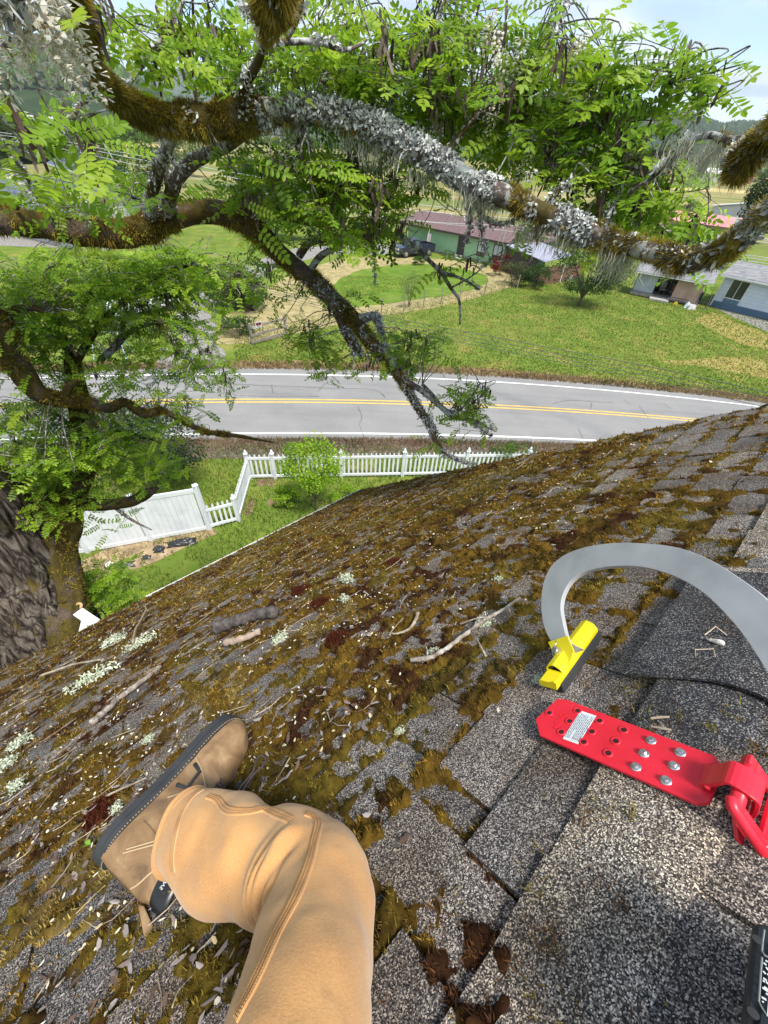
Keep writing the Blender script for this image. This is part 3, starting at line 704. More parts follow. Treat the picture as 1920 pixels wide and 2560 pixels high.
CON = [(.022, .042, .018), (.030, .052, .020), (.018, .034, .017), (.040, .062, .022)]; DEC = [(.06, .105, .025), (.085, .14, .035), (.045, .08, .022), (.11, .16, .04)]
forest('hill_forest', HR, 26000, 16, 30, .05, 1.03, M_FOR, 'dark conifer forest covering the long hill on the right skyline', CON, 3, (600, 2100))
forest('hill_forest', HL, 9000, 10, 22, .30, 1.03, M_FOR, 'mixed green forest covering the hill at the left skyline', CON+DEC[:3], 5, (-150, 700), .6)
forest('hill_forest', HR, 1500, 8, 16, .0, .06, M_FOR, 'green trees along the foot of the far hill on the right', DEC, 7, (600, 2100), .3)
def tree_band(name, pixs, n, h, depth, label, seed, cols=DEC, grp=None):
    r = np.random.default_rng(seed); pp = np.array([G(*q) for q in pixs]); s_ = r.uniform(0, len(pp)-1.001, n); i = s_.astype(int); f_ = (s_-i)[:, None]
    p = pp[i]*(1-f_)+pp[i+1]*f_; p = p+np.c_[r.normal(0, depth*.3, n), r.uniform(0, depth, n), np.zeros(n)]
    V = p[None].repeat(2, 0); c = []
    # each tree: 26 leafy facets in a rounded crown
    m_ = 26; hh = r.uniform(*h, n); a = r.normal(0, 1, (n, m_, 3)); a /= np.linalg.norm(a, axis=2)[..., None]; a = a*r.uniform(.55, 1, (n, m_, 1))
    cen = p[:, None]+a*np.stack([hh*.42, hh*.42, hh*.5], 1)[:, None]+np.array([0, 0, 1])*hh[:, None, None]*.52
    sz = hh[:, None, None]*r.uniform(.10, .2, (n, m_, 1)); t1 = r.normal(0, 1, (n, m_, 3)); t2 = r.normal(0, 1, (n, m_, 3))
    V = np.stack([cen+t1*sz, cen+t2*sz, cen-t1*sz, cen-t2*sz], 2).reshape(-1, 3); V[:, 2] = np.maximum(V[:, 2], .05)
    col = np.array(cols)[r.integers(0, len(cols), n)][:, None]*r.uniform(.65, 1.25, (n, m_, 1))
    o = mesh(name, V, np.arange(len(V)).reshape(-1, 4), M_FOR, None, False, np.repeat(col.reshape(-1, 3), 4, 0)); tag(o, label, 'trees', kind='stuff'); return o
tree_band('distant_trees', [(-60,318),(60,322),(160,338),(260,352),(360,352),(480,352)], 120, (5, 10), 60, 'loose rows of green trees across the valley fields at left', 2)
tree_band('distant_trees', [(600,360),(900,382),(1200,405),(1450,425),(1620,438)], 260, (5, 11), 120, 'green trees dotted along the far side of the valley', 4)
tree_band('distant_trees', [(1540,434),(1700,444),(1800,450),(1960,462)], 90, (5, 9), 60, 'low trees behind the distant roofs on the right', 6)
# hedgerow behind the cream house on the left
tree_band('hedgerow', [(10,408),(60,408),(120,408),(180,404)], 42, (5, 8.5), 8, 'dense grey green hedgerow behind the cream house at left', 9, [(.075, .10, .035), (.06, .085, .03), (.095, .12, .045)])
# pale field strips out in the valley
patch('field_strip', gm('ripe_field', (.42, .33, .12), (.34, .28, .10), rough=1, scale=.05, c3=(.5, .4, .17)), .05, [(100,332),(200,350),(330,366),(470,378),(470,370),(330,355),(210,339),(110,325)], [(1560,468),(1760,478),(1960,492),(1960,484),(1760,469),(1560,460)], jit=.02)
# the air
def haze():
    V = [(x, y, z) for z in (-9, 900) for y in (-400, 6700) for x in (-6500, 6500)]
    mb = MB(); mb.hexa(np.array(V, float)); o = mb.build('haze'); o['kind'] = 'stuff'
    mt = bpy.data.materials.new('haze_air'); mt.use_nodes = True; N = mt.node_tree.nodes; N.clear(); out = N.new('ShaderNodeOutputMaterial'); pv = N.new('ShaderNodeVolumePrincipled')
    pv.inputs['Color'].default_value = (.80, .90, 1.0, 1); pv.inputs['Density'].default_value = 0.85e-4; pv.inputs['Anisotropy'].default_value = 0.1
    mt.node_tree.links.new(pv.outputs[0], out.inputs['Volume']); o.data.materials.append(mt)
    tag(o, 'thin bluish haze in the air over the whole valley', 'haze')
haze()
# ---------------------------------------------------------------- white fences of the yard
M_VINYL = gm('white_vinyl', (.72, .74, .76), (.62, .64, .66), rough=.45, scale=2.5, c3=(.76, .77, .78))
def picket_mesh(w, h, th, tip=.07):
    pr = np.array([(-w/2, 0), (w/2, 0), (w/2, h-tip), (w*.34, h-tip*.4), (w*.12, h), (-w*.12, h), (-w*.34, h-tip*.4), (-w/2, h-tip)]); n = len(pr)
    V = [(x, -th/2, z) for x, z in pr]+[(x, th/2, z) for x, z in pr]
    me = bpy.data.meshes.new('picket'); me.from_pydata(V, [], [tuple(range(n)), tuple(range(2*n-1, n-1, -1))]+[(i, n+i, n+(i+1) % n, (i+1) % n) for i in range(n)]); me.materials.append(M_VINYL); me.update(); return me
PICK = picket_mesh(.072, 1.02, .02); PICKS = picket_mesh(.066, .93, .02)
def post_mb(p, h, w=.11, cap=True):
    mb = MB(); mb.box((p[0], p[1], h/2), (w, w, h))
    if cap:
        mb.lathe((p[0], p[1], h), [(w*.75, 0), (w*.75, .02), (w*.45, .035), (w*.5, .07), (w*.36, .12), (.012, .17)], 8)
    return mb
def picket_run(a, b, posts, root, sp, me, hz, org, first=None):
    a, b = np.array(a[:2]), np.array(b[:2]); d = b-a; Ln = np.linalg.norm(d); d = d/Ln; rz = math.atan2(d[1], d[0]); nrm = np.array([-d[1], d[0]])
    for z in (.14, hz-.2):
        mb = MB(); mb.box((*(a+b)/2, z), (Ln-.02, .045, .09), rz=rz); mb.build('rail', M_VINYL, root, local=org)
    for s_ in posts: post_mb(a+d*s_, hz+.0).build('post', M_VINYL, root, local=org)
    s_ = sp*.8
    while s_ < Ln-.05:
        if min(abs(s_-q) for q in posts+[-9]) > .085:
            q = a+d*s_; o = add('picket', me, None, root); o.location = (q[0]-org[0], q[1]-org[1], .06); o.rotation_euler = (0, random.gauss(0, .008), rz+random.gauss(0, .02))
        s_ += sp
cor = G(627, 1198); gc = G(598, 1303); gp = G(525, 1323)
fdir = np.array([.9885, .1515]); fend = cor[:2]+fdir*13.2
def s_at(px):                                            # run length whose post shows at column px
    lo, hi = 0, 13
    for _ in range(30):
        m_ = (lo+hi)/2
        if proj([*(cor[:2]+fdir*m_), 0.6])[0] < px: lo = m_
        else: hi = m_
    return lo
pf = empty('picket_fence', (cor[0], cor[1], 0)); tag(pf, 'white vinyl picket fence along the roadside edge of the yard', 'fence')
picket_run(cor, fend, [0.0]+[s_at(x) for x in (684, 853, 1009, 1165)]+[s_at(1165)+2.4, 12.9], pf, .165, PICK, 1.12, np.array([cor[0], cor[1], 0]))
pf2 = empty('picket_fence', (gc[0], gc[1], 0)); tag(pf2, 'white picket fence side run from the corner post back toward the house', 'fence')
picket_run(gc, cor, [0.0], pf2, .118, PICKS, 1.0, np.array([gc[0], gc[1], 0]))
pf3 = empty('picket_gate', (gp[0], gp[1], 0)); tag(pf3, 'short white picket section between tall privacy fence and picket corner', 'gate')
picket_run(gp, gc, [], pf3, .15, PICKS, .98, np.array([gp[0], gp[1], 0]))
pv = empty('privacy_fence', (gp[0], gp[1], 0)); tag(pv, 'tall solid white vinyl privacy fence behind the tree trunks', 'fence')
d = np.array([G(221, 1380)[0]-gp[0], G(221, 1380)[1]-gp[1]]); d /= np.linalg.norm(d); rz = math.atan2(d[1], d[0]); org = np.array([gp[0], gp[1], 0])
bmesh_board = MB(); bmesh_board.box((0, 0, .80), (.148, .03, 1.56)); bo = bmesh_board.build('board', M_VINYL, pv); first = True
for k in range(5):
    a = gp[:2]+d*1.68*k; bq = a+d*1.68; mid = (a+bq)/2
    post_mb(a, 1.80, .125, False).lathe((a[0], a[1], 1.80), [(.10, 0), (.10, .015), (.01, .05)], 4).build('post', M_VINYL, pv, local=org)
    for z, hh in ((.10, .13), (1.62, .13)):
        mb = MB(); mb.box((*mid, z), (1.56, .055, hh), rz=rz); mb.build('rail', M_VINYL, pv, local=org)
    for q in range(10):
        p = a+d*(.085+.1+.148*q+.0055*q); o = bo if first else add('board', bo.data, None, pv); first = False
        o.location = (p[0]-org[0], p[1]-org[1], .06); o.rotation_euler = (0, 0, rz)
# bits of torn black landscape fabric beside the privacy fence
M_PLAS = gm('black_plastic_sheet', (.012, .013, .015), (.03, .03, .033), rough=.35, scale=14)
def crumple(name, pix, sx, sy, h, mat, label, cat, seed, rz=0.0, grp=None, z0=.012):
    r = np.random.default_rng(seed); c = G(*pix); n = 14; U, Vv = np.meshgrid(np.linspace(-1, 1, n), np.linspace(-1, 1, n), indexing='ij')
    q = np.stack([U, Vv], -1).reshape(-1, 2); rad = np.linalg.norm(q, axis=1); ed = fbm(q*1.6+seed, seed, 3); k = 1+.45*(ed-.5)*2
    z = h*np.clip(1-rad**2*.7, 0, 1)*fbm(q*3+seed, seed+2, 3)*1.6+z0
    x, y = q[:, 0]*sx*k, q[:, 1]*sy*k; cs, sn = math.cos(rz), math.sin(rz)
    V = np.c_[c[0]+x*cs-y*sn, c[1]+x*sn+y*cs, np.where(rad > .95, z0, z)]
    i, j = np.meshgrid(np.arange(n-1), np.arange(n-1), indexing='ij'); o = mesh(name, V, np.stack([i*n+j, (i+1)*n+j, (i+1)*n+j+1, i*n+j+1], -1).reshape(-1, 4), mat, None, True)
    tag(o, label, cat, grp); return o
crumple('plastic_sheet', (305, 1413), .34, .12, .12, M_PLAS, 'black plastic scrap nearest the tree with a white disc at its end', 'plastic', 3, .3)
crumple('plastic_sheet', (398, 1375), .16, .12, .14, M_PLAS, 'small crumpled black plastic scrap in the middle of the straw bed', 'plastic', 5, .2)
crumple('plastic_sheet', (455, 1358), .42, .14, .16, M_PLAS, 'long torn black plastic strip lying toward the fence corner', 'plastic', 8, .35)
crumple('plastic_sheet', (366, 1394), .12, .08, .08, M_PLAS, 'tiny black plastic scrap between the two larger ones', 'plastic', 9, .2)
mb = MB(); c = G(275, 1413); mb.lathe((c[0], c[1], .015), [(.02, 0), (.10, 0), (.11, .02), (.10, .035), (.045, .03), (.02, .01)], 16); tag(mb.build('pot_lid', M_VINYL, smooth=True), 'round white plastic disc on the straw beside the black scrap', 'disc')
# ---------------------------------------------------------------- shrubs and trees of the setting
M_FOL = colmat('foliage', rough=.6, spec=.2, transl=.45)
M_BRN = gm('brown_bark', (.13, .10, .075), (.06, .045, .034), rough=.95, scale=9, bmp=.6, bscale=30, bdist=.01)
def leafcloud(c, shape, n, size, cols, r, blobs=14, up=.35, flat=.5, hollow=.55):
    """leaf-sized faces gathered in clumps through an ellipsoid volume, base at z=0 of c"""
    a = r.normal(0, 1, (blobs, 3)); a /= np.linalg.norm(a, axis=1)[:, None]; a *= r.uniform(hollow, 1, (blobs, 1))**.6*.78
    br = r.uniform(.22, .42, blobs)
    k = r.integers(0, blobs, n); q = r.normal(0, 1, (n, 3)); q /= np.linalg.norm(q, axis=1)[:, None]; q *= r.uniform(.35, 1.0, (n, 1))**.5
    p = (a[k]+q*br[k][:, None]); p[:, 2] = p[:, 2]*.5+.5; p = p*np.array([shape[0]/2, shape[1]/2, shape[2]]); p[:, 2] = np.maximum(p[:, 2], .02)
    nrm = q+np.array([0, 0, up])+r.normal(0, .55, (n, 3)); nrm /= np.linalg.norm(nrm, axis=1)[:, None]
    t = np.cross(nrm, r.normal(0, 1, (n, 3))); t /= np.linalg.norm(t, axis=1)[:, None]; b = np.cross(nrm, t)
    s_ = size*r.uniform(.6, 1.3, (n, 1)); w = s_*flat
    P0 = p+np.asarray(c)
    V = np.stack([P0-t*s_*.5, P0+b*w*.5-t*s_*.1, P0+t*s_*.5, P0-b*w*.5-t*s_*.1], 1).reshape(-1, 3)
    bc = np.array(cols)[r.integers(0, len(cols), blobs)][k]*r.uniform(.7, 1.3, (n, 1))
    return V, np.repeat(bc, 4, 0)
GREEN = [(.085, .155, .024), (.115, .195, .032), (.07, .125, .022)]; BRIGHT = [(.23, .38, .022), (.29, .44, .028), (.18, .32, .02)]; DARKG = [(.030, .058, .018), (.042, .075, .022)]
def plant(name, label, cat, base, shape, n, size, cols, seed, trunk=None, grp=None, blobs=14, lift=0.0, stems=3, flat=.5, extra=None):
    r = np.random.default_rng(seed); o = empty(name, (base[0], base[1], base[2] if len(base) > 2 else 0)); tag(o, label, cat, grp)
    V, c = leafcloud((0, 0, lift), shape, n, size, cols, r, blobs, flat=flat)
    cr = mesh('crown' if 'tree' in name or 'sapling' in name else 'foliage', V, np.arange(len(V)).reshape(-1, 4), M_FOL, o, False, c)
    mb = MB(); tr = trunk or .03
    for k in range(stems):
        a = 2*PI*k/stems+r.uniform(-.5, .5); top = np.array([math.cos(a)*shape[0]*.25, math.sin(a)*shape[1]*.25, lift+shape[2]*.72]); mid = top*np.array([.35, .35, .45])
        if lift > 0 and trunk: mid = np.array([math.cos(a)*.06, math.sin(a)*.06, lift*.8])
        mb.tube(spline([(0, 0, -.03), mid, top], 5), np.linspace(tr, tr*.2, 11), 6)
        for _ in range(3):
            e = np.array([r.uniform(-.4, .4)*shape[0], r.uniform(-.4, .4)*shape[1], lift+shape[2]*r.uniform(.3, .85)]); mb.tube(spline([mid, (mid+e)/2+np.array([0, 0, .05*shape[2]]), e], 4), np.linspace(tr*.45, tr*.1, 9), 5)
    mb.build('trunk' if 'tree' in name or 'sapling' in name else 'stem', M_BRN, o, smooth=True)
    return o
# near yard
b = G(790, 1275); plant('sapling_tree', 'bright lime green sapling standing in the yard before the picket fence', 'tree', b, (2.3, 1.7, 2.0), 5200, .085, BRIGHT, 1, .035, lift=.95, blobs=30, stems=2)
b = G(720, 1262); plant('sapling_shrub', 'low lime green shrub at the foot of the sapling', 'shrub', b, (1.3, .9, .75), 1500, .08, BRIGHT, 2, .012, blobs=12)
b = G(865, 1252); plant('sapling_shrub', 'low lime green clump on the right of the sapling by the gutter', 'shrub', b, (1.2, .9, .65), 1300, .08, BRIGHT, 12, .012, blobs=12)
b = G(1265, 1185); plant('roadside_shrub', 'light green shrub at the right end of the picket fence', 'shrub', b, (1.9, 1.3, 1.45), 2600, .08, [(.11, .19, .03), (.15, .24, .04), (.085, .15, .028)], 3, .015, blobs=18)
b = G(400, 1240); plant('laurel_shrub', 'dark glossy laurel shrub behind the privacy fence and tree', 'shrub', (-8.2, 11.0, 0), (4.4, 3.0, 2.9), 7000, .12, [(.035, .07, .022), (.05, .09, .028), (.03, .055, .02)], 4, .04, blobs=34)
b = P(245, 1480, 6.6)
# across the road
b = G(605, 800); plant('hedge_shrub', 'leafy green shrub growing behind the rail fence section', 'shrub', (b[0]-1.0, b[1]+2.2, 0), (5.6, 4.0, 3.0), 5200, .18, GREEN, 5, .05, blobs=34)
b = G(590, 850); plant('bramble_shrub', 'low bramble mound at the left end of the rail fence', 'shrub', (b[0], b[1]+.8, 0), (3.0, 2.0, 1.2), 2200, .13, [(.06, .11, .03), (.08, .14, .04)], 6, .02, blobs=18)
b = G(625, 775); plant('purple_shrub', 'dark purple leaved shrub beside the driveway', 'shrub', (b[0], b[1], 0), (3.6, 3.2, 3.7), 3600, .17, [(.030, .018, .022), (.045, .028, .030), (.022, .016, .018)], 7, .05, blobs=24)
b = G(1022, 768); plant('willow_shrub', 'thin pale grey green shrub standing against the wire fence', 'shrub', b, (2.3, 2.0, 3.0), 1700, .075, [(.12, .14, .07), (.15, .17, .09)], 8, .02, blobs=18, stems=7, flat=.3)
b = G(1045, 662); plant('grass_clump', 'round green plant clump in the straw before the green house', 'plant', b, (2.4, 2.0, .9), 900, .16, GREEN, 9, .015, blobs=9)
b = G(1215, 668); plant('small_shrub', 'small dark green shrub against the green house wall', 'shrub', b, (1.2, 1.0, 1.3), 500, .14, DARKG, 10, .02, blobs=7)
b = G(1248, 690); plant('red_shrub', 'red leaved shrub by the corner of the green house', 'shrub', b, (2.4, 2.0, 2.2), 1500, .15, [(.22, .018, .025), (.15, .015, .02), (.10, .02, .02)], 11, .03, blobs=14)
b = G(1278, 714); plant('garden_shrub', 'grey green bushy shrub at the end of the straw path', 'shrub', b, (3.4, 2.6, 2.2), 3000, .13, [(.085, .105, .035), (.11, .125, .05), (.065, .085, .03)], 13, .03, blobs=20)
b = G(1335, 722); plant('garden_shrub', 'darker green round shrub in front of the brown board fence', 'shrub', b, (3.2, 2.6, 2.1), 3000, .13, [(.045, .095, .02), (.06, .12, .026)], 14, .03, blobs=20)
b = G(1447, 765); plant('fruit_tree', 'small round fruit tree with forked trunk on the lawn', 'tree', b, (7.2, 5.2, 4.4), 9000, .17, [(.050, .098, .032), (.068, .12, .038), (.040, .078, .026)], 15, .12, blobs=40, lift=.85, stems=3)
b = G(1865, 606); plant('tall_tree', 'tall green poplar beside the red roofed barn', 'tree', b, (8.5, 7.5, 11.5), 9000, .42, [(.055, .105, .025), (.075, .13, .032), (.04, .08, .02)], 16, .25, blobs=60, stems=3)
b = G(1750, 660); plant('round_shrub', 'broad rounded shrub in front of the red roofed barn', 'shrub', (b[0], b[1], 0), (10, 7, 3.6), 6000, .25, [(.065, .12, .03), (.05, .095, .024)], 17, .08, blobs=40)
b = G(1690, 568); plant('conifer_tree', 'small blue green conifer at the barn end below the pole', 'tree', (*G(1705, 572)[:2], 0), (4.2, 4.2, 5.0), 2200, .3, [(.035, .065, .032), (.045, .08, .04)], 18, .1, blobs=20)
for q, (px, py, w, h, cl, sd, lb) in enumerate([(345, 525, 13, 9.5, GREEN, 21, 'big round green tree right of the cream house'), (255, 372, 17, 11, [(.085, .125, .04), (.07, .105, .035)], 22, 'tall grey green tree behind the cream house'), (470, 440, 13, 8, GREEN, 23, 'wide green tree in the field beyond the rail fence'), (610, 470, 9, 6, GREEN, 24, 'rounded green tree in the pasture left of the green house'), (30, 470, 8, 3.4, [(.09, .13, .04), (.07, .1, .03)], 25, 'pale green tree at the left frame edge behind the grey roof'), (690, 600, 9, 6.0, [(.06, .10, .04), (.075, .12, .05)], 26, 'soft green tree beside the driveway bend'), (1395, 610, 7, 4.2, GREEN, 27, 'green tree showing behind the carport roof')]):
    b = G(px, py); plant('field_tree', lb, 'tree', b, (w, w*.85, h), 5200, .42, cl, sd, .2, 'trees across the valley floor', blobs=40, lift=h*.08)
b = G(330, 600); plant('lime_tree', 'bright yellow green tree in front of the grey roofed house', 'tree', (b[0], b[1], 0), (9, 7, 5.8), 6500, .3, [(.15, .26, .02), (.19, .31, .03), (.11, .21, .02)], 31, .16, blobs=44, lift=.5)
# grass: blades in the near yard, tufts on the lawns across the road
def grass(name, label, pts, hh, ww, cols, seed):
    r = np.random.default_rng(seed); n = len(pts); az = r.uniform(0, 2*PI, n); h = r.uniform(*hh, n); w = r.uniform(*ww, n)
    s_ = np.c_[np.cos(az), np.sin(az), 0*az]; ln = np.c_[r.normal(0, .35, n)*h, r.normal(0, .35, n)*h, h]
    V = np.stack([pts-s_*w[:, None], pts+s_*w[:, None], pts+ln], 1).reshape(-1, 3)
    cn = fbm(pts[:, :2]*.7, seed, 4); cc = np.array(cols); c = cc[0]+(cc[1]-cc[0])*sstep(.35, .62, cn)[:, None]; c = np.where((r.uniform(0, 1, n) < .16+.5*sstep(.55, .7, fbm(pts[:, :2]*.35, seed+3, 3)))[:, None], cc[2], c)*r.uniform(.65, 1.35, (n, 1))
    o = mesh(name, V, np.arange(3*n).reshape(-1, 3), M_FOL, None, False, np.repeat(c, 3, 0)); tag(o, label, 'grass', kind='stuff')
r = np.random.default_rng(50); n = 62000
p = np.c_[r.uniform(-13, 5.5, n), r.uniform(4.5, 14.0, n), np.zeros(n)]
ky = p[:, 1] < road_y(-1.32, p[:, 0])+r.normal(0, .12, n); ky &= fbm(p[:, :2]*1.3, 51, 4) > .30
bd = np.array([G(390, 1385)[:2]]); ky &= ~((np.abs((p[:, 0]+6.9)*.92+(p[:, 1]-7.6)*-.38) < 1.6) & (np.abs((p[:, 0]+6.9)*.38+(p[:, 1]-7.45)*.92) < .28) & (r.uniform(0, 1, n) < .85))
grass('yard_grass', 'uneven green grass growing in the yard below the roof', p[ky], (.05, .17), (.008, .018), [(.11, .19, .022), (.17, .25, .035), (.30, .26, .10)], 52)
n = 130000
p = np.c_[r.uniform(-22, 36, n), 21.2+28*r.uniform(0, 1, n)**1.4, np.zeros(n)]
ky = (p[:, 1] > road_y(1.42, p[:, 0])+r.normal(0, .25, n))
pp = np.array([0])
q = p-CAM; zz = q@_fw; X_ = 960+F*(q@_rt)/zz; Y_ = 1280-F*(q@_up)/zz
ky &= ~((X_ > 380) & (X_ < 585) & (Y_ > 640)) & ~((X_ > 545) & (X_ < 850) & (Y_ < 850-.25*(X_-545)) ) & (Y_ > 690)
ky &= ~((X_ > 840) & (X_ < 1310) & (Y_ < 800-.23*(X_-840)) & (Y_ > 760-.23*(X_-840)))
grass('lawn_grass', 'mown green and yellowing lawn grass across the road', p[ky], (.04, .11), (.018, .045), [(.11, .185, .024), (.165, .225, .034), (.32, .25, .09)], 53)
n = 14000; x = r.uniform(-22, 26, n)
p = np.c_[x, road_y(1.22, x)+np.abs(r.normal(0, .55, n)), np.zeros(n)]
grass('verge_grass', 'dry brown grass fringe along the far road edge', p, (.06, .2), (.012, .03), [(.20, .12, .06), (.32, .23, .12), (.12, .10, .05)], 54)
n = 16000; x = r.uniform(-12, 9, n)
p = np.c_[x, road_y(-1.13, x)-np.abs(r.normal(0, .6, n)), np.zeros(n)]
grass('verge_grass', 'dry tan grass between the near road edge and picket fence', p, (.05, .22), (.008, .018), [(.26, .15, .08), (.36, .26, .15), (.14, .12, .05)], 55)
# ---------------------------------------------------------------- buildings across the road
def boards(name, c, groove, per, axis_mat='z', rough=.7):
    """painted siding with a darker line every per metres along local x (vertical boards) or z (laps)"""
    mt, N, L, B = nodes(name); v = objc(N, L); sp = N.new('ShaderNodeSeparateXYZ'); L.new(v, sp.inputs[0])
    m_ = N.new('ShaderNodeMath'); m_.operation = 'MULTIPLY'; L.new(sp.outputs[{'x': 'X', 'z': 'Z'}[axis_mat]], m_.inputs[0]); m_.inputs[1].default_value = 1/per
    fr = N.new('ShaderNodeMath'); fr.operation = 'FRACT'; L.new(m_.outputs[0], fr.inputs[0])
    g = ramp(N, L, fr.outputs[0], [(0.0, (0, 0, 0)), (0.09, (1, 1, 1))])
    n_ = ramp(N, L, noise(N, L, v, 1.5, 6), [(0.3, tuple(x*.85 for x in c)), (0.7, c)])
    L.new(mixc(N, L, g, groove, n_), B.inputs['Base Color']); B.inputs['Roughness'].default_value = rough; return mt
class Frame:
    def __init__(s, name, label, cat, o, ex, grp=None):
        s.o = np.array([o[0], o[1], 0.0]); e = np.array([ex[0], ex[1]], float); e /= np.linalg.norm(e); s.rz = math.atan2(e[1], e[0]); s.root = empty(name, s.o, s.rz); tag(s.root, label, cat, grp)
    def b(s, name, mat, parent=None, **k):
        fr = s
        class B_(MB):
            def done(q): return q.build(name, mat, parent or fr.root, **k)
        return B_()
    def loc(s, p):
        c, n = math.cos(-s.rz), math.sin(-s.rz); d = np.asarray(p, float)-s.o; return np.array([d[0]*c-d[1]*n, d[0]*n+d[1]*c, d[2]])
def window(fr, x, z, w, h, y=0.0, face=-1, mw=None, frame_mat=None, curtain=None, axis='x', sill=True):
    """window in a wall lying at local y (axis x) facing face; frame, pane and curtain are its own pieces"""
    frame_mat = frame_mat or M_WTRIM
    def bx(n, mat, x0, x1, z0, z1, d0, d1, parent):
        mb = MB(); c = ((x0+x1)/2, y+face*(d0+d1)/2, (z0+z1)/2); s_ = (x1-x0, abs(d1-d0), z1-z0)
        if axis == 'y': c = (y+face*(d0+d1)/2, (x0+x1)/2, (z0+z1)/2); s_ = (abs(d1-d0), x1-x0, z1-z0)
        mb.box(c, s_); return mb.build(n, mat, parent)
    t = .07
    mb = MB()
    for (a, b_, c, d_) in ((x-w/2-t, x+w/2+t, z-h/2-t, z-h/2), (x-w/2-t, x+w/2+t, z+h/2, z+h/2+t), (x-w/2-t, x-w/2, z-h/2, z+h/2), (x+w/2, x+w/2+t, z-h/2, z+h/2), (x-.02, x+.02, z-h/2, z+h/2)):
        cc, ss = ((a+b_)/2, y+face*.03, (c+d_)/2), (b_-a, .06, d_-c)
        if axis == 'y': cc, ss = (cc[1], cc[0], cc[2]), (ss[1], ss[0], ss[2])
        mb.box(cc, ss)
    wf = mb.build('window', frame_mat, fr.root)
    bx('pane', M_GLASS, x-w/2, x+w/2, z-h/2, z+h/2, .012, .02, wf)
    if curtain: bx('curtain', curtain, x-w/2+.03, x+w/2-.03, z-h/2+h*.28, z+h/2-.02, .021, .026, wf)
    return wf
M_GLASS = gm('window_glass', (.05, .06, .06), (.025, .03, .03), rough=.08, scale=1.2, spec=.8)
M_WTRIM = gm('window_trim_brown', (.06, .045, .04), (.045, .035, .03), rough=.6, scale=4)
M_WTW = gm('window_trim_white', (.72, .73, .73), (.62, .63, .63), rough=.5, scale=4)
M_CURT = gm('white_curtain', (.62, .66, .70), (.42, .46, .52), rough=.9, scale=6, stretch=(9, 9, .6))
M_GREENW = boards('green_board_siding', (.33, .54, .32), (.22, .38, .22), .2, 'x')
M_MAROON = gm('maroon_shingles', (.135, .085, .085), (.085, .052, .053), rough=.95, scale=5, detail=9, c3=(.185, .125, .122))
M_GREYR = gm('grey_shingles', (.20, .20, .21), (.13, .13, .14), rough=.95, scale=4, detail=9, c3=(.28, .28, .28), stretch=(.4, 1, 2.5))
M_BLUER = gm('slate_blue_shingles', (.085, .10, .135), (.06, .07, .10), rough=.9, scale=2.5, detail=9, c3=(.12, .14, .18))
M_GABLE = gm('mauve_gable_boards', (.26, .165, .155), (.20, .125, .12), rough=.8, scale=2)
M_CONC = gm('concrete', (.42, .40, .37), (.30, .29, .27), rough=.9, scale=4)
M_BROWNW = boards('brown_fence_boards', (.215, .105, .07), (.07, .035, .025), .16, 'x')
def roof_slab(fr, name, mat, p4, th=.09, parent=None):
    """p4: four corners (eave a, eave b, ridge b, ridge a)"""
    p = np.array(p4, float); n = np.cross(p[1]-p[0], p[3]-p[0]); n /= np.linalg.norm(n); n = n if n[2] > 0 else -n
    mb = MB(); mb.prism(p if np.cross(p[1]-p[0], p[3]-p[0])[2] < 0 else p[::-1], n*th); return mb.build(name, mat, parent or fr.root)
# --- green house: local x runs along the front toward the left, y goes back
fr = Frame('green_house', 'pale green single storey house with maroon shingle roof across the road', 'house', (10.9, 50.9), (-.78, .62)); O = fr.loc
mb = fr.b('wall', M_GREENW); mb.box((5.2, -3.3, 1.15), (10.4, 6.6, 2.3)); mb.done()
mb = fr.b('wall', M_GREENW); mb.box((12.4, -4.2, 1.1), (4.0, 6.0, 2.2)); mb.done()
mb = fr.b('foundation', M_CONC); mb.box((5.2, .02, .12), (10.4, .06, .24)); mb.done()
rf = roof_slab(fr, 'roof', M_MAROON, [(-.5, .6, 2.28), (14.6, .6, 2.28), (14.2, -3.2, 3.35), (-.2, -3.2, 3.35)])
roof_slab(fr, 'roof', M_MAROON, [(-.5, -7.2, 2.28), (14.6, -7.2, 2.28), (14.2, -3.2, 3.351), (-.2, -3.2, 3.351)])
mb = fr.b('fascia', M_WTRIM); mb.box((7.0, .6, 2.24), (15.1, .05, .16)); mb.done()
for x in (.9, 2.9): window(fr, x, 1.28, .95, 1.25, 0.0, 1, curtain=M_CURT)
mb = fr.b('garage_door', gm('green_garage_door', (.36, .58, .36), (.30, .50, .31), rough=.6, scale=2))
for k in range(4): mb.box((12.4, -1.17, .28+.5*k), (2.7, .06, .46))
mb.done()
mb = fr.b('corner_trim', M_WTRIM); mb.box((0.0, .03, 1.15), (.12, .06, 2.3)); mb.done()
mb = fr.b('door', gm('dark_door', (.05, .04, .04), rough=.5)); mb.box((5.6, .03, 1.05), (.95, .05, 2.05)); dr = mb.done()
mb = fr.b('handle', M_WTW, dr); mb.lathe((5.25, .09, 1.0), [(.03, 0), (.04, .03), (.02, .05)], 8); mb.done()
mb = fr.b('step', M_CONC); mb.box((5.6, .7, .10), (1.8, 1.2, .2)); mb.box((5.6, .45, .26), (1.4, .7, .12)); mb.done()
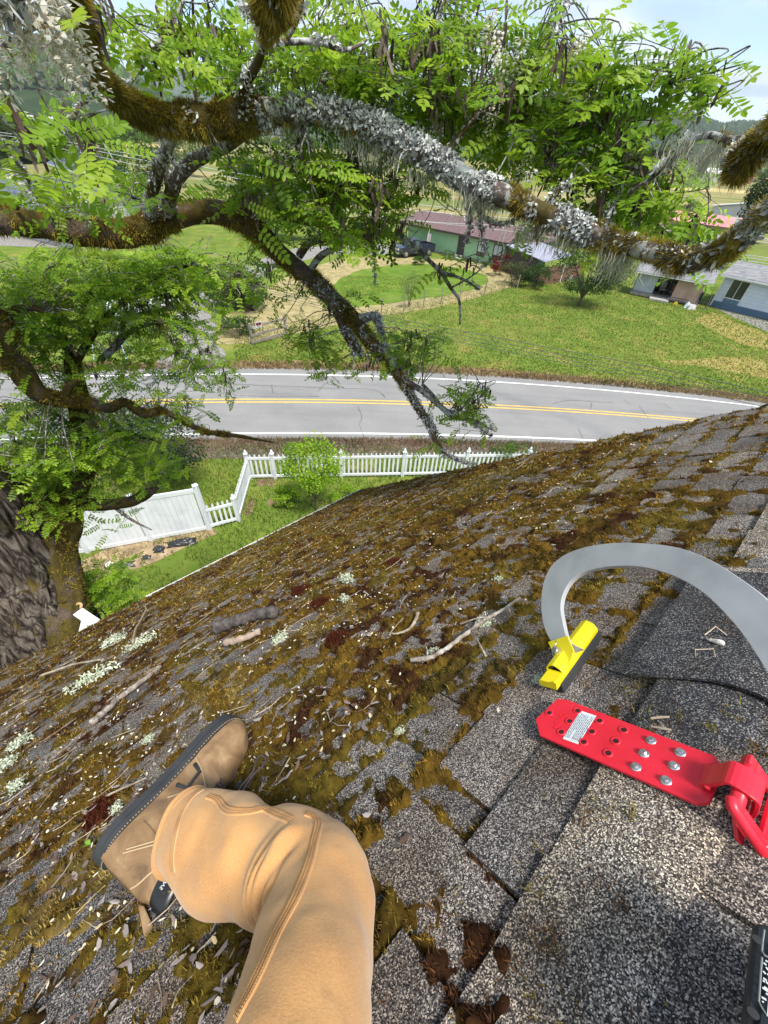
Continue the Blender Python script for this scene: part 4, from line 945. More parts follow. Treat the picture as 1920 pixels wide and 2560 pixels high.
# wing with mauve gable over a green side wall
mb = fr.b('wall', M_GREENW); mb.box((-1.9, -1.2, 1.05), (3.7, 2.0, 2.1)); mb.done()
a, bq, c = O((11.5, 50.6, 2.2)), O((15.4, 52.9, 2.2)), O((12.95, 51.1, 3.45))
mid = (a+bq)/2; c = np.array([mid[0], mid[1], 3.45]); back = np.array([0, -4.0, 0])
mb = fr.b('gable', M_GABLE); mb.prism([a, bq, c], back*.1); mb.done()
ov = np.array([0, .35, 0])
rt = roof_slab(fr, 'roof', M_MAROON, [a+ov+(a-mid)*.12, a+back+(a-mid)*.12, c+back+np.array([0, 0, .06]), c+ov+np.array([0, 0, .06])]); roof_slab(fr, 'roof', M_MAROON, [bq+ov+(bq-mid)*.12, bq+back+(bq-mid)*.12, c+back+np.array([0, 0, .061]), c+ov+np.array([0, 0, .061])])
# roof vents
mb = fr.b('vent_pipe', M_WTW)
for x, y in ((4, -2.6), (7.2, -2.4), (2.0, -2.2), (9.4, -2.8), (-.2, -2.5)): mb.lathe((x, y, 3.15), [(.08, 0), (.08, .35), (.14, .36), (.14, .44), (.03, .47)], 8)
mb.done()
# --- carport: pale corrugated sheet roof on posts beside the green house
M_TIN = boards('lavender_metal_sheet', (.33, .33, .41), (.22, .22, .29), .32, 'x', .45)
c4 = [G(1265, 613, 2.3), G(1351, 606, 2.3), G(1434, 639, 1.95), G(1363, 656, 1.95)]; cc = np.mean(c4, 0)
fr = Frame('carport', 'lean-to carport with pale metal sheet roof beside the green house', 'carport', cc, c4[3]-c4[0])
roof_slab(fr, 'roof_sheet', M_TIN, [fr.loc(p) for p in (c4[3], c4[2], c4[1], c4[0])], .05)
lp = [fr.loc(p) for p in c4]
for p in lp:
    mb = fr.b('post', M_WTRIM); q = p*.93; mb.box((q[0], q[1], (p[2]-.08)/2), (.1, .1, p[2]-.09)); mb.done()
mb = fr.b('side_panel', M_WTRIM); q0, q3 = lp[0]*.93, lp[3]*.93; mb.prism([(*q0[:2], .05), (*q3[:2], .05), (*q3[:2], 1.8), (*q0[:2], 2.1)], (0.03, .05, 0)); mb.done()
for k, (dx, dy, w, h, cl, lb) in enumerate([(-1.2, .3, .7, .55, (.55, .25, .12), 'orange tub stored under the carport'), (.2, .2, .9, .8, (.25, .23, .22), 'grey crate stored under the carport'), (1.5, -.2, .6, .5, (.5, .48, .45), 'pale bucket stored under the carport edge')]):
    p = cc+np.array([dx+1.5, dy-1.6, 0]); mb = MB(); mb.lathe((p[0], p[1], .012), [(w*.4, 0), (w*.5, h*.9), (w*.54, h*.92), (w*.54, h), (w*.46, h), (w*.4, h*.1)], 10); tag(mb.build(['tub', 'crate', 'bucket'][k], gm('store_%d' % k, cl, rough=.6)), lb, ['tub', 'crate', 'bucket'][k])
# --- brown board fence
a, bq = G(1338, 716), G(1418, 702); fr = Frame('board_fence', 'reddish brown vertical board fence behind the round shrub', 'fence', a, bq-a); Ln = np.linalg.norm((bq-a)[:2])+2.4
mbb = MB(); mbb.box((0, 0, .78), (.145, .025, 1.5)); bme = None; M_BR = gm('brown_board', (.235, .115, .075), (.165, .08, .055), rough=.85, scale=3)
x = .08
while x < Ln:
    if bme is None: o = mbb.build('board', M_BR, fr.root); bme = o.data
    else: o = add('board', bme, None, fr.root)
    o.location = (x, 0, random.uniform(-.03, .01)); o.rotation_euler = (random.gauss(0, .01), random.gauss(0, .008), 0); x += .155
for x in (0, Ln/2, Ln):
    mb = fr.b('post', M_WTW if x == Ln/2 else M_BR); mb.box((x, -.07, .8), (.09, .09, 1.66)); mb.done()
mb = fr.b('rail', M_BR); mb.box((Ln/2, -.03, 1.2), (Ln, .04, .09)); mb.box((Ln/2, -.03, .4), (Ln, .04, .09)); mb.done()
# --- blue house at the right with the white downspout
M_LAP = boards('pale_blue_lap_siding', (.60, .67, .76), (.30, .34, .40), .27, 'z'); M_SKIRT = boards('dark_blue_skirting', (.085, .15, .235), (.04, .07, .11), .27, 'z')
fr = Frame('blue_house', 'pale blue lap sided house with dark blue skirting at the right edge', 'house', (28.35, 41.0), (.70, -.715))
mb = fr.b('wall', M_LAP); mb.box((6.0, 2.6, 1.52), (12.0, 5.2, 2.0)); mb.done()
mb = fr.b('skirting', M_SKIRT); mb.box((6.0, 2.6, .26), (12.04, 5.24, .52)); mb.done()
roof_slab(fr, 'roof', M_GREYR, [(-.3, -.4, 2.5), (12.4, -.4, 2.5), (12.4, 2.6, 3.25), (-.3, 2.6, 3.25)]); roof_slab(fr, 'roof', M_GREYR, [(-.3, 5.6, 2.5), (12.4, 5.6, 2.5), (12.4, 2.6, 3.251), (-.3, 2.6, 3.251)])
mb = fr.b('gutter', M_WTW); mb.box((6.05, -.46, 2.47), (12.7, .12, .12)); mb.done()
mb = fr.b('downspout', M_WTW); mb.bar((.05, -.10, .1), (.05, -.10, 2.42), .09, .07); mb.bar((.05, -.10, 2.38), (.05, -.42, 2.44), .09, .07); mb.done()
mb = fr.b('gable', M_LAP); mb.prism([(0.0, .0, 2.52), (0.0, 5.2, 2.52), (0.0, 2.6, 3.2)], (.08, 0, 0)); mb.done()
wn = window(fr, 1.35, 1.62, 1.25, 1.35, 0.0, -1, frame_mat=M_WTW)
mb = fr.b('lower_panel', gm('window_panel_blue', (.10, .19, .28), (.07, .13, .2), rough=.3), wn); mb.box((1.35, -.035, .72), (1.2, .03, .4)); mb.done()
window(fr, 6.5, 1.62, 1.2, 1.1, 0.0, -1, frame_mat=M_WTW)
# --- lean-to shed on its left
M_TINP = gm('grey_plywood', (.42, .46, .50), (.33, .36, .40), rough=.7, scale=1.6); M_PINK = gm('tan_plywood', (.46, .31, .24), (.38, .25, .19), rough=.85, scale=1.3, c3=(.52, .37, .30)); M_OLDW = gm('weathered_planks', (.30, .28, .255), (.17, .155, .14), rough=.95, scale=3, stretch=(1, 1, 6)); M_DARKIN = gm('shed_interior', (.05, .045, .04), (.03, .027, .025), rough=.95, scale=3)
s0, s1 = G(1575, 735), G(1742, 768); fr = Frame('lean_to_shed', 'open lean-to shed of grey and tan plywood sheets left of the blue house', 'shed', s0, s1-s0); Ln = np.linalg.norm((s1-s0)[:2])
mb = fr.b('panel', M_TINP); mb.box((.30*Ln/2+.05, 0, 1.12), (.30*Ln, .03, 1.5), M=None); o = mb.done(); o['label'] = 'grey sheet at the left of the opening'
mb = fr.b('panel', M_PINK); mb.box((.78*Ln, -.02, 1.02), (.38*Ln, .03, 1.65)); o = mb.done(); o['label'] = 'tan plywood sheet at the right of the opening'
mb = fr.b('back_wall', M_DARKIN); mb.box((Ln/2, 2.3, 1.0), (Ln, .06, 2.0)); mb.box((.02, 1.15, 1.0), (.05, 2.3, 2.0)); mb.box((Ln-.02, 1.15, 1.0), (.05, 2.3, 2.0)); mb.done()
mb = fr.b('floor', M_OLDW); mb.box((Ln/2, 1.1, .2), (Ln, 2.4, .1)); mb.done()
for k in range(3):
    mb = fr.b('plank', M_OLDW); mb.box((.17*Ln+.02*k, -.12-.03*k, .30-.09*k), (.36*Ln, .14, .075)); mb.done()
roof_slab(fr, 'roof', M_GREYR, [(-.35, -.5, 1.92), (Ln+.3, -.5, 1.92), (Ln+.3, 2.5, 2.55), (-.35, 2.5, 2.55)], .06)
mb = fr.b('eave_board', M_WTW); mb.box((Ln/2, -.5, 1.9), (Ln+.6, .03, .09)); mb.done()
mb = fr.b('porch_slab', M_CONC); mb.box((.45*Ln, -.5, .10), (.28*Ln, .9, .16)); mb.done()
sh = fr
def wpt(fr, x, y, z=0): c, s_ = math.cos(fr.rz), math.sin(fr.rz); return np.array([fr.o[0]+x*c-y*s_, fr.o[1]+x*s_+y*c, z])
def chair(name, label, p, rz, mat, cat='chair'):
    o = empty(name, p, rz); tag(o, label, cat)
    mb = MB(); mb.box((0, 0, .42), (.48, .46, .08)); mb.build('seat', mat, o)
    mb = MB(); mb.box((0, .22, .72), (.48, .06, .55)); mb.build('backrest', mat, o)
    for sx in (-.2, .2):
        for sy in (-.19, .19):
            mb = MB(); mb.box((sx, sy, .19), (.05, .05, .38)); mb.build('leg', M_WTRIM, o)
chair('armchair', 'worn pale armchair inside the open lean-to shed', wpt(fr, .42*Ln, 1.0, .26), fr.rz+.2, M_OLDW); chair('wooden_chair', 'dark wooden chair in the middle of the open shed', wpt(fr, .52*Ln, 1.2, .26), fr.rz-.3, M_WTRIM); chair('wooden_chair', 'brown chair beside the tan plywood sheet in the shed', wpt(fr, .59*Ln, .7, .26), fr.rz, M_BR)
# clutter before the shed
def rail_frame(name, label, p, rz, w, h, d, mat):
    o = empty(name, p, rz); tag(o, label, 'frame')
    for sx in (-1, 1):
        mb = MB(); mb.bar((sx*w/2, -d/2, 0), (sx*w/2, d/2, h), .05); mb.build('leg', mat, o); mb = MB(); mb.bar((sx*w/2, d/2, 0), (sx*w/2, d/2, h), .05); mb.build('leg', mat, o)
    for z in (h*.45, h): mb = MB(); mb.bar((-w/2, d/2*(2*z/h-1) if z < h else d/2, z), (w/2, d/2*(2*z/h-1) if z < h else d/2, z), .045); mb.build('rail', mat, o)
M_STEELD = gm('dark_steel', (.07, .075, .085), (.04, .042, .05), rough=.5, metal=.4)
rail_frame('steel_frame', 'dark steel rail frame lying before the tan plywood', wpt(fr, .70*Ln, -.55), fr.rz, 1.5, .45, .5, M_STEELD); rail_frame('metal_stand', 'grey metal stand at the right end of the shed', wpt(fr, Ln+.25, -.35), fr.rz+.3, .9, 1.15, .5, M_STEELD)
crumple('scrap_heap', (1726, 772), .45, .3, .5, gm('white_scrap', (.5, .5, .48), (.25, .22, .2), rough=.7, scale=6), 'heap of white and brown scrap at the shed corner', 'scrap', 31, .2); crumple('scrap_bag', (1716, 770), .28, .2, .4, gm('blue_white_bag', (.55, .62, .66), rough=.6), 'pale blue plastic bag beside the scrap heap', 'bag', 33)
mb = MB(); p = wpt(fr, .70*Ln, -.7, .012); mb.box((p[0], p[1], .10), (.32, .16, .17), rz=fr.rz, taper=.8); mb.box((p[0], p[1], .21), (.12, .12, .06), rz=fr.rz); tag(mb.build('yellow_toy', gm('yellow_plastic', (.7, .5, .05), rough=.5)), 'small yellow plastic toy in front of the tan plywood', 'toy')
# --- red roofed barn, grey shed
fr = Frame('barn', 'low tan barn with faded red metal roof behind the round shrub', 'barn', (44.5, 87.0), (.80, -.60))
M_TAN = gm('tan_boards', (.40, .33, .26), (.32, .26, .2), rough=.9, scale=1); M_REDR = gm('faded_red_metal', (.56, .22, .23), (.46, .17, .18), rough=.6, scale=.7, c3=(.60, .30, .29))
mb = fr.b('wall', M_TAN); mb.box((5.5, 2.6, 1.2), (11, 5, 2.4)); mb.done()
roof_slab(fr, 'roof', M_REDR, [(-.5, -.4, 2.3), (11.5, -.4, 2.3), (11.5, 2.6, 3.5), (-.5, 2.6, 3.5)]); roof_slab(fr, 'roof', M_REDR, [(-.5, 5.6, 2.3), (11.5, 5.6, 2.3), (11.5, 2.6, 3.501), (-.5, 2.6, 3.501)])
mb = fr.b('gable', M_TAN); mb.prism([(0, 0.1, 2.4), (0, 5.1, 2.4), (0, 2.6, 3.4)], (.1, 0, 0)); mb.done()
mb = fr.b('door', M_WTRIM); mb.box((3.0, .06, .95), (1.6, .1, 1.9)); mb.done(); window(fr, 7.5, 1.4, 1.2, .8, .1, -1)
fr = Frame('grey_shed', 'pale grey shed with white mono-pitch roof beside the tall tree', 'shed', (63.5, 107), (.75, -.66))
mb = fr.b('wall', gm('pale_grey_wall', (.55, .56, .60), (.48, .49, .53), rough=.8, scale=1)); mb.prism([(0, 0, 0), (7, 0, 0), (7, 0, 4.6), (0, 0, 3.4)], (0, 5, 0)); mb.done()
roof_slab(fr, 'roof', M_WTW, [(-.4, -.4, 3.42), (7.4, -.4, 4.75), (7.4, 5.4, 4.75), (-.4, 5.4, 3.42)], .15)
mb = fr.b('door', M_WTW); mb.box((2.0, -.04, 1.0), (1.0, .06, 2.0)); mb.done()
# --- cream house and the grey roofed house at the left
M_CREAM = gm('cream_siding', (.66, .62, .45), (.60, .56, .40), rough=.7, scale=.8)
e1, e2 = np.array([-71.1, 100.7]), np.array([-58.2, 88.5])
fr = Frame('cream_house', 'cream house with slate grey hip roof beyond the boughs at left', 'house', e2, e1-e2); Ln = np.linalg.norm(e1-e2)
def hip_house(fr, L_, D_, zw, zr, wall, roofm, trim, sgn=-1):
    mb = fr.b('wall', wall); mb.box((L_/2, sgn*D_/2, zw/2), (L_, D_, zw)); mb.done()
    o_ = .6; a = [(-o_, -sgn*o_, zw), (L_+o_, -sgn*o_, zw), (L_+o_, sgn*(D_+o_), zw), (-o_, sgn*(D_+o_), zw)]; r0, r1 = (D_*.42, sgn*D_/2, zr), (L_-D_*.42, sgn*D_/2, zr)
    mb = fr.b('roof', roofm); mb.raw(np.array(a+[r0, r1]), [(0, 1, 5, 4), (1, 2, 5), (2, 3, 4, 5), (3, 0, 4), (3, 2, 1, 0)]); mb.done()
    mb = fr.b('fascia', trim)
    for k in range(4): p, q = np.array(a[k]), np.array(a[(k+1) % 4]); mb.bar(p-np.array([0, 0, .1]), q-np.array([0, 0, .1]), .08, .24)
    mb.done()
hip_house(fr, Ln, 9, 2.7, 5.2, M_CREAM, M_BLUER, M_WTW)
for x in (4, 9, 13): window(fr, x, 1.5, 1.2, 1.2, 0.0, 1, frame_mat=M_WTW)
mb = fr.b('downspout', M_WTW); mb.bar((5.5, .1, .1), (5.5, .1, 2.6), .15); mb.done()
fr = Frame('grey_roofed_house', 'long house with slate blue grey shingle roof at the left frame edge', 'house', (-30.5, 43.4), (-.89, .45))
mb = fr.b('wall', M_SIDE); mb.box((10, -4.5, 1.35), (20, 9, 2.7)); mb.done()
roof_slab(fr, 'roof', M_BLUER, [(-.5, .6, 2.7), (20.5, .6, 2.7), (20.5, -4.6, 4.7), (-.5, -4.6, 4.7)]); roof_slab(fr, 'roof', M_BLUER, [(-.5, -9.8, 2.7), (20.5, -9.8, 2.7), (20.5, -4.6, 4.701), (-.5, -4.6, 4.701)])
mb = fr.b('gutter', M_WTW); mb.box((10, .68, 2.66), (21, .14, .16)); mb.done()
mb = fr.b('gable', M_SIDE); mb.prism([(0, 0, 2.7), (0, -9, 2.7), (0, -4.6, 4.6)], (.1, 0, 0)); mb.done()
for x in (3, 7, 12): window(fr, x, 1.5, 1.4, 1.2, 0.0, 1, frame_mat=M_WTW)
# --- far farm buildings
def farm(name, label, p, ex, L_, D_, zw, zr, wall, roofm, grp=None):
    fr = Frame(name, label, 'building', p, ex, grp); mb = fr.b('wall', wall); mb.box((L_/2, D_/2, zw/2), (L_, D_, zw)); mb.prism([(0, 0, zw), (0, D_, zw), (0, D_/2, zr)], (.3, 0, 0)); mb.prism([(L_-.3, 0, zw), (L_-.3, D_, zw), (L_-.3, D_/2, zr)], (.3, 0, 0)); mb.done()
    roof_slab(fr, 'roof', roofm, [(-.5, -.5, zw-.1), (L_+.5, -.5, zw-.1), (L_+.5, D_/2, zr), (-.5, D_/2, zr)], .2); roof_slab(fr, 'roof', roofm, [(-.5, D_+.5, zw-.1), (L_+.5, D_+.5, zw-.1), (L_+.5, D_/2, zr+.01), (-.5, D_/2, zr+.01)], .2)
    mb = fr.b('door', M_WTRIM); mb.box((L_*.5, -.1, zw*.32), (L_*.22, .2, zw*.64)); mb.done()
M_FW = gm('far_white_wall', (.68, .67, .62), rough=.8, scale=.2); M_FR = gm('far_red_roof', (.45, .20, .18), rough=.8, scale=.2); M_FG = gm('far_grey_roof', (.42, .43, .45), rough=.7, scale=.2)
gg = 'farm buildings on the far side of the valley'
farm('farm_barn', 'long pale metal roofed barn at the left frame edge', (-395, 520), (.8, .6), 46, 20, 5, 10, M_CREAM, M_FG)
for px, py, L_, z, wm, rm, lb in [(1753, 452, 12, 9, M_FW, M_FW, 'tiny white gabled farm building left of the pole top'), (1783, 450, 9, 5, M_FW, M_FR, 'tiny white house with red roof just right of the pole'), (1800, 452, 14, 5, M_FW, M_FG, 'tiny pale shed between the red roofs'), (1825, 456, 17, 5.5, M_FR, M_FR, 'tiny red barn below the mossy stub'), (1852, 457, 9, 4.5, M_FW, M_FG, 'tiny white house left of the tall tree top'), (1908, 464, 12, 5, M_FW, M_FR, 'tiny red roofed house at the right edge'), (1560, 436, 10, 5, M_FW, M_FG, 'tiny white house seen through the foliage'), (1655, 444, 8, 4.5, M_FW, M_FR, 'tiny red roofed house just left of the white farm building')]:
    p = G(px, py); farm('farmhouse', lb, p, (.9, -.4), L_, L_*.6, z*.6, z, wm, rm, gg)
# ---------------------------------------------------------------- things across the road
M_POSTW = gm('grey_post_wood', (.30, .26, .21), (.18, .15, .12), rough=.95, scale=8, stretch=(1, 1, .3))
# rail fence section with a warning sign
a, bq = G(632, 862), G(716, 838); fr = Frame('rail_fence', 'weathered three rail wooden fence section with a small sign', 'fence', a, bq-a); Ln = np.linalg.norm((bq-a)[:2])
for x, h in ((0, 1.22), (Ln, 1.18)):
    mb = fr.b('post', M_POSTW); mb.box((x, 0, h/2), (.13, .13, h)); mb.done()
for z in (.18, .56, 1.02):
    mb = fr.b('rail', M_POSTW); mb.box((Ln/2, -.085, z), (Ln+.15, .04, .14)); mb.done()
mb = fr.b('rail_end', M_WTW); mb.box((.14, -.115, .98), (.03, .02, .16)); mb.box((.22, -.115, .98), (.03, .02, .16)); mb.box((.30, -.115, .98), (.03, .02, .16)); mb.done()
sg = empty('warning_sign', wpt(fr, .52, -.13, .93), fr.rz); tag(sg, 'small white sign with black and red panel nailed on the rail fence', 'sign')
mb = MB(); mb.box((0, 0, .16), (.40, .012, .32)); mb.build('plate', M_WTW, sg)
mb = MB(); mb.box((0, -.009, .19), (.34, .006, .15)); mb.build('black_panel', gm('sign_black', (.02, .02, .02), rough=.5), sg)
mb = MB(); mb.lathe((0, -.0135, .19), [(.05, -.001), (.05, .001)], 12, M=[[1, 0, 0], [0, 0, 1], [0, 1, 0]]); mb.box((0, -.0135, .135), (.3, .003, .025)); mb.build('red_mark', gm('sign_red', (.55, .03, .05), rough=.5), sg)
mb = MB()
for k in range(3): mb.box((0, -.0085, .085-.025*k), (.26-.04*k, .003, .010))
mb.build('text_line', gm('sign_text', (.1, .1, .1), rough=.6), sg)
# wire fence along the straw strip
wf = [(830,812),(953,790),(1008,786),(1058,770),(1102,760),(1148,746),(1210,738),(1258,728),(1292,722),(1320,715)]
fence_root = empty('wire_fence', G(*wf[1])); tag(fence_root, 'wire fence on thin wooden posts around the loop lawn', 'fence'); org = np.array(fence_root.location)
tops = []
for q in wf[1:]:
    g = G(*q); h = random.uniform(1.15, 1.4); mb = MB(); mb.tube([(g[0], g[1], 0), (g[0]+.01, g[1], h*.6), (g[0]+random.gauss(0, .03), g[1], h)], [.05, .047, .04], 6); mb.build('post', M_POSTW, fence_root, local=org); tops.append((g, h))
M_WIRE = gm('wire', (.28, .28, .28), rough=.4, metal=.5)
for f_ in (.35, .65, .92):
    mb = MB(); mb.tube([np.array([g[0], g[1], h*f_]) for g, h in tops], .006, 3, False); mb.build('wire', M_WIRE, fence_root, local=org)
# mailbox and reflector post
g = G(884, 925); o = empty('mailbox', g); tag(o, 'dark blue mailbox on a wooden post at the far road edge', 'mailbox')
mb = MB(); mb.box((0, 0, .45), (.1, .1, .9)); mb.build('post', M_POSTW, o)
mb = MB(); pr = [(.13*math.cos(a_), 0, .13*math.sin(a_)+.16) for a_ in np.linspace(0, PI, 9)]+[(-.13, 0, 0), (.13, 0, 0)]; mb.prism(np.array(pr)+np.array([0, -.27, .9]), (0, .5, 0)); mb.build('box', gm('navy_metal', (.035, .05, .10), (.025, .03, .07), rough=.4), o)
mb = MB(); mb.box((0, -.276, 1.05), (.12, .01, .12)); mb.build('number_plate', M_WTW, o)
mb = MB(); mb.box((.14, -.1, 1.16), (.012, .1, .12)); mb.build('flag', gm('mailbox_flag', (.5, .04, .04)), o)
g = G(917, 925); o = empty('marker_post', g); tag(o, 'squat brown wooden marker post right of the mailbox', 'post')
mb = MB(); mb.box((0, 0, .42), (.26, .16, .84)); mb.build('timber', gm('brown_timber', (.20, .12, .10), (.13, .08, .065), rough=.9, scale=5, stretch=(1, 1, .3)), o); mb = MB(); mb.box((0, 0, .855), (.30, .2, .03)); mb.build('cap', M_POSTW, o)
# pickup truck before the green house
g = G(1012, 641); gf, gr_ = G(992, 643), G(1040, 639)
fr = Frame('pickup_truck', 'dark blue pickup truck parked before the green house', 'truck', (gf[0]+.4, gf[1]+.6), gr_-gf)
M_NAVY = gm('navy_car_paint', (.018, .024, .045), (.014, .018, .03), rough=.25, spec=.6); M_CHR = gm('chrome', (.6, .6, .6), rough=.25, metal=.9); M_TYRE = gm('tyre_rubber', (.02, .02, .02), rough=.9); M_WS = gm('windscreen', (.10, .13, .15), (.06, .08, .09), rough=.06, spec=.9)
def yx(pts, y0, y1): return [(x, y0, z) for x, z in pts], (0, y1-y0, 0)
mb = fr.b('body', M_NAVY, bevel=.04); p, e = yx([(-.9, .38), (4.2, .38), (4.25, .95), (2.0, .97), (1.9, .98), (.75, 1.02), (-.75, .98), (-.92, .8)], -.95, .95); mb.prism(p, e); mb.done()
mb = fr.b('cab', M_NAVY, bevel=.05); p, e = yx([(.72, 1.0), (2.05, .97), (1.98, 1.58), (1.85, 1.66), (1.25, 1.66)], -.86, .86); mb.prism(p, e); mb.done()
mb = fr.b('windscreen', M_WS); p, e = yx([(.74, 1.05), (1.21, 1.60), (1.19, 1.62), (.71, 1.07)], -.76, .76); mb.prism(p, e); mb.done()
for s_ in (-1, 1):
    mb = fr.b('window', M_WS); mb.prism([(1.0, s_*.865, 1.08), (1.95, s_*.865, 1.06), (1.88, s_*.865, 1.55), (1.32, s_*.865, 1.56)], (0, s_*.012, 0)); mb.done()
    mb = fr.b('headlight', gm('headlight_glass', (.75, .75, .72), rough=.15)); mb.box((-.90, s_*.72, .82), (.06, .3, .2)); mb.done()
    mb = fr.b('mirror', M_NAVY); mb.box((.95, s_*1.02, 1.12), (.1, .16, .14)); mb.done()
    for x in (0.0, 3.3):
        mb = fr.b('wheel', M_TYRE); mb.lathe((x, s_*.93-.12, .38), [(.2, 0), (.36, 0), (.39, .05), (.39, .19), (.36, .24), (.2, .24)], 16, M=[[1, 0, 0], [0, 0, 1], [0, 1, 0]]); w_ = mb.done()
        mb = fr.b('rim', M_CHR, w_); mb.lathe((x, s_*.93+s_*.125-.01, .38), [(.05, -.01), (.2, -.012), (.22, .02), (.05, .025)], 12, M=[[1, 0, 0], [0, 0, 1], [0, 1, 0]]); mb.done()
mb = fr.b('bumper', M_CHR, bevel=.02); mb.box((-.98, 0, .5), (.12, 1.9, .2)); mb.done()
mb = fr.b('grille', M_CHR); mb.box((-.93, 0, .8), (.04, 1.0, .22)); mb.done()
mb = fr.b('bed_wall', M_NAVY); mb.box((3.15, .9, 1.05), (2.2, .08, .22)); mb.box((3.15, -.9, 1.05), (2.2, .08, .22)); mb.box((4.22, 0, 1.05), (.08, 1.8, .22)); mb.done()
# striped flag hanging by the garage
g = G(1062, 632); o = empty('striped_flag', g); tag(o, 'red and white striped banner leaning by the garage door', 'flag')
mb = MB(); mb.tube([(0, 0, 0), (.25, 0, 2.3)], .03, 6); mb.build('pole', M_WTW, o)
for k in range(7):
    mb = MB(); x0 = .02+.055*k; mb.prism([(x0, 0, .35), (x0+.055, .012*math.sin(k), .35), (x0+.055+.12, .02*math.sin(k), 1.9), (x0+.12, 0, 1.9)], (0, .015, 0)); mb.build('stripe', gm('flag_red', (.42, .05, .06)) if k % 2 else M_WTW, o)
# white car on the driveway at the left, seen through the leaves
g = G(352, 800); fr = Frame('white_car', 'white car with sloping windscreen parked behind the tree leaves', 'car', (g[0]-1.2, g[1]+.4), (.55, .83))
M_WCAR = gm('white_car_paint', (.72, .73, .74), (.68, .69, .70), rough=.25, spec=.6)
mb = fr.b('body', M_WCAR, bevel=.06); p, e = yx([(-.8, .3), (3.5, .3), (3.6, .75), (3.4, .92), (.7, .95), (-.6, .8), (-.82, .6)], -.85, .85); mb.prism(p, e); mb.done()
mb = fr.b('cab', M_WCAR, bevel=.06); p, e = yx([(.6, .94), (3.3, .91), (2.9, 1.42), (1.5, 1.45)], -.74, .74); mb.prism(p, e); mb.done()
mb = fr.b('windscreen', M_WS); p, e = yx([(.62, 1.0), (1.46, 1.42), (1.43, 1.46), (.58, 1.02)], -.66, .66); mb.prism(p, e); mb.done()
for s_ in (-1, 1):
    mb = fr.b('window', M_WS); mb.prism([(1.0, s_*.745, 1.0), (3.05, s_*.745, .98), (2.8, s_*.745, 1.36), (1.6, s_*.745, 1.38)], (0, s_*.01, 0)); mb.done()
    mb = fr.b('headlight', M_CHR); mb.box((-.74, s_*.6, .68), (.1, .3, .14)); mb.done()
    for x in (.1, 2.7):
        mb = fr.b('wheel', M_TYRE); mb.lathe((x, s_*.8-.1, .31), [(.18, 0), (.30, 0), (.32, .05), (.32, .16), (.30, .2), (.18, .2)], 16, M=[[1, 0, 0], [0, 0, 1], [0, 1, 0]]); mb.done()
# blue swing set
g = G(285, 890); o = empty('swing_set', g, .15); tag(o, 'pale blue metal swing set on the grass left of the driveway', 'swing set'); M_SW = gm('pale_blue_tube', (.42, .58, .66), (.34, .48, .56), rough=.4)
for x in (-.65, .65):
    for y in (-.5, .5): mb = MB(); mb.tube([(x*1.25, y, 0), (x, 0, 1.25)], .03, 6); mb.build('leg', M_SW, o)
mb = MB(); mb.tube([(-.75, 0, 1.25), (.75, 0, 1.25)], .035, 6); mb.build('top_bar', M_SW, o)
for x in (-.3, .3):
    mb = MB(); mb.box((x, 0, .35), (.3, .16, .03)); s_ = mb.build('seat', M_STEELD, o)
    for dx in (-.14, .14): mb = MB(); mb.tube([(x+dx, 0, .36), (x+dx, 0, 1.24)], .008, 4); mb.build('rope', M_WIRE, s_)
# utility pole, wires, far white gate
def upole(px, py, h, label, lean=(0, 0)):
    g = G(px, py) if px is not None else np.array(py); o = empty('utility_pole', g); tag(o, label, 'pole')
    mb = MB(); mb.tube([(0, 0, 0), (lean[0], lean[1], h)], [.17, .12], 8); mb.build('shaft', M_POSTW, o); mb = MB(); mb.box((lean[0]*.93, lean[1]*.93, h*.93), (2.2, .12, .12)); mb.build('crossarm', M_POSTW, o)
    mb = MB(); mb.lathe((lean[0]*.8+.2, 0, h*.75), [(.2, 0), (.22, .1), (.22, .8), (.1, .9)], 10); mb.build('transformer', M_CONC, o)
g = G(1738, 540); upole(1738, 540, height_at(g, 452), 'wooden utility pole standing in the pasture above the red roof')
def wire(label, pts, rad, mat, sag=.0):
    p = [P(*q) for q in pts]; out = spline(p, 14); o = mesh('power_line', *tube_vf(out, rad, 5), mat); tag(o, label, 'power line', 'overhead power lines')
M_CABL = gm('pale_cable', (.55, .57, .58), rough=.5); M_CABD = gm('dark_cable', (.10, .105, .10), rough=.6)
for k, dy in enumerate((0, 9, 24)):
    wire(['upper', 'middle', 'lower'][k]+' of three pale power lines passing over the cream house roof', [(-250, 300+dy*.6, 80), (112, 346+dy*.8, 66), (320, 384+dy, 58), (700, 452+dy*1.6, 52), (1053, 512+dy*1.7, 48), (1655, 566+dy*.4, 46), (1920, 598+dy*.4, 46), (2300, 650+dy*.4, 46)], .022, M_CABL)
wire('pale service cable crossing over the green house roof', [(780, 520, 50), (1053, 553, 46), (1250, 575, 42), (1390, 596, 40), (1700, 640, 38), (2200, 720, 36)], .018, M_CABL)
for k, (dy, lb) in enumerate(((0, 'top'), (11, 'second'), (20, 'third'), (29, 'lowest'))):
    wire(lb+' of four dark cables hanging across the lawn above the road', [(300, 655+dy*.3, 30), (600, 705+dy*.5, 26), (963, 790+dy*.8, 23), (1220, 840+dy, 21.5), (1600, 912+dy*1.2, 20), (1920, 982+dy*1.3, 19), (2400, 1090+dy*1.5, 18)], .011 if k else .014, M_CABD)
g = G(1880, 668); o = empty('white_gate', g, -.5); tag(o, 'white pipe gate behind the blue house roof', 'gate')
for x in (-1.5, 1.5): mb = MB(); mb.box((x, 0, .65), (.1, .1, 1.3)); mb.build('post', M_WTW, o)
for z in (.25, .6, .95, 1.2): mb = MB(); mb.box((0, 0, z), (3.0, .05, .06)); mb.build('rail', M_WTW, o)
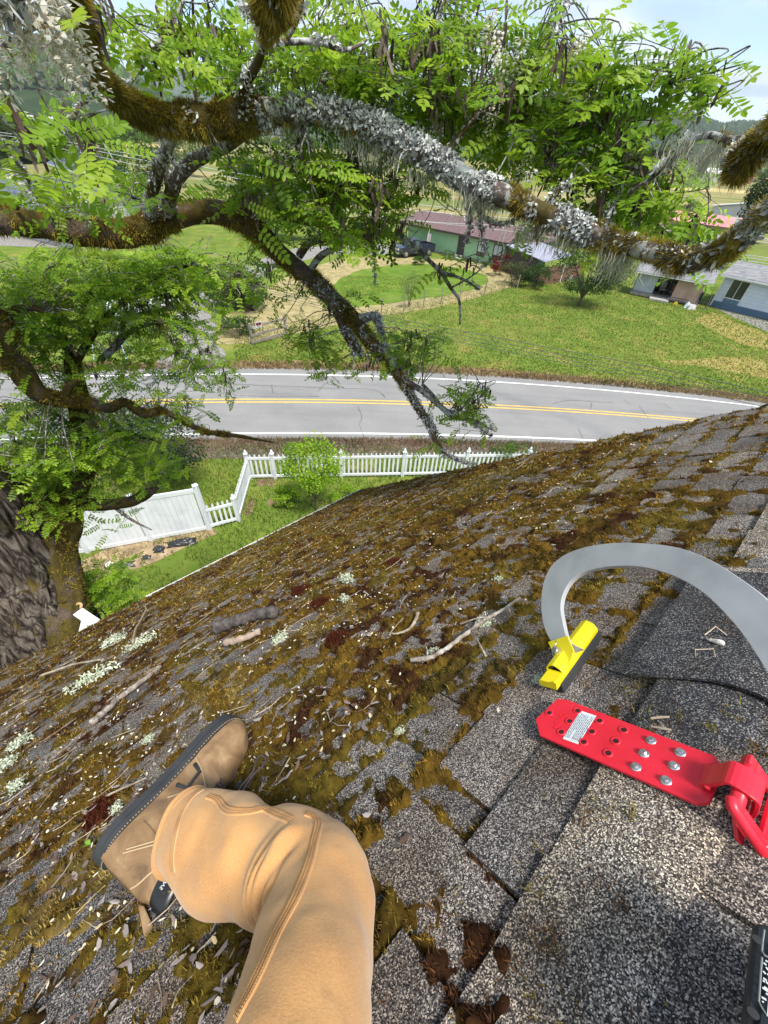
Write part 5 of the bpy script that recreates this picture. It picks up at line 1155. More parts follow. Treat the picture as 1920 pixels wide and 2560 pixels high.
for s_ in (-1, 1): mb = MB(); mb.bar((-1.4*s_, .05, .25), (1.4*s_, .05, 1.2), .05); mb.build('brace', M_WTW, o)
# ---------------------------------------------------------------- the sitter's leg: canvas trousers and a boot lying on its side
from mathutils.bvhtree import BVHTree
def text_mesh(txt, size, ext=0.0003):
    cu = bpy.data.curves.new('t', 'FONT'); cu.body = txt; cu.size = size; cu.extrude = ext; cu.align_x = 'CENTER'; cu.align_y = 'CENTER'; cu.resolution_u = 2
    ob = bpy.data.objects.new('t', cu); COL.objects.link(ob); bpy.context.view_layer.update()
    me = bpy.data.meshes.new_from_object(ob.evaluated_get(bpy.context.evaluated_depsgraph_get())); V = np.array([v.co[:] for v in me.vertices]); Fc = [tuple(p.vertices) for p in me.polygons]
    bpy.data.objects.remove(ob); bpy.data.curves.remove(cu); bpy.data.meshes.remove(me); return V, Fc
def text_obj(name, txt, size, o_, ex, ey, mat, parent, ext=.0003):
    V, Fc = text_mesh(txt, size, ext); ex = np.array(ex)/np.linalg.norm(ex); ey = np.array(ey)/np.linalg.norm(ey); ez = np.cross(ex, ey)
    return mesh(name, np.asarray(o_)+V[:, :1]*ex+V[:, 1:2]*ey+V[:, 2:]*ez, Fc, mat, parent)
def canvas():
    mt, N, L, B = nodes('tan_duck_canvas'); v = pos(N, L)
    a = noise(N, L, v, 11, 6, .6); f_ = noise(N, L, v, 420, 3, .7)
    c = ramp(N, L, a, [(0.30, (.40, .195, .066)), (0.52, (.50, .255, .088)), (0.70, (.57, .31, .12))])
    c = mixc(N, L, ramp(N, L, f_, [(0.3, (0, 0, 0)), (0.75, (.5, .5, .5))]), c, (.62, .38, .18))
    d = noise(N, L, v, 17, 2); c = mixc(N, L, ramp(N, L, d, [(0.70, (0, 0, 0)), (0.78, (.55, .55, .55))]), c, (.24, .14, .075))
    L.new(c, B.inputs['Base Color']); B.inputs['Roughness'].default_value = .92; B.inputs['Specular IOR Level'].default_value = .15; B.inputs['Sheen Weight'].default_value = .2
    bump(N, L, B, f_, .5, .0012); return mt
M_CANV = canvas(); M_SEAM = gm('seam_thread', (.46, .25, .09), (.36, .19, .07), rough=.8, scale=60); M_HEM = gm('worn_hem', (.60, .40, .22), (.48, .28, .13), rough=.9, scale=40)
def t_cos(px, py): return F/math.sqrt(F*F+(px-960)**2+(py-1280)**2)
LEG = [(470,2074,.915,88),(486,2082,.90,93),(520,2100,.875,101),(590,2135,.825,114),(680,2160,.77,122),(752,2180,.72,130),(792,2235,.675,140),(793,2330,.635,150),(776,2440,.595,166),(752,2560,.56,187),(722,2760,.53,215),(690,3050,.50,250),(640,3500,.48,300)]
cl = np.array([[*P(a, b, t), w*t*t_cos(a, b)/F] for a, b, t, w in LEG]); sp = spline(cl, 14)
person = empty('person', R(-.05, .35, .1)); tag(person, 'seated person in tan work trousers and brown boot, leg bent on the roof', 'person'); pinv = np.array(person.location)
def trousers():
    C, rad = sp[:, :3], sp[:, 3]; n = len(C); k = 72
    T = np.gradient(C, axis=0); T /= np.linalg.norm(T, axis=1)[:, None]
    x = np.cross(T[0], NN); x /= np.linalg.norm(x); V = []
    s_ = np.concatenate([[0], np.cumsum(np.linalg.norm(np.diff(C, axis=0), axis=1))]); bend = 14*5.6; th = np.arange(k)*2*PI/k
    kn = s_[int(14*5.7)]
    # the inside of the bend, as a ring angle
    cin = C[int(14*4)]+C[int(14*7.4)]-2*C[int(14*5.8)]; cin /= np.linalg.norm(cin)
    for i in range(n):
        x = x-T[i]*(x@T[i]); x /= np.linalg.norm(x); y = np.cross(T[i], x)
        d = np.cos(th)[:, None]*x+np.sin(th)[:, None]*y
        ins = d@cin; near = math.exp(-((s_[i]-kn)/.085)**2)
        q = C[i]+d*rad[i]
        wob = (fbm(q*9, 5, 3)-.5)*.022+(fbm(q*26, 6, 2)-.5)*.006
        fold = 0
        for f0, a_, wd, sl in ((-.070, .006, .012, 1.3), (-.040, .010, .008, .9), (-.012, .013, .008, .2), (.018, .007, .010, -.9)):
            u_ = (s_[i]-kn)-f0-sl*.03*(1-ins); fold = fold+a_*(np.exp(-(u_/wd)**2)-.8*np.exp(-((u_-.017)/wd)**2))
        rr = rad[i]*(1-.10*np.clip(ins, 0, 1)*near)+wob+fold*sstep(-.25, .75, ins)*1.0+.006*np.sin(s_[i]*55+2.2*np.sin(th*2+1))*math.exp(-((s_[i]-.18)/.16)**2)*.7
        if i < 10: rr = rr+.004*np.sin(th*3+1)+(.004 if i < 5 else 0)
        V.append(C[i]+d*rr[:, None])
    V = np.array(V); inner = V[:10].copy()
    for i in range(10):
        inner[i] = C[i]+(V[i]-C[i])*.93
    allV = np.concatenate([inner[::-1].reshape(-1, 3), V.reshape(-1, 3)]); m_ = n+10; Fc = []
    i, j = np.meshgrid(np.arange(m_-1), np.arange(k), indexing='ij'); Q = np.stack([i*k+j, (i+1)*k+j, (i+1)*k+(j+1) % k, i*k+(j+1) % k], -1).reshape(-1, 4)
    return allV, Q, m_, k
tv, tq, tm, tk = trousers()
Fl = [tuple(q) for q in tq]+[tuple((tm-1)*tk+j for j in range(tk))]
leg = mesh('trouser_leg', tv-pinv, Fl, M_CANV, person, True); leg['label'] = 'tan canvas trouser leg with stitched side seam and folded hem'
bvh = BVHTree.FromPolygons([Vector(v) for v in tv], Fl)
def on_leg(path, m=10):
    out = []
    p = spline(np.array(path, float), m)
    for a, b in p:
        h = bvh.ray_cast(Vector(CAM), Vector(ray(a, b)))
        if h[0] is not None: out.append((np.array(h[0]), np.array(h[1])))
    return out
def seam(path, w, hgt, name, mat, parent, m=10, dash=False):
    pts = on_leg(path, m)
    if len(pts) < 3: return
    Pp = np.array([p for p, _ in pts]); Nn = np.array([q if q@(CAM-p) > 0 else -q for p, q in pts]); 
    for _ in range(3): Pp[1:-1] = (Pp[:-2]+2*Pp[1:-1]+Pp[2:])/4; Nn[1:-1] = Nn[:-2]+Nn[1:-1]+Nn[2:]
    Nn /= np.linalg.norm(Nn, axis=1)[:, None]; T = np.gradient(Pp, axis=0); T /= np.linalg.norm(T, axis=1)[:, None]; S_ = np.cross(T, Nn)
    V = []; Fc = []; k = len(Pp)
    for i in range(k):
        for a, h in ((-1, -.001), (-.85, hgt), (.85, hgt), (1, -.001)): V.append(Pp[i]+S_[i]*a*w/2+Nn[i]*h)
    for i in range(k-1):
        for a in range(3): Fc.append((i*4+a, i*4+a+1, i*4+a+5, i*4+a+4))
    o = mesh(name, np.array(V)-pinv, Fc, mat, parent, False)
    mb = MB()
    for off in (-.30, 0, .30):
        i = 0.0
        while i < k-1.7:
            a, b = int(i), min(int(i)+1, k-1); p0, p1 = Pp[a], Pp[a]+(Pp[b]-Pp[a])*.65; f = Nn[a]*(hgt+.0006)+S_[a]*off*w
            mb.bar(p0+f, p1+f, .0010, .0008, up=Nn[a]); i += 1
    mb.build('stitching', M_SEAM, o, local=pinv)
seam([(520,1992),(545,2002),(568,2026),(620,2030),(660,2024),(700,2038),(728,2052)], .013, .0016, 'seam', M_CANV, leg, 14)
seam([(766,2036),(786,2046),(795,2062),(788,2100),(779,2140),(758,2200),(731,2262),(690,2340),(645,2440),(590,2552)], .013, .0016, 'seam', M_CANV, leg, 14)
seam([(505,1975),(478,1995),(452,2040),(436,2100),(430,2150),(434,2180)], .010, .0012, 'hem', M_HEM, leg, 8)
# boot
r_ = math.radians(-24); HB = .085; h0_, t0_ = np.array(ruv(240, 2140, HB)), np.array(ruv(596, 1842, HB)); bd_ = (t0_-h0_)/np.linalg.norm(t0_-h0_); ca_, sa_ = math.cos(.28), math.sin(.28); bd_ = np.array([bd_[0]*ca_-bd_[1]*sa_, bd_[0]*sa_+bd_[1]*ca_]); BX = bd_[0]*DC+bd_[1]*DV; BY0 = bd_[1]*DC-bd_[0]*DV; BX /= np.linalg.norm(BX); BY0 /= np.linalg.norm(BY0)
BY = math.cos(r_)*BY0+math.sin(r_)*NN; BZ = -math.sin(r_)*BY0+math.cos(r_)*NN
BO = R(h0_[0], h0_[1], HB)
BSC = 1.0
def bl(x, y, z): return BO+(np.asarray(x)[..., None]*BX+np.asarray(y)[..., None]*BY*1.16+np.asarray(z)[..., None]*BZ)*BSC
def leather():
    mt, N, L, B = nodes('brown_nubuck'); v = pos(N, L); a = noise(N, L, v, 14, 6, .62, .8); b = noise(N, L, v, 70, 4); d = noise(N, L, v, 24, 3)
    c = ramp(N, L, a, [(0.30, (.125, .075, .038)), (0.48, (.235, .145, .072)), (0.66, (.34, .225, .12))]); c = mixc(N, L, ramp(N, L, d, [(0.60, (0, 0, 0)), (0.74, (.7, .7, .7))]), c, (.11, .085, .065))
    L.new(c, B.inputs['Base Color']); B.inputs['Roughness'].default_value = .62; B.inputs['Specular IOR Level'].default_value = .3; bump(N, L, B, b, .4, .001); return mt
M_LEA = leather(); M_RUB = gm('black_rubber_sole', (.035, .037, .04), (.022, .023, .025), rough=.7, scale=20); M_BLK = gm('black_collar_leather', (.015, .016, .018), (.010, .010, .011), rough=.35, scale=20); M_LACE = gm('brown_lace', (.11, .075, .065), (.06, .04, .035), rough=.8, scale=160); M_STI = gm('pale_stitch', (.50, .37, .22), rough=.8)
XS = np.array([0, .012, .03, .06, .10, .13, .17, .21, .25, .285, .308, .322, .330]); YT = np.array([.128, .148, .153, .158, .152, .135, .113, .095, .085, .076, .064, .050, .034]); HW = np.array([.020, .030, .036, .038, .0365, .036, .038, .043, .047, .046, .040, .030, .014])
xs = np.linspace(0, .330, 44); yt = np.interp(xs, XS, YT); hw = np.interp(xs, XS, HW)
for _ in range(2): yt[1:-1] = (yt[:-2]+2*yt[1:-1]+yt[2:])/4; hw[1:-1] = (hw[:-2]+2*hw[1:-1]+hw[2:])/4
ka = 26; an = np.linspace(0, PI, ka); V = []
for x, y1, w in zip(xs, yt, hw):
    cz = np.sign(np.cos(an))*np.abs(np.cos(an))**.62; sy = np.sin(an)**.8
    taper = 1-.12*sy*(x < .12); wr = .0022*np.sin(x*150+3*np.sin(an*2))*math.exp(-((x-.205)/.03)**2)+.0012*(fbm(np.stack([x*40+an*0, an*4], -1), 3, 2)-.5)
    V.append(bl(np.full(ka, x), .024+(y1-.024)*sy+wr*2, w*cz*taper+wr*np.sign(cz)))
V = np.array(V); n = len(xs)
i, j = np.meshgrid(np.arange(n-1), np.arange(ka-1), indexing='ij'); Q = [tuple(q) for q in np.stack([i*ka+j, i*ka+j+1, (i+1)*ka+j+1, (i+1)*ka+j], -1).reshape(-1, 4)]
Q += [tuple(range(ka))[::-1], tuple((n-1)*ka+q for q in range(ka))]
boot = mesh('boot', V.reshape(-1, 3)-pinv, Q, M_LEA, person, True); boot['label'] = 'scuffed brown leather work boot lying on its side with dark rubber sole'
# sole in three layers with a rounded outline
def outline(g, n=40, x0=-.006, x1=.338):
    u = np.linspace(0, 1, n); x = x0+(x1-x0)*(1-np.cos(u*PI))/2; w = np.interp(np.clip(x, 0, .33), XS, HW*.0+np.array([.026, .034, .038, .039, .036, .035, .038, .045, .050, .049, .043, .033, .018]))*1.0+g
    w = w*np.sqrt(np.clip(1-((x-(x0+x1)/2)/((x1-x0)/2))**8, 0, 1)); return np.concatenate([np.c_[x, w], np.c_[x[::-1], -w[::-1]][1:-1]])
Vs = []; lay = [(-.003, -.004), (.001, .003), (.014, .003), (.018, .006), (.026, .006), (.028, .001)]
for y, g in lay:
    o2 = outline(g); Vs.append(bl(o2[:, 0], np.full(len(o2), y)+.0, o2[:, 1]))
ko = len(Vs[0]); Fc = [(a*ko+b, a*ko+(b+1) % ko, (a+1)*ko+(b+1) % ko, (a+1)*ko+b) for a in range(len(lay)-1) for b in range(ko)]+[tuple(range(ko))[::-1], tuple((len(lay)-1)*ko+b for b in range(ko))]
sole = mesh('sole', np.concatenate(Vs)-pinv, Fc, M_RUB, boot, False)
mb = MB(); o2 = outline(.004)
pw = bl(o2[:, 0], np.full(len(o2), .0268), o2[:, 1]); fine = np.concatenate([pw[i]+(pw[(i+1) % ko]-pw[i])*np.linspace(0, 1, 4, endpoint=False)[:, None] for i in range(ko)])
for i in range(0, len(fine)-2, 2): mb.bar(fine[i], fine[i]+(fine[i+1]-fine[i])*.8, .0016, .0012, up=BY)
mb.build('stitching', M_STI, boot, local=pinv)
# seams of the upper, patch loop, pull tab, collar, laces
def surf(x, a): 
    y1 = np.interp(x, xs, yt); w = np.interp(x, xs, hw); return bl(x, .024+(y1-.024)*np.sin(a)**.8+.0, (w*abs(math.cos(a))**.62*(1-.12*(math.sin(a)**.8)*(x < .12)))*np.sign(math.cos(a)))+BZ*.0012*np.sign(math.cos(a))+BY*.0008
def upseam(pts, name='seam', rad=.0011, mat=None):
    p = spline(np.array(pts, float), 10); mb = MB(); mb.tube([surf(x, a) for x, a in p], rad, 5); mb.build(name, mat or M_STI, boot, local=pinv)
upseam([(.022, .18), (.06, .45), (.10, .75), (.125, 1.05), (.135, 1.3)]); upseam([(.028, .18), (.066, .43), (.106, .72), (.13, 1.0), (.142, 1.25)]); upseam([(.20, .05), (.19, .35), (.17, .75), (.165, 1.1)]); upseam([(.12, .12), (.15, .3), (.19, .33)]); upseam([(.07, .1), (.065, .35), (.04, .6)], rad=.002, mat=M_LEA); upseam([(.0, .75), (.03, .72), (.07, .95)], rad=.0015)
mb = MB(); mb.tube([surf(.145, .10), surf(.150, .30), surf(.185, .34), surf(.19, .12)], .004, 6); mb.build('side_loop', M_RUB, boot, smooth=True, local=pinv)
mb = MB(); mb.prism([bl(-.002, .135, -.012), bl(-.012, .175, -.012), bl(-.026, .168, -.012), bl(-.006, .125, -.012)], BZ*.024); mb.build('pull_tab', M_LEA, boot, bevel=.002, local=pinv)
th = np.linspace(0, 2*PI, 40, endpoint=False); Vc = []
prof = [(1.0, .132), (1.06, .140), (1.07, .158), (1.02, .168), (.93, .168), (.90, .150)]
for sc, y in prof: Vc.append(bl(.056+.052*sc*np.cos(th), y+.012*np.cos(th)*-.4, .0335*sc*np.sin(th)))
k = 40; Fc = [(a*k+b, a*k+(b+1) % k, (a+1)*k+(b+1) % k, (a+1)*k+b) for a in range(5) for b in range(k)]
mesh('collar', np.concatenate(Vc)-pinv, Fc, M_BLK, boot, True)
for txt, x, mt, nm in (('COUGAR', .069, gm('yellow_print', (.62, .44, .02), rough=.6), 'lettering'), ('PAWS', .033, gm('white_print', (.8, .8, .8), rough=.6), 'lettering')):
    ang = math.acos((x-.056)/(.052*1.07)); nz = np.array([math.cos(ang)/.052, math.sin(ang)/.0335]); nz /= np.linalg.norm(nz); ez = BX*nz[0]+BZ*nz[1]; ex = np.cross(ez, BY); ey = -BY
    if ex@BX > 0: ex = -ex
    text_obj(nm, txt, .0085, bl(x, .150, .0335*1.07*math.sin(ang))+ez*.0016-pinv, ex, ey, mt, boot)
mb = MB()
for q in range(4):
    x = .135+.018*q; mb.tube(spline([surf(x, 1.05), surf(x+.004, 1.35)+BY*.004, surf(x+.010, 1.75)+BY*.003, surf(x+.012, 2.1)], 5), .0024, 6); mb.tube(spline([surf(x+.012, 1.02), surf(x+.008, 1.35)+BY*.004, surf(x+.002, 1.75)+BY*.003, surf(x, 2.1)], 5), .0024, 6)
mb.build('lace', M_LACE, boot, smooth=True, local=pinv)
def loop(path, h=.035):
    pp = [R(*ruv(a, b, h+.008*math.sin(i)), h+.008*math.sin(i)) for i, (a, b) in enumerate(path)]; mb = MB(); mb.tube(spline(pp, 8), .0026, 6); mb.build('lace', M_LACE, boot, smooth=True, local=pinv)
loop([(548,1978),(545,1945),(560,1918),(578,1909),(591,1922),(584,1945),(566,1962),(552,1985)]); loop([(592,1985),(612,1955),(633,1928),(641,1900),(652,1889),(664,1897),(658,1914),(636,1934),(616,1962),(604,1990)])
for q in range(3):
    mb = MB(); p = surf(.132+.02*q, .98); mb.lathe(p, [(.001, -.001), (.0035, 0), (.0045, .001), (.002, .0022)], 10, M=np.stack([BX, np.cross(BZ, BX), BZ], 1)); mb.build('eyelet', M_BLK, boot, local=pinv)
# ---------------------------------------------------------------- red hinged roof anchor on the ridge
def red_paint():
    mt, N, L, B = nodes('red_powder_coat'); v = pos(N, L); a = noise(N, L, v, 18, 5); L.new(ramp(N, L, a, [(0.3, (.60, .012, .028)), (0.7, (.74, .022, .045))]), B.inputs['Base Color']); B.inputs['Roughness'].default_value = .38; B.inputs['Specular IOR Level'].default_value = .5
    bump(N, L, B, noise(N, L, v, 300, 2), .12, .0005); return mt
M_RED = red_paint(); M_ZINC = gm('zinc_screw', (.62, .63, .65), (.42, .43, .45), rough=.28, metal=.9, scale=120); M_HOLE = gm('hole_shade', (.03, .008, .008), rough=.9)
anchor = empty('roof_anchor', R(.45, .3)); tag(anchor, 'red steel hinged ridge anchor screwed to the roof, with white label', 'anchor'); ainv = np.array(anchor.location)
# plate outline on our slope, from the photograph's corners laid on the roof
HP = 0.034
pu = [ruv(a, b, HP) for a, b in ((1340, 1800), (1394, 1749), (1420, 1752), (1788, 1893), (1812, 1925), (1774, 2010), (1740, 2012), (1350, 1840))]
axv = np.array(ruv(1355, 1795, HP)); 
def hole_disc_plate(outline_uv, holes, hr, th, hz, name, mat, parent, to3):
    """thickened plate without openings; dark discs on top stand in for shaded holes"""
    V = [(*q, 0) for q in outline_uv]; Fc = [tuple(range(len(V)))]
    o = mesh(name, np.array([to3(p[0], p[1]) for p in V])-ainv, Fc, mat, parent); sm = o.modifiers.new('thick', 'SOLIDIFY'); sm.thickness = th; sm.offset = 0
    bv = o.modifiers.new('bevel', 'BEVEL'); bv.width = .0009; bv.segments = 2; bv.limit_method = 'ANGLE'
    for c in holes:
        c3 = to3(*c); ex_ = to3(c[0]+.01, c[1])-c3; ey_ = to3(c[0], c[1]+.01)-c3; ex_ = ex_/np.linalg.norm(ex_); nz_ = np.cross(ex_, ey_); nz_ /= np.linalg.norm(nz_); nz_ = nz_ if nz_@(CAM-c3) > 0 else -nz_
        mb = MB(); mb.lathe(c3+nz_*.0022, [(hr, 0), (hr, .0006)], 14, M=np.stack([ex_, np.cross(nz_, ex_), nz_], 1)); mb.build('hole_shade_disc', M_HOLE, o, local=ainv)
    return o
hpx = [(1374,1785),(1445,1780),(1425,1806),(1404,1833),(1499,1805),(1480,1832),(1460,1858),(1560,1828),(1540,1856),(1521,1886)]
hp = [ruv(a, b, HP) for a, b in hpx]
plate = hole_disc_plate(pu, hp, .0042, .005, HP, 'plate', M_RED, anchor, lambda a, b: R(a, b, HP))
for c in hp:
    mb = MB(); o_ = R(c[0], c[1], HP+.0026)
    mb.lathe(o_, [(.0042, -.001), (.0078, -.001), (.0074, .0008), (.0056, .0014), (.0042, .0006)], 14, M=np.stack([DC, np.cross(NN, DC), NN], 1), cap=False); mb.build('hole_rim', M_RED, plate, smooth=True, local=ainv)
M3 = np.stack([DC, np.cross(NN, DC), NN], 1)
def screw(c3, M, parent, rot):
    mb = MB(); mb.lathe(c3, [(.0068, 0), (.0070, .0008), (.0062, .0016), (.0046, .0018)], 18, M=M)
    k = np.array([[math.cos(rot), -math.sin(rot), 0], [math.sin(rot), math.cos(rot), 0], [0, 0, 1]]); mb.lathe(c3, [(.0046, .0016), (.0046, .0042), (.0040, .0050)], 6, M=M@k)
    mb.box(c3+M@np.array([0, 0, .0050]), (.007, .0010, .0005), M=M@k); mb.build('screw', M_ZINC, parent, local=ainv)
for q, (a, b) in enumerate([(1627,1850),(1609,1882),(1589,1916),(1700,1880),(1684,1913),(1664,1950)]):
    u_, v_ = ruv(a, b, HP+.004); screw(R(u_, v_, HP+.0026), M3, plate, q*.7)
# white label with unreadable lines of small print
lb = [R(*ruv(a, b, HP+.003), HP+.0031) for a, b in ((1407,1847),(1452,1777),(1491,1790),(1445,1861))]
mb = MB(); mb.prism(lb if np.cross(lb[1]-lb[0], lb[2]-lb[0])@NN > 0 else lb[::-1], NN*.0003); lab = mb.build('label_sticker', gm('white_label', (.74, .77, .78), rough=.5), plate, local=ainv)
mb = MB(); A0, A1, B1, B0 = [np.array(p) for p in lb]; rl = np.random.default_rng(3)
for q in range(9):
    f = .08+.84*q/8; s0 = A0+(B0-A0)*f; s1 = A1+(B1-A1)*f; x = .08+(.3 if q == 3 else 0)
    while x < .90-.1*(q in (0, 6)):
        w = rl.uniform(.03, .12); mb.bar(s0+(s1-s0)*x+NN*.0006, s0+(s1-s0)*min(x+w, .92)+NN*.0006, .0009, .0001, up=NN); x += w+.02
mb.build('print_line', gm('label_print', (.12, .14, .17), rough=.7), lab, local=ainv)
e0 = R(*ruv(1398, 1806, HP), HP+.0026)-ainv; dx_ = R(*ruv(1412, 1786, HP))-R(*ruv(1392, 1816, HP)); text_obj('embossed_mark', 'ACRO', .013, e0, dx_, np.cross(NN, dx_), M_RED, plate, .0006)
# strap over the ridge, hinge barrel, second plate on the far slope
def band3(path, side, w, th, name, mat, parent, bev=.0012):
    p = np.array(path); n = len(p); V = []; Fc = []; T = np.gradient(p, axis=0); T /= np.linalg.norm(T, axis=1)[:, None]; side = np.array(side)/np.linalg.norm(side)
    wv = np.broadcast_to(np.asarray(w, float), (n,))
    for i in range(n):
        nn_ = np.cross(T[i], side); nn_ /= np.linalg.norm(nn_)
        for a, b in ((-1, 0), (1, 0), (1, 1), (-1, 1)): V.append(p[i]+side*a*wv[i]/2+nn_*b*th)
    for i in range(n-1):
        for a in range(4): Fc.append((i*4+a, i*4+(a+1) % 4, i*4+4+(a+1) % 4, i*4+4+a))
    Fc += [(0, 3, 2, 1), tuple((n-1)*4+a for a in range(4))]
    o = mesh(name, np.array(V)-ainv, Fc, mat, parent)
    if bev: b_ = o.modifiers.new('bevel', 'BEVEL'); b_.width = bev; b_.segments = 2; b_.limit_method = 'ANGLE'
    return o
pe = np.array(ruv(1795, 1960, HP)); pdir = np.array(ruv(1795, 1960, HP))-np.array(ruv(1390, 1800, HP)); pdir /= np.linalg.norm(pdir); ps = np.array([-pdir[1], pdir[0]])
if ps[0] < 0: ps = -ps
PD3 = pdir[0]*DC+pdir[1]*DV; PS3 = ps[0]*DC+ps[1]*DV
start = R(pe[0], pe[1], HP+.003)
hc = start+PD3*.026+NN*.012                              # hinge axis beyond the plate end, over the ridge
hz_ = np.array([PD3[0], PD3[1], 0]); hz_ /= np.linalg.norm(hz_)
PD2 = hz_*math.cos(RP*.80)-np.array([0, 0, 1])*math.sin(RP*.80); PN2 = np.cross(PS3, PD2); PN2 = PN2 if PN2[2] > 0 else -PN2
path = [start-PD3*.012+NN*.002, start-PD3*.002+NN*.007, start+PD3*.010+NN*.017, hc+NN*.012-PD3*.006, hc+PN2*.0125+PD2*.002, hc+PD2*.010+PN2*.0105, hc+PD2*.022+PN2*.002, hc+PD2*.032-PN2*.008]
strap = band3(spline(path, 4), PS3, .034, .0045, 'strap', M_RED, anchor, .0008)
mb = MB(); mb.tube([start-PS3*.019-PD3*.006+NN*.004, start+PS3*.019-PD3*.006+NN*.004], .0042, 8); mb.build('weld_bead', M_RED, strap, smooth=True, local=ainv)
mb = MB(); mb.tube([hc-PS3*.038, hc+PS3*.038], .0078, 16); mb.build('hinge_pin', M_RED, anchor, smooth=True, local=ainv)
f2 = lambda a, b_, c=0.0: hc+PD2*a+PS3*b_+PN2*c
def flat(name, a0, a1, b0, b1, c=0.0, th=.006):
    mb = MB(); pts = [f2(a0, b0, c), f2(a1, b0, c), f2(a1, b1, c), f2(a0, b1, c)]; mb.prism(pts if np.cross(pts[1]-pts[0], pts[2]-pts[0])@PN2 > 0 else pts[::-1], PN2*th); return mb.build(name, M_RED, anchor, bevel=.0012, local=ainv)
flat('frame_arm', -.008, .30, .028, .042); flat('frame_arm', -.004, .30, -.034, -.026); flat('frame_web', .038, .072, -.026, .028, .0005)
mb = MB(); mb.tube(spline([f2(-.010, -.030, .001), f2(-.004, -.040, .003), f2(.03, -.042, .004), f2(.12, -.042, .004), f2(.30, -.042, .004)], 6), .0062, 12); mb.build('ring_rod', M_RED, anchor, smooth=True, local=ainv)
to2 = lambda a_, b_: f2(a_, b_, -.014)
pl2 = hole_disc_plate([(.034, -.046), (.32, -.046), (.34, -.026), (.34, .026), (.32, .046), (.034, .046), (.022, .030), (.022, -.030)], [(.24+.03*i, y) for i in range(3) for y in (-.02, 0, .02)], .0042, .005, 0, 'plate', M_RED, anchor, to2)
M4 = np.stack([PD2, np.cross(PN2, PD2), PN2], 1)
for q, (a_, b_) in enumerate([(.088, .016), (.090, -.004), (.094, -.022), (.135, .016), (.138, -.004), (.142, -.022)]): screw(to2(a_, b_)+PN2*.0026, M4, pl2, q)
# ---------------------------------------------------------------- aluminium ladder hook with a yellow swivel foot
M_ALU = gm('brushed_aluminium', (.46, .46, .47), (.39, .39, .40), rough=.5, metal=.35, scale=14, bmp=.05, bscale=200, bdist=.0006, c3=(.51, .51, .52))
M_YELW = gm('yellow_plastic_coat', (.80, .66, .010), (.74, .60, .008), rough=.45, scale=25); M_PADB = gm('black_rubber_pad', (.03, .03, .032), rough=.85)
hook = empty('ladder_hook', R(.5, .5)); tag(hook, 'curved flat aluminium ladder hook with yellow foot resting on the roof', 'hook'); kinv = np.array(hook.location)
outer = [(1402,1640),(1365,1580),(1353,1520),(1358,1460),(1378,1415),(1415,1385),(1470,1366),(1540,1357),(1620,1359),(1690,1368),(1760,1392),(1830,1432),(1920,1500),(2040,1620)]
inner = [(1452,1620),(1420,1600),(1405,1545),(1402,1510),(1412,1475),(1435,1445),(1475,1425),(1540,1415),(1610,1418),(1680,1438),(1745,1472),(1800,1520),(1860,1590),(1925,1690)]
# the flat bar stands in one upright plane: through the foot, leaning with the sight of its broad face
Hp0 = R(*ruv(1425, 1640, .05), .055); hn = np.cross(P(1600, 1390, .90)-Hp0, P(1920, 1600, .76)-Hp0); hn = hn/np.linalg.norm(hn); hn = hn if hn@(CAM-Hp0) > 0 else -hn
def onplane(a, b): d = ray(a, b); return CAM+d*(((Hp0-CAM)@hn)/(d@hn))
oo = spline(np.array(outer, float), 8); ii = spline(np.array(inner, float), 8); Vf = np.array([onplane(*p) for p in oo]+[onplane(*p) for p in ii]); n = len(oo); thk = hn*.011
Vh = np.concatenate([Vf, Vf-thk]); m2 = 2*n; Fc = []
for i in range(n-1):
    Fc += [(i, i+1, n+i+1, n+i), (m2+i, m2+n+i, m2+n+i+1, m2+i+1), (i, m2+i, m2+i+1, i+1), (n+i, n+i+1, m2+n+i+1, m2+n+i)]
Fc += [(0, n, m2+n, m2), (n-1, m2+n-1, m2+m2-1, m2-1)]
arm = mesh('arm', Vh-kinv, Fc, M_ALU, hook); bv = arm.modifiers.new('bevel', 'BEVEL'); bv.width = .0007; bv.segments = 1; bv.limit_method = 'ANGLE'
# foot: T bar made of a folded channel, rubber pad beneath, clevis with pin
fa, fb = R(*ruv(1385, 1722, .02), .034), R(*ruv(1480, 1590, .02), .034); fx = fb-fa; fl = np.linalg.norm(fx); fx /= fl; fy = np.cross(NN, fx)
if fy@DV < 0: fy = -fy
def fp(a, b, c): return fa+fx*a+fy*b+NN*c
mb = MB(); pr = [(-.022, .0), (-.024, .012), (-.016, .026), (.0, .034), (.014, .030), (.024, .018), (.026, .004), (.022, .004), (.020, .016), (.012, .026), (0, .030), (-.014, .022), (-.020, .010), (-.018, 0)]
mb.prism([fp(.02, b*.8, c*.8) for b, c in pr], fx*(fl-.02)); bar = mb.build('foot_bar', M_YELW, hook, bevel=.001, local=kinv)
mb = MB(); mb.prism([fp(-.012, b*.8, c) for b, c in ((-.022, 0), (-.024, .010), (-.018, .012), (.018, .012), (.024, .008), (.022, 0))], fx*.034); mb.prism([fp(-.014, b*.8, c) for b, c in ((-.022, 0), (-.026, .016), (-.02, .018), (.0, .010), (.022, .0))], fx*.003); mb.build('open_end', M_YELW, bar, local=kinv)
mb = MB(); mb.prism([fp(.0, b*.8, c) for b, c in ((-.026, -.018), (-.026, .002), (.022, .002), (.022, -.018))], fx*(fl+.003)); mb.build('rubber_pad', M_PADB, bar, bevel=.002, local=kinv)
cl0 = [onplane(a, b) for a, b in ((1376,1608),(1424,1592),(1440,1630),(1428,1668),(1402,1660))]
mb = MB(); mb.prism([p+hn*.004 for p in cl0], hn*.003); mb.build('clevis_plate', M_YELW, hook, local=kinv)
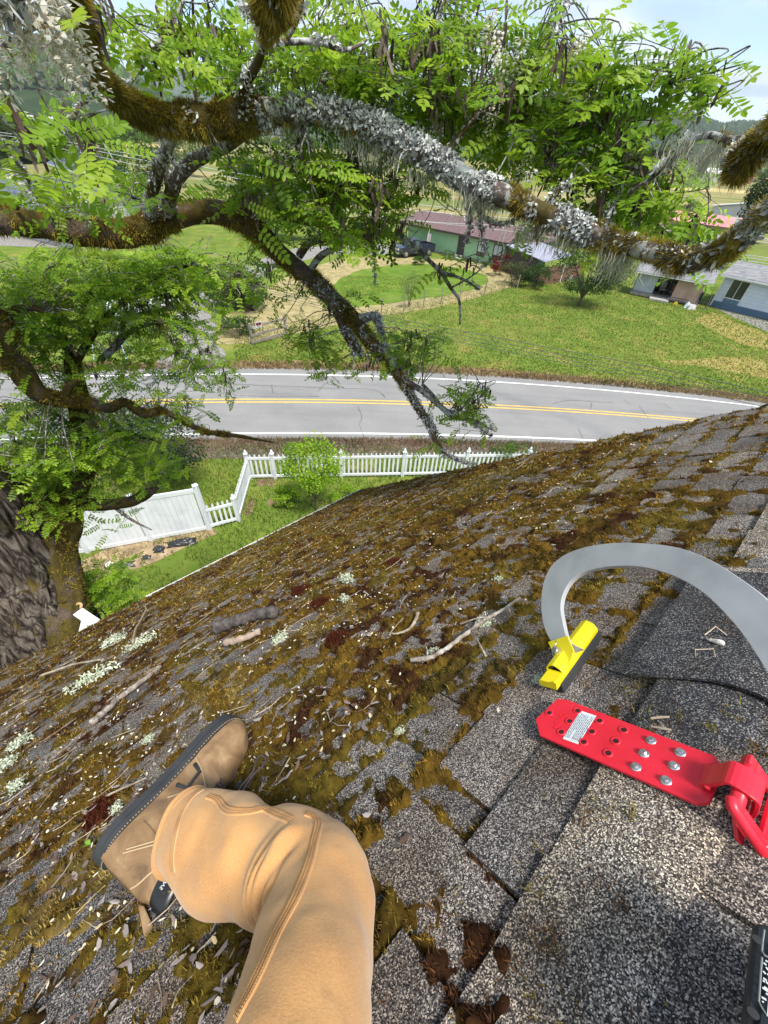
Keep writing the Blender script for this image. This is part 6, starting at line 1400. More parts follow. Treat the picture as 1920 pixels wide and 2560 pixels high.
pc = onplane(1402, 1632)+hn*.007; ax1 = np.cross(hn, NN); ax1 /= np.linalg.norm(ax1); Mp = np.stack([ax1, np.cross(hn, ax1), hn], 1)
mb = MB(); mb.lathe(pc, [(.0075, 0), (.0075, .010), (.006, .012)], 14, M=Mp); mb.build('pin', M_ZINC, hook, smooth=False, local=kinv)
mb = MB(); mb.tube(spline([pc+Mp@np.array([-.008, .014, .006]), pc+Mp@np.array([.002, .010, .008]), pc+Mp@np.array([.009, -.001, .008]), pc+Mp@np.array([.008, -.012, .006]), pc+Mp@np.array([.014, -.018, .005])], 5), .0011, 5); mb.build('spring_clip', M_ZINC, hook, local=kinv)
# ---------------------------------------------------------------- wire staples and small sticks on the dark cap
M_STAP = gm('pale_wire_staple', (.62, .52, .38), (.48, .38, .28), rough=.5, metal=.4, scale=60)
def wpath(px, h=.040, hs=None): return [R(*ruv(a, b, (hs or [h]*len(px))[i]), (hs or [h]*len(px))[i]) for i, (a, b) in enumerate(px)]
for px, lb_ in (([(1817,1588),(1789,1566),(1762,1587),(1768,1598)], 'bent wire staple standing open on the dark cap shingle, upper one'), ([(1739,1643),(1738,1624),(1784,1622),(1788,1642)], 'square wire staple lying on the dark cap shingle, lower one')):
    mb = MB(); mb.tube(wpath(px, hs=[.036, .052, .052, .037]), .0011, 6); tag(mb.build('staple', M_STAP), lb_, 'staple', None)
mb = MB(); mb.tube(spline(wpath([(1768,1598),(1785,1602),(1800,1606),(1812,1609)], .040), 4), [.001, .002, .003, .003, .0035, .004, .0045, .005, .005, .005, .0045, .004, .001], 7); tag(mb.build('seed_husk', gm('white_husk', (.74, .70, .66), (.6, .55, .5), rough=.8, scale=80)), 'small white husk lying beside the upper staple', 'husk')
for px, lb_ in (([(1627,1796),(1650,1793),(1674,1792)], 'short straw coloured stick above another beside the red plate'), ([(1628,1816),(1652,1820),(1678,1825)], 'short straw coloured stick nearest the red plate screws')):
    mb = MB(); mb.tube(wpath(px, .036), [.0016, .002, .0015], 6); tag(mb.build('stick', M_TWIG), lb_, 'stick')
# ---------------------------------------------------------------- black plastic case at the right edge
case = empty('tool_case', R(.27, .14)); tag(case, 'black plastic tool case with raised frame lines at the lower right corner', 'case'); cinv = np.array(case.location)
M_CASE = gm('black_case_plastic', (.014, .016, .019), (.010, .011, .013), rough=.55, scale=40, bmp=.1, bscale=300, bdist=.0005); M_EDGE = gm('grey_raised_line', (.22, .23, .22), rough=.6); M_PRT = gm('pale_print', (.62, .66, .66), rough=.6)
tt = .60
k0, k1 = P(1884, 2286, tt), P(1846, 2600, tt*.88); ky_ = k1-k0; kl = np.linalg.norm(ky_); ky_ /= kl; kz = -ray(1880, 2420); kz = kz-ky_*(kz@ky_); kz /= np.linalg.norm(kz); kx = np.cross(ky_, kz)
if kx@_rt < 0: kx = -kx
def kp(a, b, c): return k0+kx*a+ky_*b+kz*c
mb = MB(); pr = [(0, .010), (.002, .004), (.010, 0), (.14, 0), (.14, kl+.06), (0, kl+.06)]; mb.prism([kp(a, b, -.085) for a, b in pr], kz*.085); mb.build('body', M_CASE, case, bevel=.004, local=cinv)
mb = MB(); mb.prism([kp(a, b, .0005) for a, b in ((.012, .020), (.13, .020), (.13, kl+.05), (.006, kl+.05))], kz*.002); lid = mb.build('lid_panel', M_CASE, case, bevel=.001, local=cinv)
def line(pts, nm='frame_line', w=.0011): mb = MB(); mb.tube([kp(a, b, .0032) for a, b in pts], w*.6, 5); mb.build(nm, M_EDGE, lid, local=cinv)
s1 = kl/314.0
def kpx(px, py):                                         # photo point on the case's face
    d = ray(px, py); q = CAM+d*(((k0+kz*.003-CAM)@kz)/(d@kz)); v = q-k0; return (float(v@kx), float(v@ky_))
line([kpx(1911, 2325), kpx(1906, 2360), kpx(1905, 2378), kpx(1911, 2388), kpx(1935, 2402)]); line([kpx(1905, 2394), kpx(1902, 2430), kpx(1897, 2504), kpx(1905, 2520), kpx(1918, 2540)])
mb = MB()
for a, b in (((1909, 2408), (1916, 2414)), ((1914, 2402), (1919, 2406)), ((1915, 2419), (1921, 2427)), ((1908, 2429), (1914, 2436)), ((1918, 2436), (1924, 2440)), ((1908, 2446), (1917, 2453)), ((1907, 2452), (1912, 2456)), ((1915, 2456), (1922, 2462)), ((1906, 2470), (1920, 2480)), ((1910, 2468), (1922, 2477)), ((1915, 2484), (1922, 2490)), ((1904, 2494), (1916, 2501)), ((1906, 2504), (1908, 2507))):
    p, q = kp(*kpx(*a), .0034), kp(*kpx(*b), .0034); mb.bar(p, q, .0013, .0004, up=kz)
p0 = kpx(1919, 2520); mb.box(kp(p0[0]+.004, p0[1], .0034), (.008, .012, .0005), M=np.stack([kx, ky_, kz], 1)); mb.build('print_mark', M_PRT, lid, local=cinv)
for a, b in ((1894, 2350), (1883, 2534)):
    c = kpx(a, b); mb = MB(); mb.lathe(kp(c[0], c[1], .0028), [(.0018, 0), (.0034, 0), (.0036, .0008), (.0020, .0009)], 12, M=np.stack([kx, np.cross(kz, kx), kz], 1)); mb.build('hole_shade_disc', M_PADB, lid, local=cinv)  # dark disc with a thin ring, painted in place of a shaded hole
# ---------------------------------------------------------------- larger sticks, bark and lichen tufts on the roof
M_STK = gm('lichened_stick', (.28, .23, .19), (.12, .09, .07), rough=.95, scale=45, c3=(.46, .46, .42), bmp=.6, bscale=120, bdist=.003); M_BARKP = gm('dark_bark_piece', (.12, .10, .095), (.045, .037, .033), rough=.95, scale=50, bmp=.7, bscale=90, bdist=.004); M_WOODP = gm('bare_wood', (.40, .31, .24), (.28, .20, .15), rough=.9, scale=40, stretch=(1, 1, 1))
def stick(label, path, rad, mat, h=.034, name='stick', k=7, side=()):
    pts = [R(*ruv(a, b, h), h) for a, b in path]; s_ = spline(pts, 6); r2 = np.linspace(rad[0], rad[1], len(s_))*(1+.18*np.sin(np.arange(len(s_))*2.3)); mb = MB(); mb.tube(s_+rng.normal(0, rad[0]*.12, s_.shape), r2, k)
    for i, (a, b) in side: mb.tube([s_[i], (s_[i]+R(*ruv(a, b, h+.01), h+.01))/2+NN*.004, R(*ruv(a, b, h+.012), h+.012)], [rad[0]*.5, rad[0]*.45, rad[1]*.4], 5)
    o = mb.build(name, mat, smooth=True); tag(o, label, 'stick' if name == 'stick' else 'bark'); return o
stick('long pale lichened branchlet lying in the middle of the mossy roof', [(1300,1495),(1255,1525),(1215,1548),(1160,1588),(1110,1625),(1070,1645),(1028,1650)], (.004, .007), M_STK, side=((10, (1150, 1560)), (16, (1215, 1640)), (4, (1275, 1530))))
stick('small curved twig ending in a striped dry pod', [(1045,1532),(1036,1556),(1018,1575),(990,1584),(972,1582)], (.006, .002), M_TWIG)
stick('thick dark bark piece left of centre on the roof', [(540,1570),(590,1552),(640,1538),(690,1530)], (.030, .026), M_BARKP, .045, 'bark_piece', 9); stick('bare tan wood piece just below the dark bark piece', [(562,1606),(600,1598),(650,1580)], (.016, .013), M_WOODP, .04, 'bark_piece', 8)
stick('broken branch with white lichen at the left of the boot toe', [(228,1808),(270,1770),(310,1735),(360,1700),(402,1664)], (.012, .010), M_STK); stick('thin pale upright stick near the gutter at left', [(333,1605),(338,1575),(352,1550),(368,1520)], (.006, .007), M_WOODP, .06)
stick('thin bare twig low on the left side of the roof', [(100,1690),(180,1662),(260,1648)], (.007, .005), M_TWIG, .05); stick('thin grey twig reaching toward the boot sole', [(265,1990),(320,1965),(365,1945)], (.003, .002), M_TWIG); stick('long thin grass stalk at the bottom left between shingles', [(540,2330),(515,2360),(490,2385),(478,2425)], (.0012, .001), M_TWIG, .02); stick('fine pale stalk lying across the lower left shingle', [(505,2415),(470,2450),(445,2480),(430,2520)], (.0011, .001), M_TWIG, .02)
M_LICH = colmat('pale_lichen', rough=.95, spec=.05, transl=.1)
def lichen_tuft(label, pix, size, n, seed, cols=((.55, .60, .45), (.66, .69, .56), (.42, .48, .34)), h=.02, name='lichen_tuft', stretch=(1, 1)):
    r = np.random.default_rng(seed); u0, v0 = ruv(*pix, h); o0 = R(u0, v0, h)
    a = np.clip(r.normal(0, .34, (n, 2)), -.8, .8)*size*np.array(stretch); hh = np.abs(r.normal(0, .3, n))*size*.8; c = o0+a[:, :1]*DC+a[:, 1:]*DV+hh[:, None]*NN
    d1 = r.normal(0, 1, (n, 3)); d1 /= np.linalg.norm(d1, axis=1)[:, None]; d2 = np.cross(d1, r.normal(0, 1, (n, 3))); d2 /= np.linalg.norm(d2, axis=1)[:, None]; L_ = size*r.uniform(.10, .26, (n, 1)); w = L_*r.uniform(.10, .24, (n, 1))
    V = np.stack([c-d2*w, c+d2*w, c+d1*L_+d2*w*.5, c+d1*L_*.8-d2*w*1.5], 1).reshape(-1, 3); col = np.array(cols)[r.integers(0, len(cols), n)]*r.uniform(.8, 1.2, (n, 1))
    o = mesh(name, V, np.arange(4*n).reshape(-1, 4), M_LICH, None, False, np.repeat(np.clip(col, 0, 1), 4, 0)); tag(o, label, 'lichen', 'lichen tufts fallen on the roof')
for q, (lb_, px, sz, st) in enumerate([('white crusty lichen piece standing out in the middle of the roof', (868, 1452), .085, (.5, 1.4)), ('second white lichen piece just below the first in mid roof', (862, 1500), .06, (.6, 1.2)), ('pale green lichen tuft on the roof nearest the gutter at left', (290, 1605), .15, (1, .8)), ('grey white lichen flakes right of the thin upright stick', (350, 1612), .12, (1.5, .6)), ('large pale lichen tuft at left above the boot heel', (50, 1862), .085, (1, 1)), ('pale lichen tuft at the left frame edge', (15, 1915), .08, (1, 1.1)), ('pale lichen tuft just below the left frame edge tuft', (42, 1968), .06, (.8, 1.4)), ('long pale green lichen streak left of the broken branch', (235, 1700), .15, (1.6, .5)), ('small lichen tuft beside the boot toe at left', (372, 1850), .04, (1, 1)), ('small lichen tuft under the boot sole side', (292, 2022), .035, (.8, 1.2)), ('pale lichen tuft on the long branchlet', (1210, 1560), .05, (1, 1)), ('pale lichen tuft at the lower end of the long branchlet', (1080, 1640), .05, (1.2, .8)), ('tiny lichen tuft in the moss right of the knee', (1000, 1830), .022, (1, 1)), ('tiny pale lichen tuft near the middle right of the moss', (1248, 1448), .03, (1, 1)), ('lichen flakes near the dark bark piece', (700, 1600), .07, (1, 1)), ('white flakes gathered above the yellow foot', (1350, 1700), .03, (1, 1))]):
    lichen_tuft(lb_, px, sz*.62, 420, 200+q, stretch=st)
lichen_tuft('orange yellow lichen patch under the trouser hem', (437, 2212), .022, 110, 240, ((.55, .33, .02), (.62, .42, .04)), .03)
g0 = R(*ruv(217, 2113, .02), .022); mb = MB(); a1 = DC*.6+DV*-.8; a2 = np.cross(NN, a1); mb.raw([g0-a1*.014, g0-a1*.004+a2*.008+NN*.004, g0+a1*.008+a2*.007+NN*.005, g0+a1*.015, g0+a1*.008-a2*.007+NN*.003, g0-a1*.004-a2*.008+NN*.003], [(0, 5, 4, 3), (0, 3, 2, 1)]); tag(mb.build('green_leaf', gm('fresh_leaf', (.22, .38, .03), (.17, .32, .02), rough=.5, scale=40)), 'single bright green leaflet lying left of the boot heel', 'leaf')
# dark red moss cushions
for q, (px, sz, lb_) in enumerate([((258, 2035), .055, 'dark red brown moss cushion against the boot heel'), ((985, 1412), .05, 'dark red moss cushion in the upper middle moss'), ((800, 1515), .06, 'dark red moss cushion below the white lichen'), ((845, 1605), .055, 'rust red moss cushion left of the long branchlet'), ((1090, 1655), .035, 'dark moss cushion under the long branchlet'), ((755, 1480), .07, 'brown moss cushion left of the white lichen')]):
    r = np.random.default_rng(300+q); u0, v0 = ruv(*px, .01); n = 900; ph = r.uniform(0, 2*PI, n); rd = np.sqrt(r.uniform(0, 1, n)); h = .012+sz*.35*(1-rd**2); c = R(u0+sz*.8*rd*np.cos(ph), v0+sz*rd*np.sin(ph), h); d1 = NN+r.normal(0, .5, (n, 3)); d2 = np.cross(d1, r.normal(0, 1, (n, 3))); d2 /= np.linalg.norm(d2, axis=1)[:, None]; L_ = r.uniform(.006, .014, (n, 1)); w = sz*.03
    V = np.stack([c-d2*w, c+d2*w, c+d1*L_], 1).reshape(-1, 3); col = np.array([(.085, .02, .010), (.06, .015, .008), (.12, .035, .015)])[r.integers(0, 3, n)]
    rg = 10; dome = []; 
    for a in range(6):
        for b in range(12): f_ = a/5; dome.append(R(u0+sz*.85*f_*math.cos(b*PI/6), v0+sz*1.05*f_*math.sin(b*PI/6), .012+sz*.34*(1-f_*f_)))
    Fd = np.array([[a*12+b, (a+1)*12+b, (a+1)*12+(b+1) % 12, a*12+(b+1) % 12] for a in range(5) for b in range(12)])
    o = mesh('moss_cushion', np.concatenate([dome, V]), [Fd, (np.arange(3*n)+72).reshape(-1, 3)], M_MOSS, None, False, np.concatenate([np.tile((.045, .014, .008), (72, 1)), np.repeat(col, 3, 0)])); tag(o, lb_, 'moss', 'dark red moss cushions on the roof')
# ---------------------------------------------------------------- the locust trees beside and above the roof
rt_ = np.random.default_rng(91)
def bark(name, c1, c2, moss, lich, mossc=((.045, .034, .011), (.105, .080, .019)), rel=.9, stretch=(1, 1, 1)):
    mt, N, L, B = nodes(name); v = pos(N, L, stretch); a = noise(N, L, v, 22, 7, .65, .6); m_ = noise(N, L, v, 5.5, 5, .6); l_ = noise(N, L, v, 30, 5, .65); l2 = noise(N, L, v, 4, 3)
    c = ramp(N, L, a, [(0.32, c2), (0.62, c1)])
    if stretch[2] < 1:
        ck = noise(N, L, v, 10, 3, .5, .8); c = mixc(N, L, ramp(N, L, ck, [(.40, (0, 0, 0)), (.49, (1, 1, 1)), (.51, (1, 1, 1)), (.60, (0, 0, 0))]), c, (.022, .017, .014)); a = ck
    if lich: 
        ml = N.new('ShaderNodeMath'); ml.operation = 'MULTIPLY_ADD'; L.new(l2, ml.inputs[0]); ml.inputs[1].default_value = .5; L.new(l_, ml.inputs[2])
        c = mixc(N, L, ramp(N, L, ml.outputs[0], [(.92-lich*.30, (0, 0, 0)), (.98-lich*.30, (1, 1, 1))]), c, ramp(N, L, a, [(.3, (.26, .27, .26)), (.7, (.50, .52, .50))]))
    if moss: c = mixc(N, L, ramp(N, L, m_, [(.62-moss*.35, (0, 0, 0)), (.72-moss*.35, (1, 1, 1))]), c, ramp(N, L, a, [(.3, mossc[0]), (.7, mossc[1])]))
    L.new(c, B.inputs['Base Color']); B.inputs['Roughness'].default_value = .95; B.inputs['Specular IOR Level'].default_value = .15; bump(N, L, B, a, rel, .02); return mt
M_TRUNK = bark('furrowed_grey_bark', (.19, .16, .135), (.035, .027, .022), .20, 0, rel=1.0, stretch=(1, 1, .22)); M_MTRK = bark('mossy_bark', (.13, .10, .08), (.05, .038, .03), .62, 0); M_MLIMB = bark('mossy_limb_bark', (.15, .11, .09), (.055, .042, .036), .62, .15); M_LLIMB = bark('lichen_limb_bark', (.155, .12, .105), (.06, .047, .042), .18, .62)
M_TW = bark('twig_bark', (.17, .145, .12), (.075, .06, .05), .2, .5)
tree = empty('locust_tree', (*P(70, 1500, 6.2)[:2], 0)); tag(tree, 'old locust tree with thick furrowed trunk at left and long limbs over the roof', 'tree'); T0 = np.array(tree.location)
tree2 = empty('locust_tree', (*P(160, 1400, 5.9)[:2], 0)); tag(tree2, 'mossy locust stem beside the big trunk with low leafy boughs', 'tree'); T2 = np.array(tree2.location)
LIMBS = []
def limb(pts, mat, parent, inv, k=18, m=10, rough=.10, furrow=0.0, name='limb', seed=1, cap=True, reg=True, world_pre=None):
    q = np.array([[*P(a, b, t), w*t*t_cos(a, b)/F] for a, b, t, w in pts])
    if world_pre is not None: q = np.vstack([world_pre, q])
    s_ = spline(q, m); C, rad = s_[:, :3], np.maximum(s_[:, 3]*(.84 if name != 'trunk' else 1), .0008); n = len(C); T = np.gradient(C, axis=0); T /= np.linalg.norm(T, axis=1)[:, None]
    x = np.cross(T[0], (.3, .2, 1)); x /= np.linalg.norm(x); th = np.arange(k)*2*PI/k; V = []; Ls = np.concatenate([[0], np.cumsum(np.linalg.norm(np.diff(C, axis=0), axis=1))])
    for i in range(n):
        x = x-T[i]*(x@T[i]); x /= np.linalg.norm(x); y = np.cross(T[i], x); d = np.cos(th)[:, None]*x+np.sin(th)[:, None]*y
        p = C[i]+d*rad[i]; dd = 1+rough*2*(fbm(p/(rad.max()*1.1), seed, 4)-.5)+rough*.8*(fbm(p/(rad.max()*.33), seed+7, 2)-.5)
        if furrow:
            f_ = fbm(np.stack([np.cos(th)*6+Ls[i]*.5, np.sin(th)*6+Ls[i]*.3, th*0+Ls[i]*1.3], -1), seed+3, 2, .5); dd = dd+furrow*(1.2-np.clip(1-np.abs(f_-.5)*7, 0, 1)*2)
        V.append(C[i]+d*(rad[i]*dd)[:, None])
    V = np.concatenate(V); i, j = np.meshgrid(np.arange(n-1), np.arange(k), indexing='ij'); Q = [tuple(z) for z in np.stack([i*k+j, i*k+(j+1) % k, (i+1)*k+(j+1) % k, (i+1)*k+j], -1).reshape(-1, 4)]+[tuple(range(k))[::-1], tuple((n-1)*k+z for z in range(k))]
    o = mesh(name, V-inv, Q, mat, parent, True)
    if reg: LIMBS.append((C, rad))
    return C, rad
gb = P(95, 1600, 6.3)
pre = np.array([[gb[0]+.15, gb[1]+.1, -.1, .72], [gb[0]+.1, gb[1]+.05, 1.2, .56], [gb[0]+.05, gb[1], gb[2]-1.2, .50]])
limb([(85,1560,6.2,108),(40,1430,6.0,100),(-20,1320,5.7,92),(-110,1180,5.3,86),(-230,960,4.8,82),(-300,650,4.3,76),(-260,300,3.9,66),(-150,-50,3.2,60)], M_TRUNK, tree, T0, 110, 16, .06, .10, 'trunk', 3, world_pre=pre)
limb([(35,1340,5.75,40),(22,1300,5.7,36),(12,1262,5.65,26)], M_MTRK, tree, T0, 16, 8, .1, seed=6, name='cut_stub')
e = P(12, 1256, 5.64); mb = MB(); ax = -(P(22,1300,5.7)-e); ax /= np.linalg.norm(ax); xx_ = np.cross(ax, (1, 0, 0)); xx_ /= np.linalg.norm(xx_); mb.lathe(e, [(.001, .012), (.09, .012), (.10, .0)], 16, M=np.stack([xx_, np.cross(ax, xx_), ax], 1)); mb.build('cut_face', gm('fresh_cut_wood', (.52, .36, .22), (.40, .25, .14), rough=.9, scale=18), tree, local=T0)
# A: mossy then lichen-crusted limb across the whole view
A1, _ = limb([(60,-330,1.95,40),(130,-130,2.0,33),(185,0,2.15,27),(215,110,2.3,25),(245,190,2.4,27),(300,250,2.5,31),(370,285,2.55,34),(450,300,2.6,36),(530,305,2.6,40),(585,298,2.6,44),(625,290,2.6,40),(665,280,2.6,30)], M_MLIMB, tree, T0, 26, 12, .16, seed=11)
A2, _ = limb([(640,284,2.6,36),(665,280,2.6,31),(769,276,2.6,29),(850,290,2.58,30),(937,320,2.56,32),(1000,350,2.54,31),(1064,384,2.5,29),(1120,420,2.48,28),(1170,452,2.45,29),(1254,487,2.4,29),(1310,512,2.36,27),(1400,552,2.3,28),(1480,585,2.24,28),(1560,612,2.18,24),(1640,634,2.12,25),(1700,650,2.08,29),(1760,646,2.04,30),(1812,622,2.0,28),(1850,592,1.97,26),(1890,562,1.93,25),(1930,530,1.9,26),(2050,440,1.85,25),(2250,290,1.9,20),(2450,170,1.95,12),(2600,110,2.0,5)], M_LLIMB, tree, T0, 22, 10, .16, seed=14)
B0, _ = limb([(-290,560,4.2,52),(-150,548,3.7,40),(0,550,3.5,36),(100,562,3.45,33),(200,580,3.4,33),(290,585,3.4,34),(360,575,3.4,36),(410,552,3.4,34),(460,536,3.4,31),(540,530,3.4,31),(600,545,3.4,31),(660,592,3.4,27),(720,652,3.4,25),(781,700,3.4,24),(836,752,3.4,22),(887,800,3.4,20),(921,850,3.38,18),(971,905,3.35,15),(1005,947,3.32,13),(1026,985,3.3,12),(1056,1036,3.28,10),(1081,1072,3.26,9),(1088,1100,3.25,8),(1125,1142,3.22,5),(1190,1162,3.2,3)], M_MLIMB, tree, T0, 24, 10, .24, seed=21)
for q, (pts, mt, kk) in enumerate([
 ([(590,545,3.4,26),(660,522,3.4,25),(720,530,3.4,23),(775,545,3.42,19),(830,560,3.5,12)], M_MLIMB, 14),
 ([(640,545,3.38,18),(668,518,3.34,20),(690,500,3.3,16),(700,480,3.3,6)], M_MLIMB, 12),
 ([(375,555,3.38,18),(382,480,3.2,16),(400,412,3.05,18),(428,352,2.8,15),(445,320,2.65,14)], M_LLIMB, 12),
 ([(415,535,3.36,20),(440,452,3.1,19),(490,402,2.95,17),(560,370,2.8,15),(620,330,2.65,13)], M_LLIMB, 12),
 ([(840,775,3.4,13),(868,836,3.38,14),(890,868,3.37,12),(905,890,3.37,4)], M_MLIMB, 12),
 ([(885,800,3.4,12),(937,791,3.36,12),(950,820,3.34,11),(968,880,3.33,10),(1000,945,3.31,9)], M_LLIMB, 12),
 ([(1000,945,3.32,9),(1045,970,3.28,9),(1090,1005,3.25,8),(1130,1040,3.22,8),(1180,1050,3.2,6),(1240,1078,3.16,3)], M_LLIMB, 10),
 ([(1055,960,3.28,5),(1080,985,3.26,5),(1110,1020,3.24,4),(1135,1030,3.22,3)], M_LLIMB, 8), ([(1130,1040,3.22,5),(1165,1010,3.2,4),(1200,960,3.18,2)], M_LLIMB, 7), ([(1180,1050,3.2,4),(1205,1075,3.18,3),(1228,1092,3.17,2)], M_LLIMB, 7),
 ([(748,640,3.4,12),(770,610,3.36,11),(800,600,3.33,9),(850,596,3.3,7)], M_MLIMB, 9),
 ([(777,675,3.4,11),(802,640,3.36,10),(853,614,3.3,8),(920,587,3.25,7),(992,590,3.2,7),(1043,622,3.16,7),(1077,656,3.13,6),(1102,680,3.1,6),(1127,720,3.08,5),(1148,753,3.05,4),(1150,812,3.0,2)], M_LLIMB, 8),
 ([(1102,680,3.1,5),(1157,698,3.05,4),(1200,724,3.0,2)], M_LLIMB, 7), ([(920,587,3.25,4),(935,640,3.2,3),(938,710,3.16,2)], M_TW, 6), ([(1127,720,3.08,3),(1180,690,3.04,2),(1240,640,3.0,1.5)], M_TW, 6),
 ([(1125,430,2.48,9),(1160,480,2.5,8),(1175,540,2.5,6),(1168,610,2.5,4)], M_LLIMB, 8), ([(1160,480,2.5,6),(1195,520,2.5,6),(1222,555,2.5,5),(1260,560,2.5,3),(1300,545,2.5,2)], M_LLIMB, 7), ([(1195,520,2.5,4),(1205,590,2.5,3),(1215,640,2.5,2)], M_TW, 6),
 ([(2100,180,1.4,40),(2000,270,1.45,36),(1930,330,1.5,31),(1880,375,1.52,27),(1848,420,1.55,20),(1835,440,1.56,9)], M_MLIMB, 16),
 ([(1838,425,1.56,13),(1838,390,1.6,14),(1846,362,1.65,14),(1815,348,1.7,10),(1775,338,1.75,9),(1735,350,1.8,9),(1700,378,1.85,8),(1655,420,1.9,7),(1618,452,1.95,5),(1570,480,2.0,3)], M_LLIMB, 12),
 ([(705,-260,1.6,60),(690,-80,1.68,52),(680,0,1.75,44),(672,42,1.8,24),(668,90,1.9,11),(640,165,2.2,12),(612,212,2.4,13),(600,262,2.55,14)], M_MLIMB, 16),
 ([(668,108,1.95,8),(740,104,2.05,8),(800,106,2.1,8),(860,124,2.15,6),(900,112,2.2,4),(926,92,2.25,2)], M_LLIMB, 9), ([(715,104,2.02,6),(738,60,2.0,6),(756,0,1.95,6),(760,-60,1.9,6)], M_LLIMB, 8), ([(668,90,1.9,6),(630,40,1.95,5),(600,10,2.0,3)], M_TW, 7),
 ([(1360,530,2.33,9),(1390,485,2.35,8),(1430,450,2.4,5)], M_LLIMB, 8), ([(1420,260,2.6,6),(1540,250,2.6,6),(1620,215,2.6,5),(1680,205,2.6,3)], M_TW, 7), ([(1100,410,2.5,8),(1180,300,2.7,8),(1290,200,2.8,7),(1380,90,2.9,5),(1420,-20,3.0,4)], M_TW, 8), ([(950,325,2.56,8),(1000,220,2.8,8),(1060,120,2.9,6),(1110,0,3.0,5)], M_TW, 8), ([(1380,430,2.5,7),(1450,340,2.6,7),(1420,260,2.6,6),(1330,230,2.7,4)], M_TW, 8), ([(1500,590,2.24,8),(1540,500,2.4,7),(1590,420,2.5,5),(1640,380,2.5,3)], M_TW, 8), ([(770,270,2.6,8),(820,180,2.8,7),(870,60,3.0,5),(890,-60,3.1,4)], M_TW, 8), ([(300,240,2.5,6),(380,130,2.6,6),(440,40,2.7,5),(480,-60,2.8,4)], M_TW, 8), ([(760,310,2.6,6),(780,420,2.8,5),(800,540,2.9,3)], M_TW, 7), ([(900,330,2.58,6),(880,440,2.8,5),(930,520,2.9,3)], M_TW, 7), ([(230,230,2.4,8),(180,290,2.3,7),(160,330,2.2,5),(145,332,2.15,4)], M_TW, 8), ([(40,520,3.4,7),(70,450,3.0,6),(30,395,2.6,4)], M_TW, 7), ([(130,560,3.45,7),(110,480,3.2,6),(60,430,3.0,3)], M_TW, 7), ([(-40,330,2.2,7),(30,360,2.1,5),(90,395,2.0,3)], M_TW, 7), ([(-120,60,1.3,12),(-30,20,1.15,10),(60,-10,1.05,7),(140,-25,1.0,5)], M_TW, 8), ([(-60,150,1.3,8),(0,110,1.2,6),(30,140,1.15,4)], M_TW, 7)]):
    limb(pts, mt, tree, T0, kk, 8, .16, seed=30+q, name='limb' if pts[0][3] > 9 else 'branch')
# second stem
gb2 = P(190, 1600, 6.0); pre2 = np.array([[gb2[0]-.1, gb2[1]+.3, -.1, .34], [gb2[0]-.05, gb2[1]+.2, gb2[2]*.5, .28]])
limb([(190,1610,6.0,46),(165,1500,5.9,44),(138,1390,5.8,46),(145,1310,5.7,44),(170,1235,5.6,36),(200,1170,5.5,32),(212,1090,5.4,28),(195,1000,5.3,22),(180,900,5.2,16)], M_MTRK, tree2, T2, 48, 14, .20, .08, 'trunk', 61, world_pre=pre2)
for q, (pts, kk) in enumerate([([(-220,980,4.9,50),(-90,860,4.7,44),(-10,800,4.6,36),(5,845,4.6,36),(30,895,4.6,36),(62,942,4.62,31),(100,985,4.65,26),(150,1000,4.7,20),(205,1000,4.75,17),(270,1020,4.8,15),(312,1006,4.82,13),(359,1034,4.85,13),(400,1028,4.88,10),(447,1045,4.9,8),(506,1078,4.95,7),(560,1085,4.98,6),(603,1091,5.0,6),(640,1098,5.0,4),(684,1106,5.0,2)], 16),
 ([(5,860,4.6,18),(2,815,4.58,15),(20,784,4.56,12),(50,772,4.54,10),(85,770,4.52,9),(114,783,4.5,5)], 12), ([(160,1000,4.7,12),(172,968,4.68,11),(190,955,4.66,9),(208,948,4.65,5)], 10), ([(250,900,4.9,9),(285,870,4.85,10),(312,840,4.8,8),(345,818,4.75,7),(385,808,4.7,4)], 9), ([(285,870,4.85,7),(305,830,4.82,6),(312,790,4.8,4)], 8), ([(165,1250,5.62,22),(240,1262,5.6,18),(320,1255,5.55,16),(365,1235,5.5,15),(392,1216,5.48,9)], 12), ([(95,1400,5.85,18),(85,1330,5.8,15),(70,1260,5.75,13),(60,1190,5.7,10),(40,1110,5.6,7)], 10), ([(200,1170,5.5,14),(235,1130,5.45,11),(190,1080,5.4,8),(150,1040,5.35,6)], 9), ([(212,1110,5.4,10),(300,1080,5.3,7),(380,1100,5.3,4)], 8), ([(180,920,5.2,12),(260,800,5.0,9),(380,700,4.8,7),(480,660,4.7,4)], 9), ([(180,900,5.2,12),(120,760,5.0,9),(60,680,4.9,6)], 8), ([(420,720,4.75,6),(470,800,4.7,5),(500,880,4.65,3)], 7), ([(260,1250,5.6,6),(330,1300,5.6,4),(380,1325,5.6,2)], 6)]):
    limb(pts, M_MTRK if pts[0][3] > 9 else M_TW, tree2, T2, kk, 8, .16, seed=80+q, name='limb' if pts[0][3] > 9 else 'branch')
mb = MB(); e = P(197, 1518, 6.0); vv = P(205, 1506, 5.98)-e; vv /= np.linalg.norm(vv); tc = -ray(197, 1518); xx_ = np.cross(tc, (0, 0, 1.)); xx_ /= np.linalg.norm(xx_); mb.lathe(P(197, 1514, 5.75), [(.001, .05), (.035, .05), (.040, .03), (.042, -.1)], 12, M=np.stack([xx_, np.cross(tc, xx_), tc], 1)); mb.build('cut_stub', gm('cut_wood_pale', (.55, .36, .20), (.42, .25, .13), rough=.9, scale=25), tree2, local=T2)
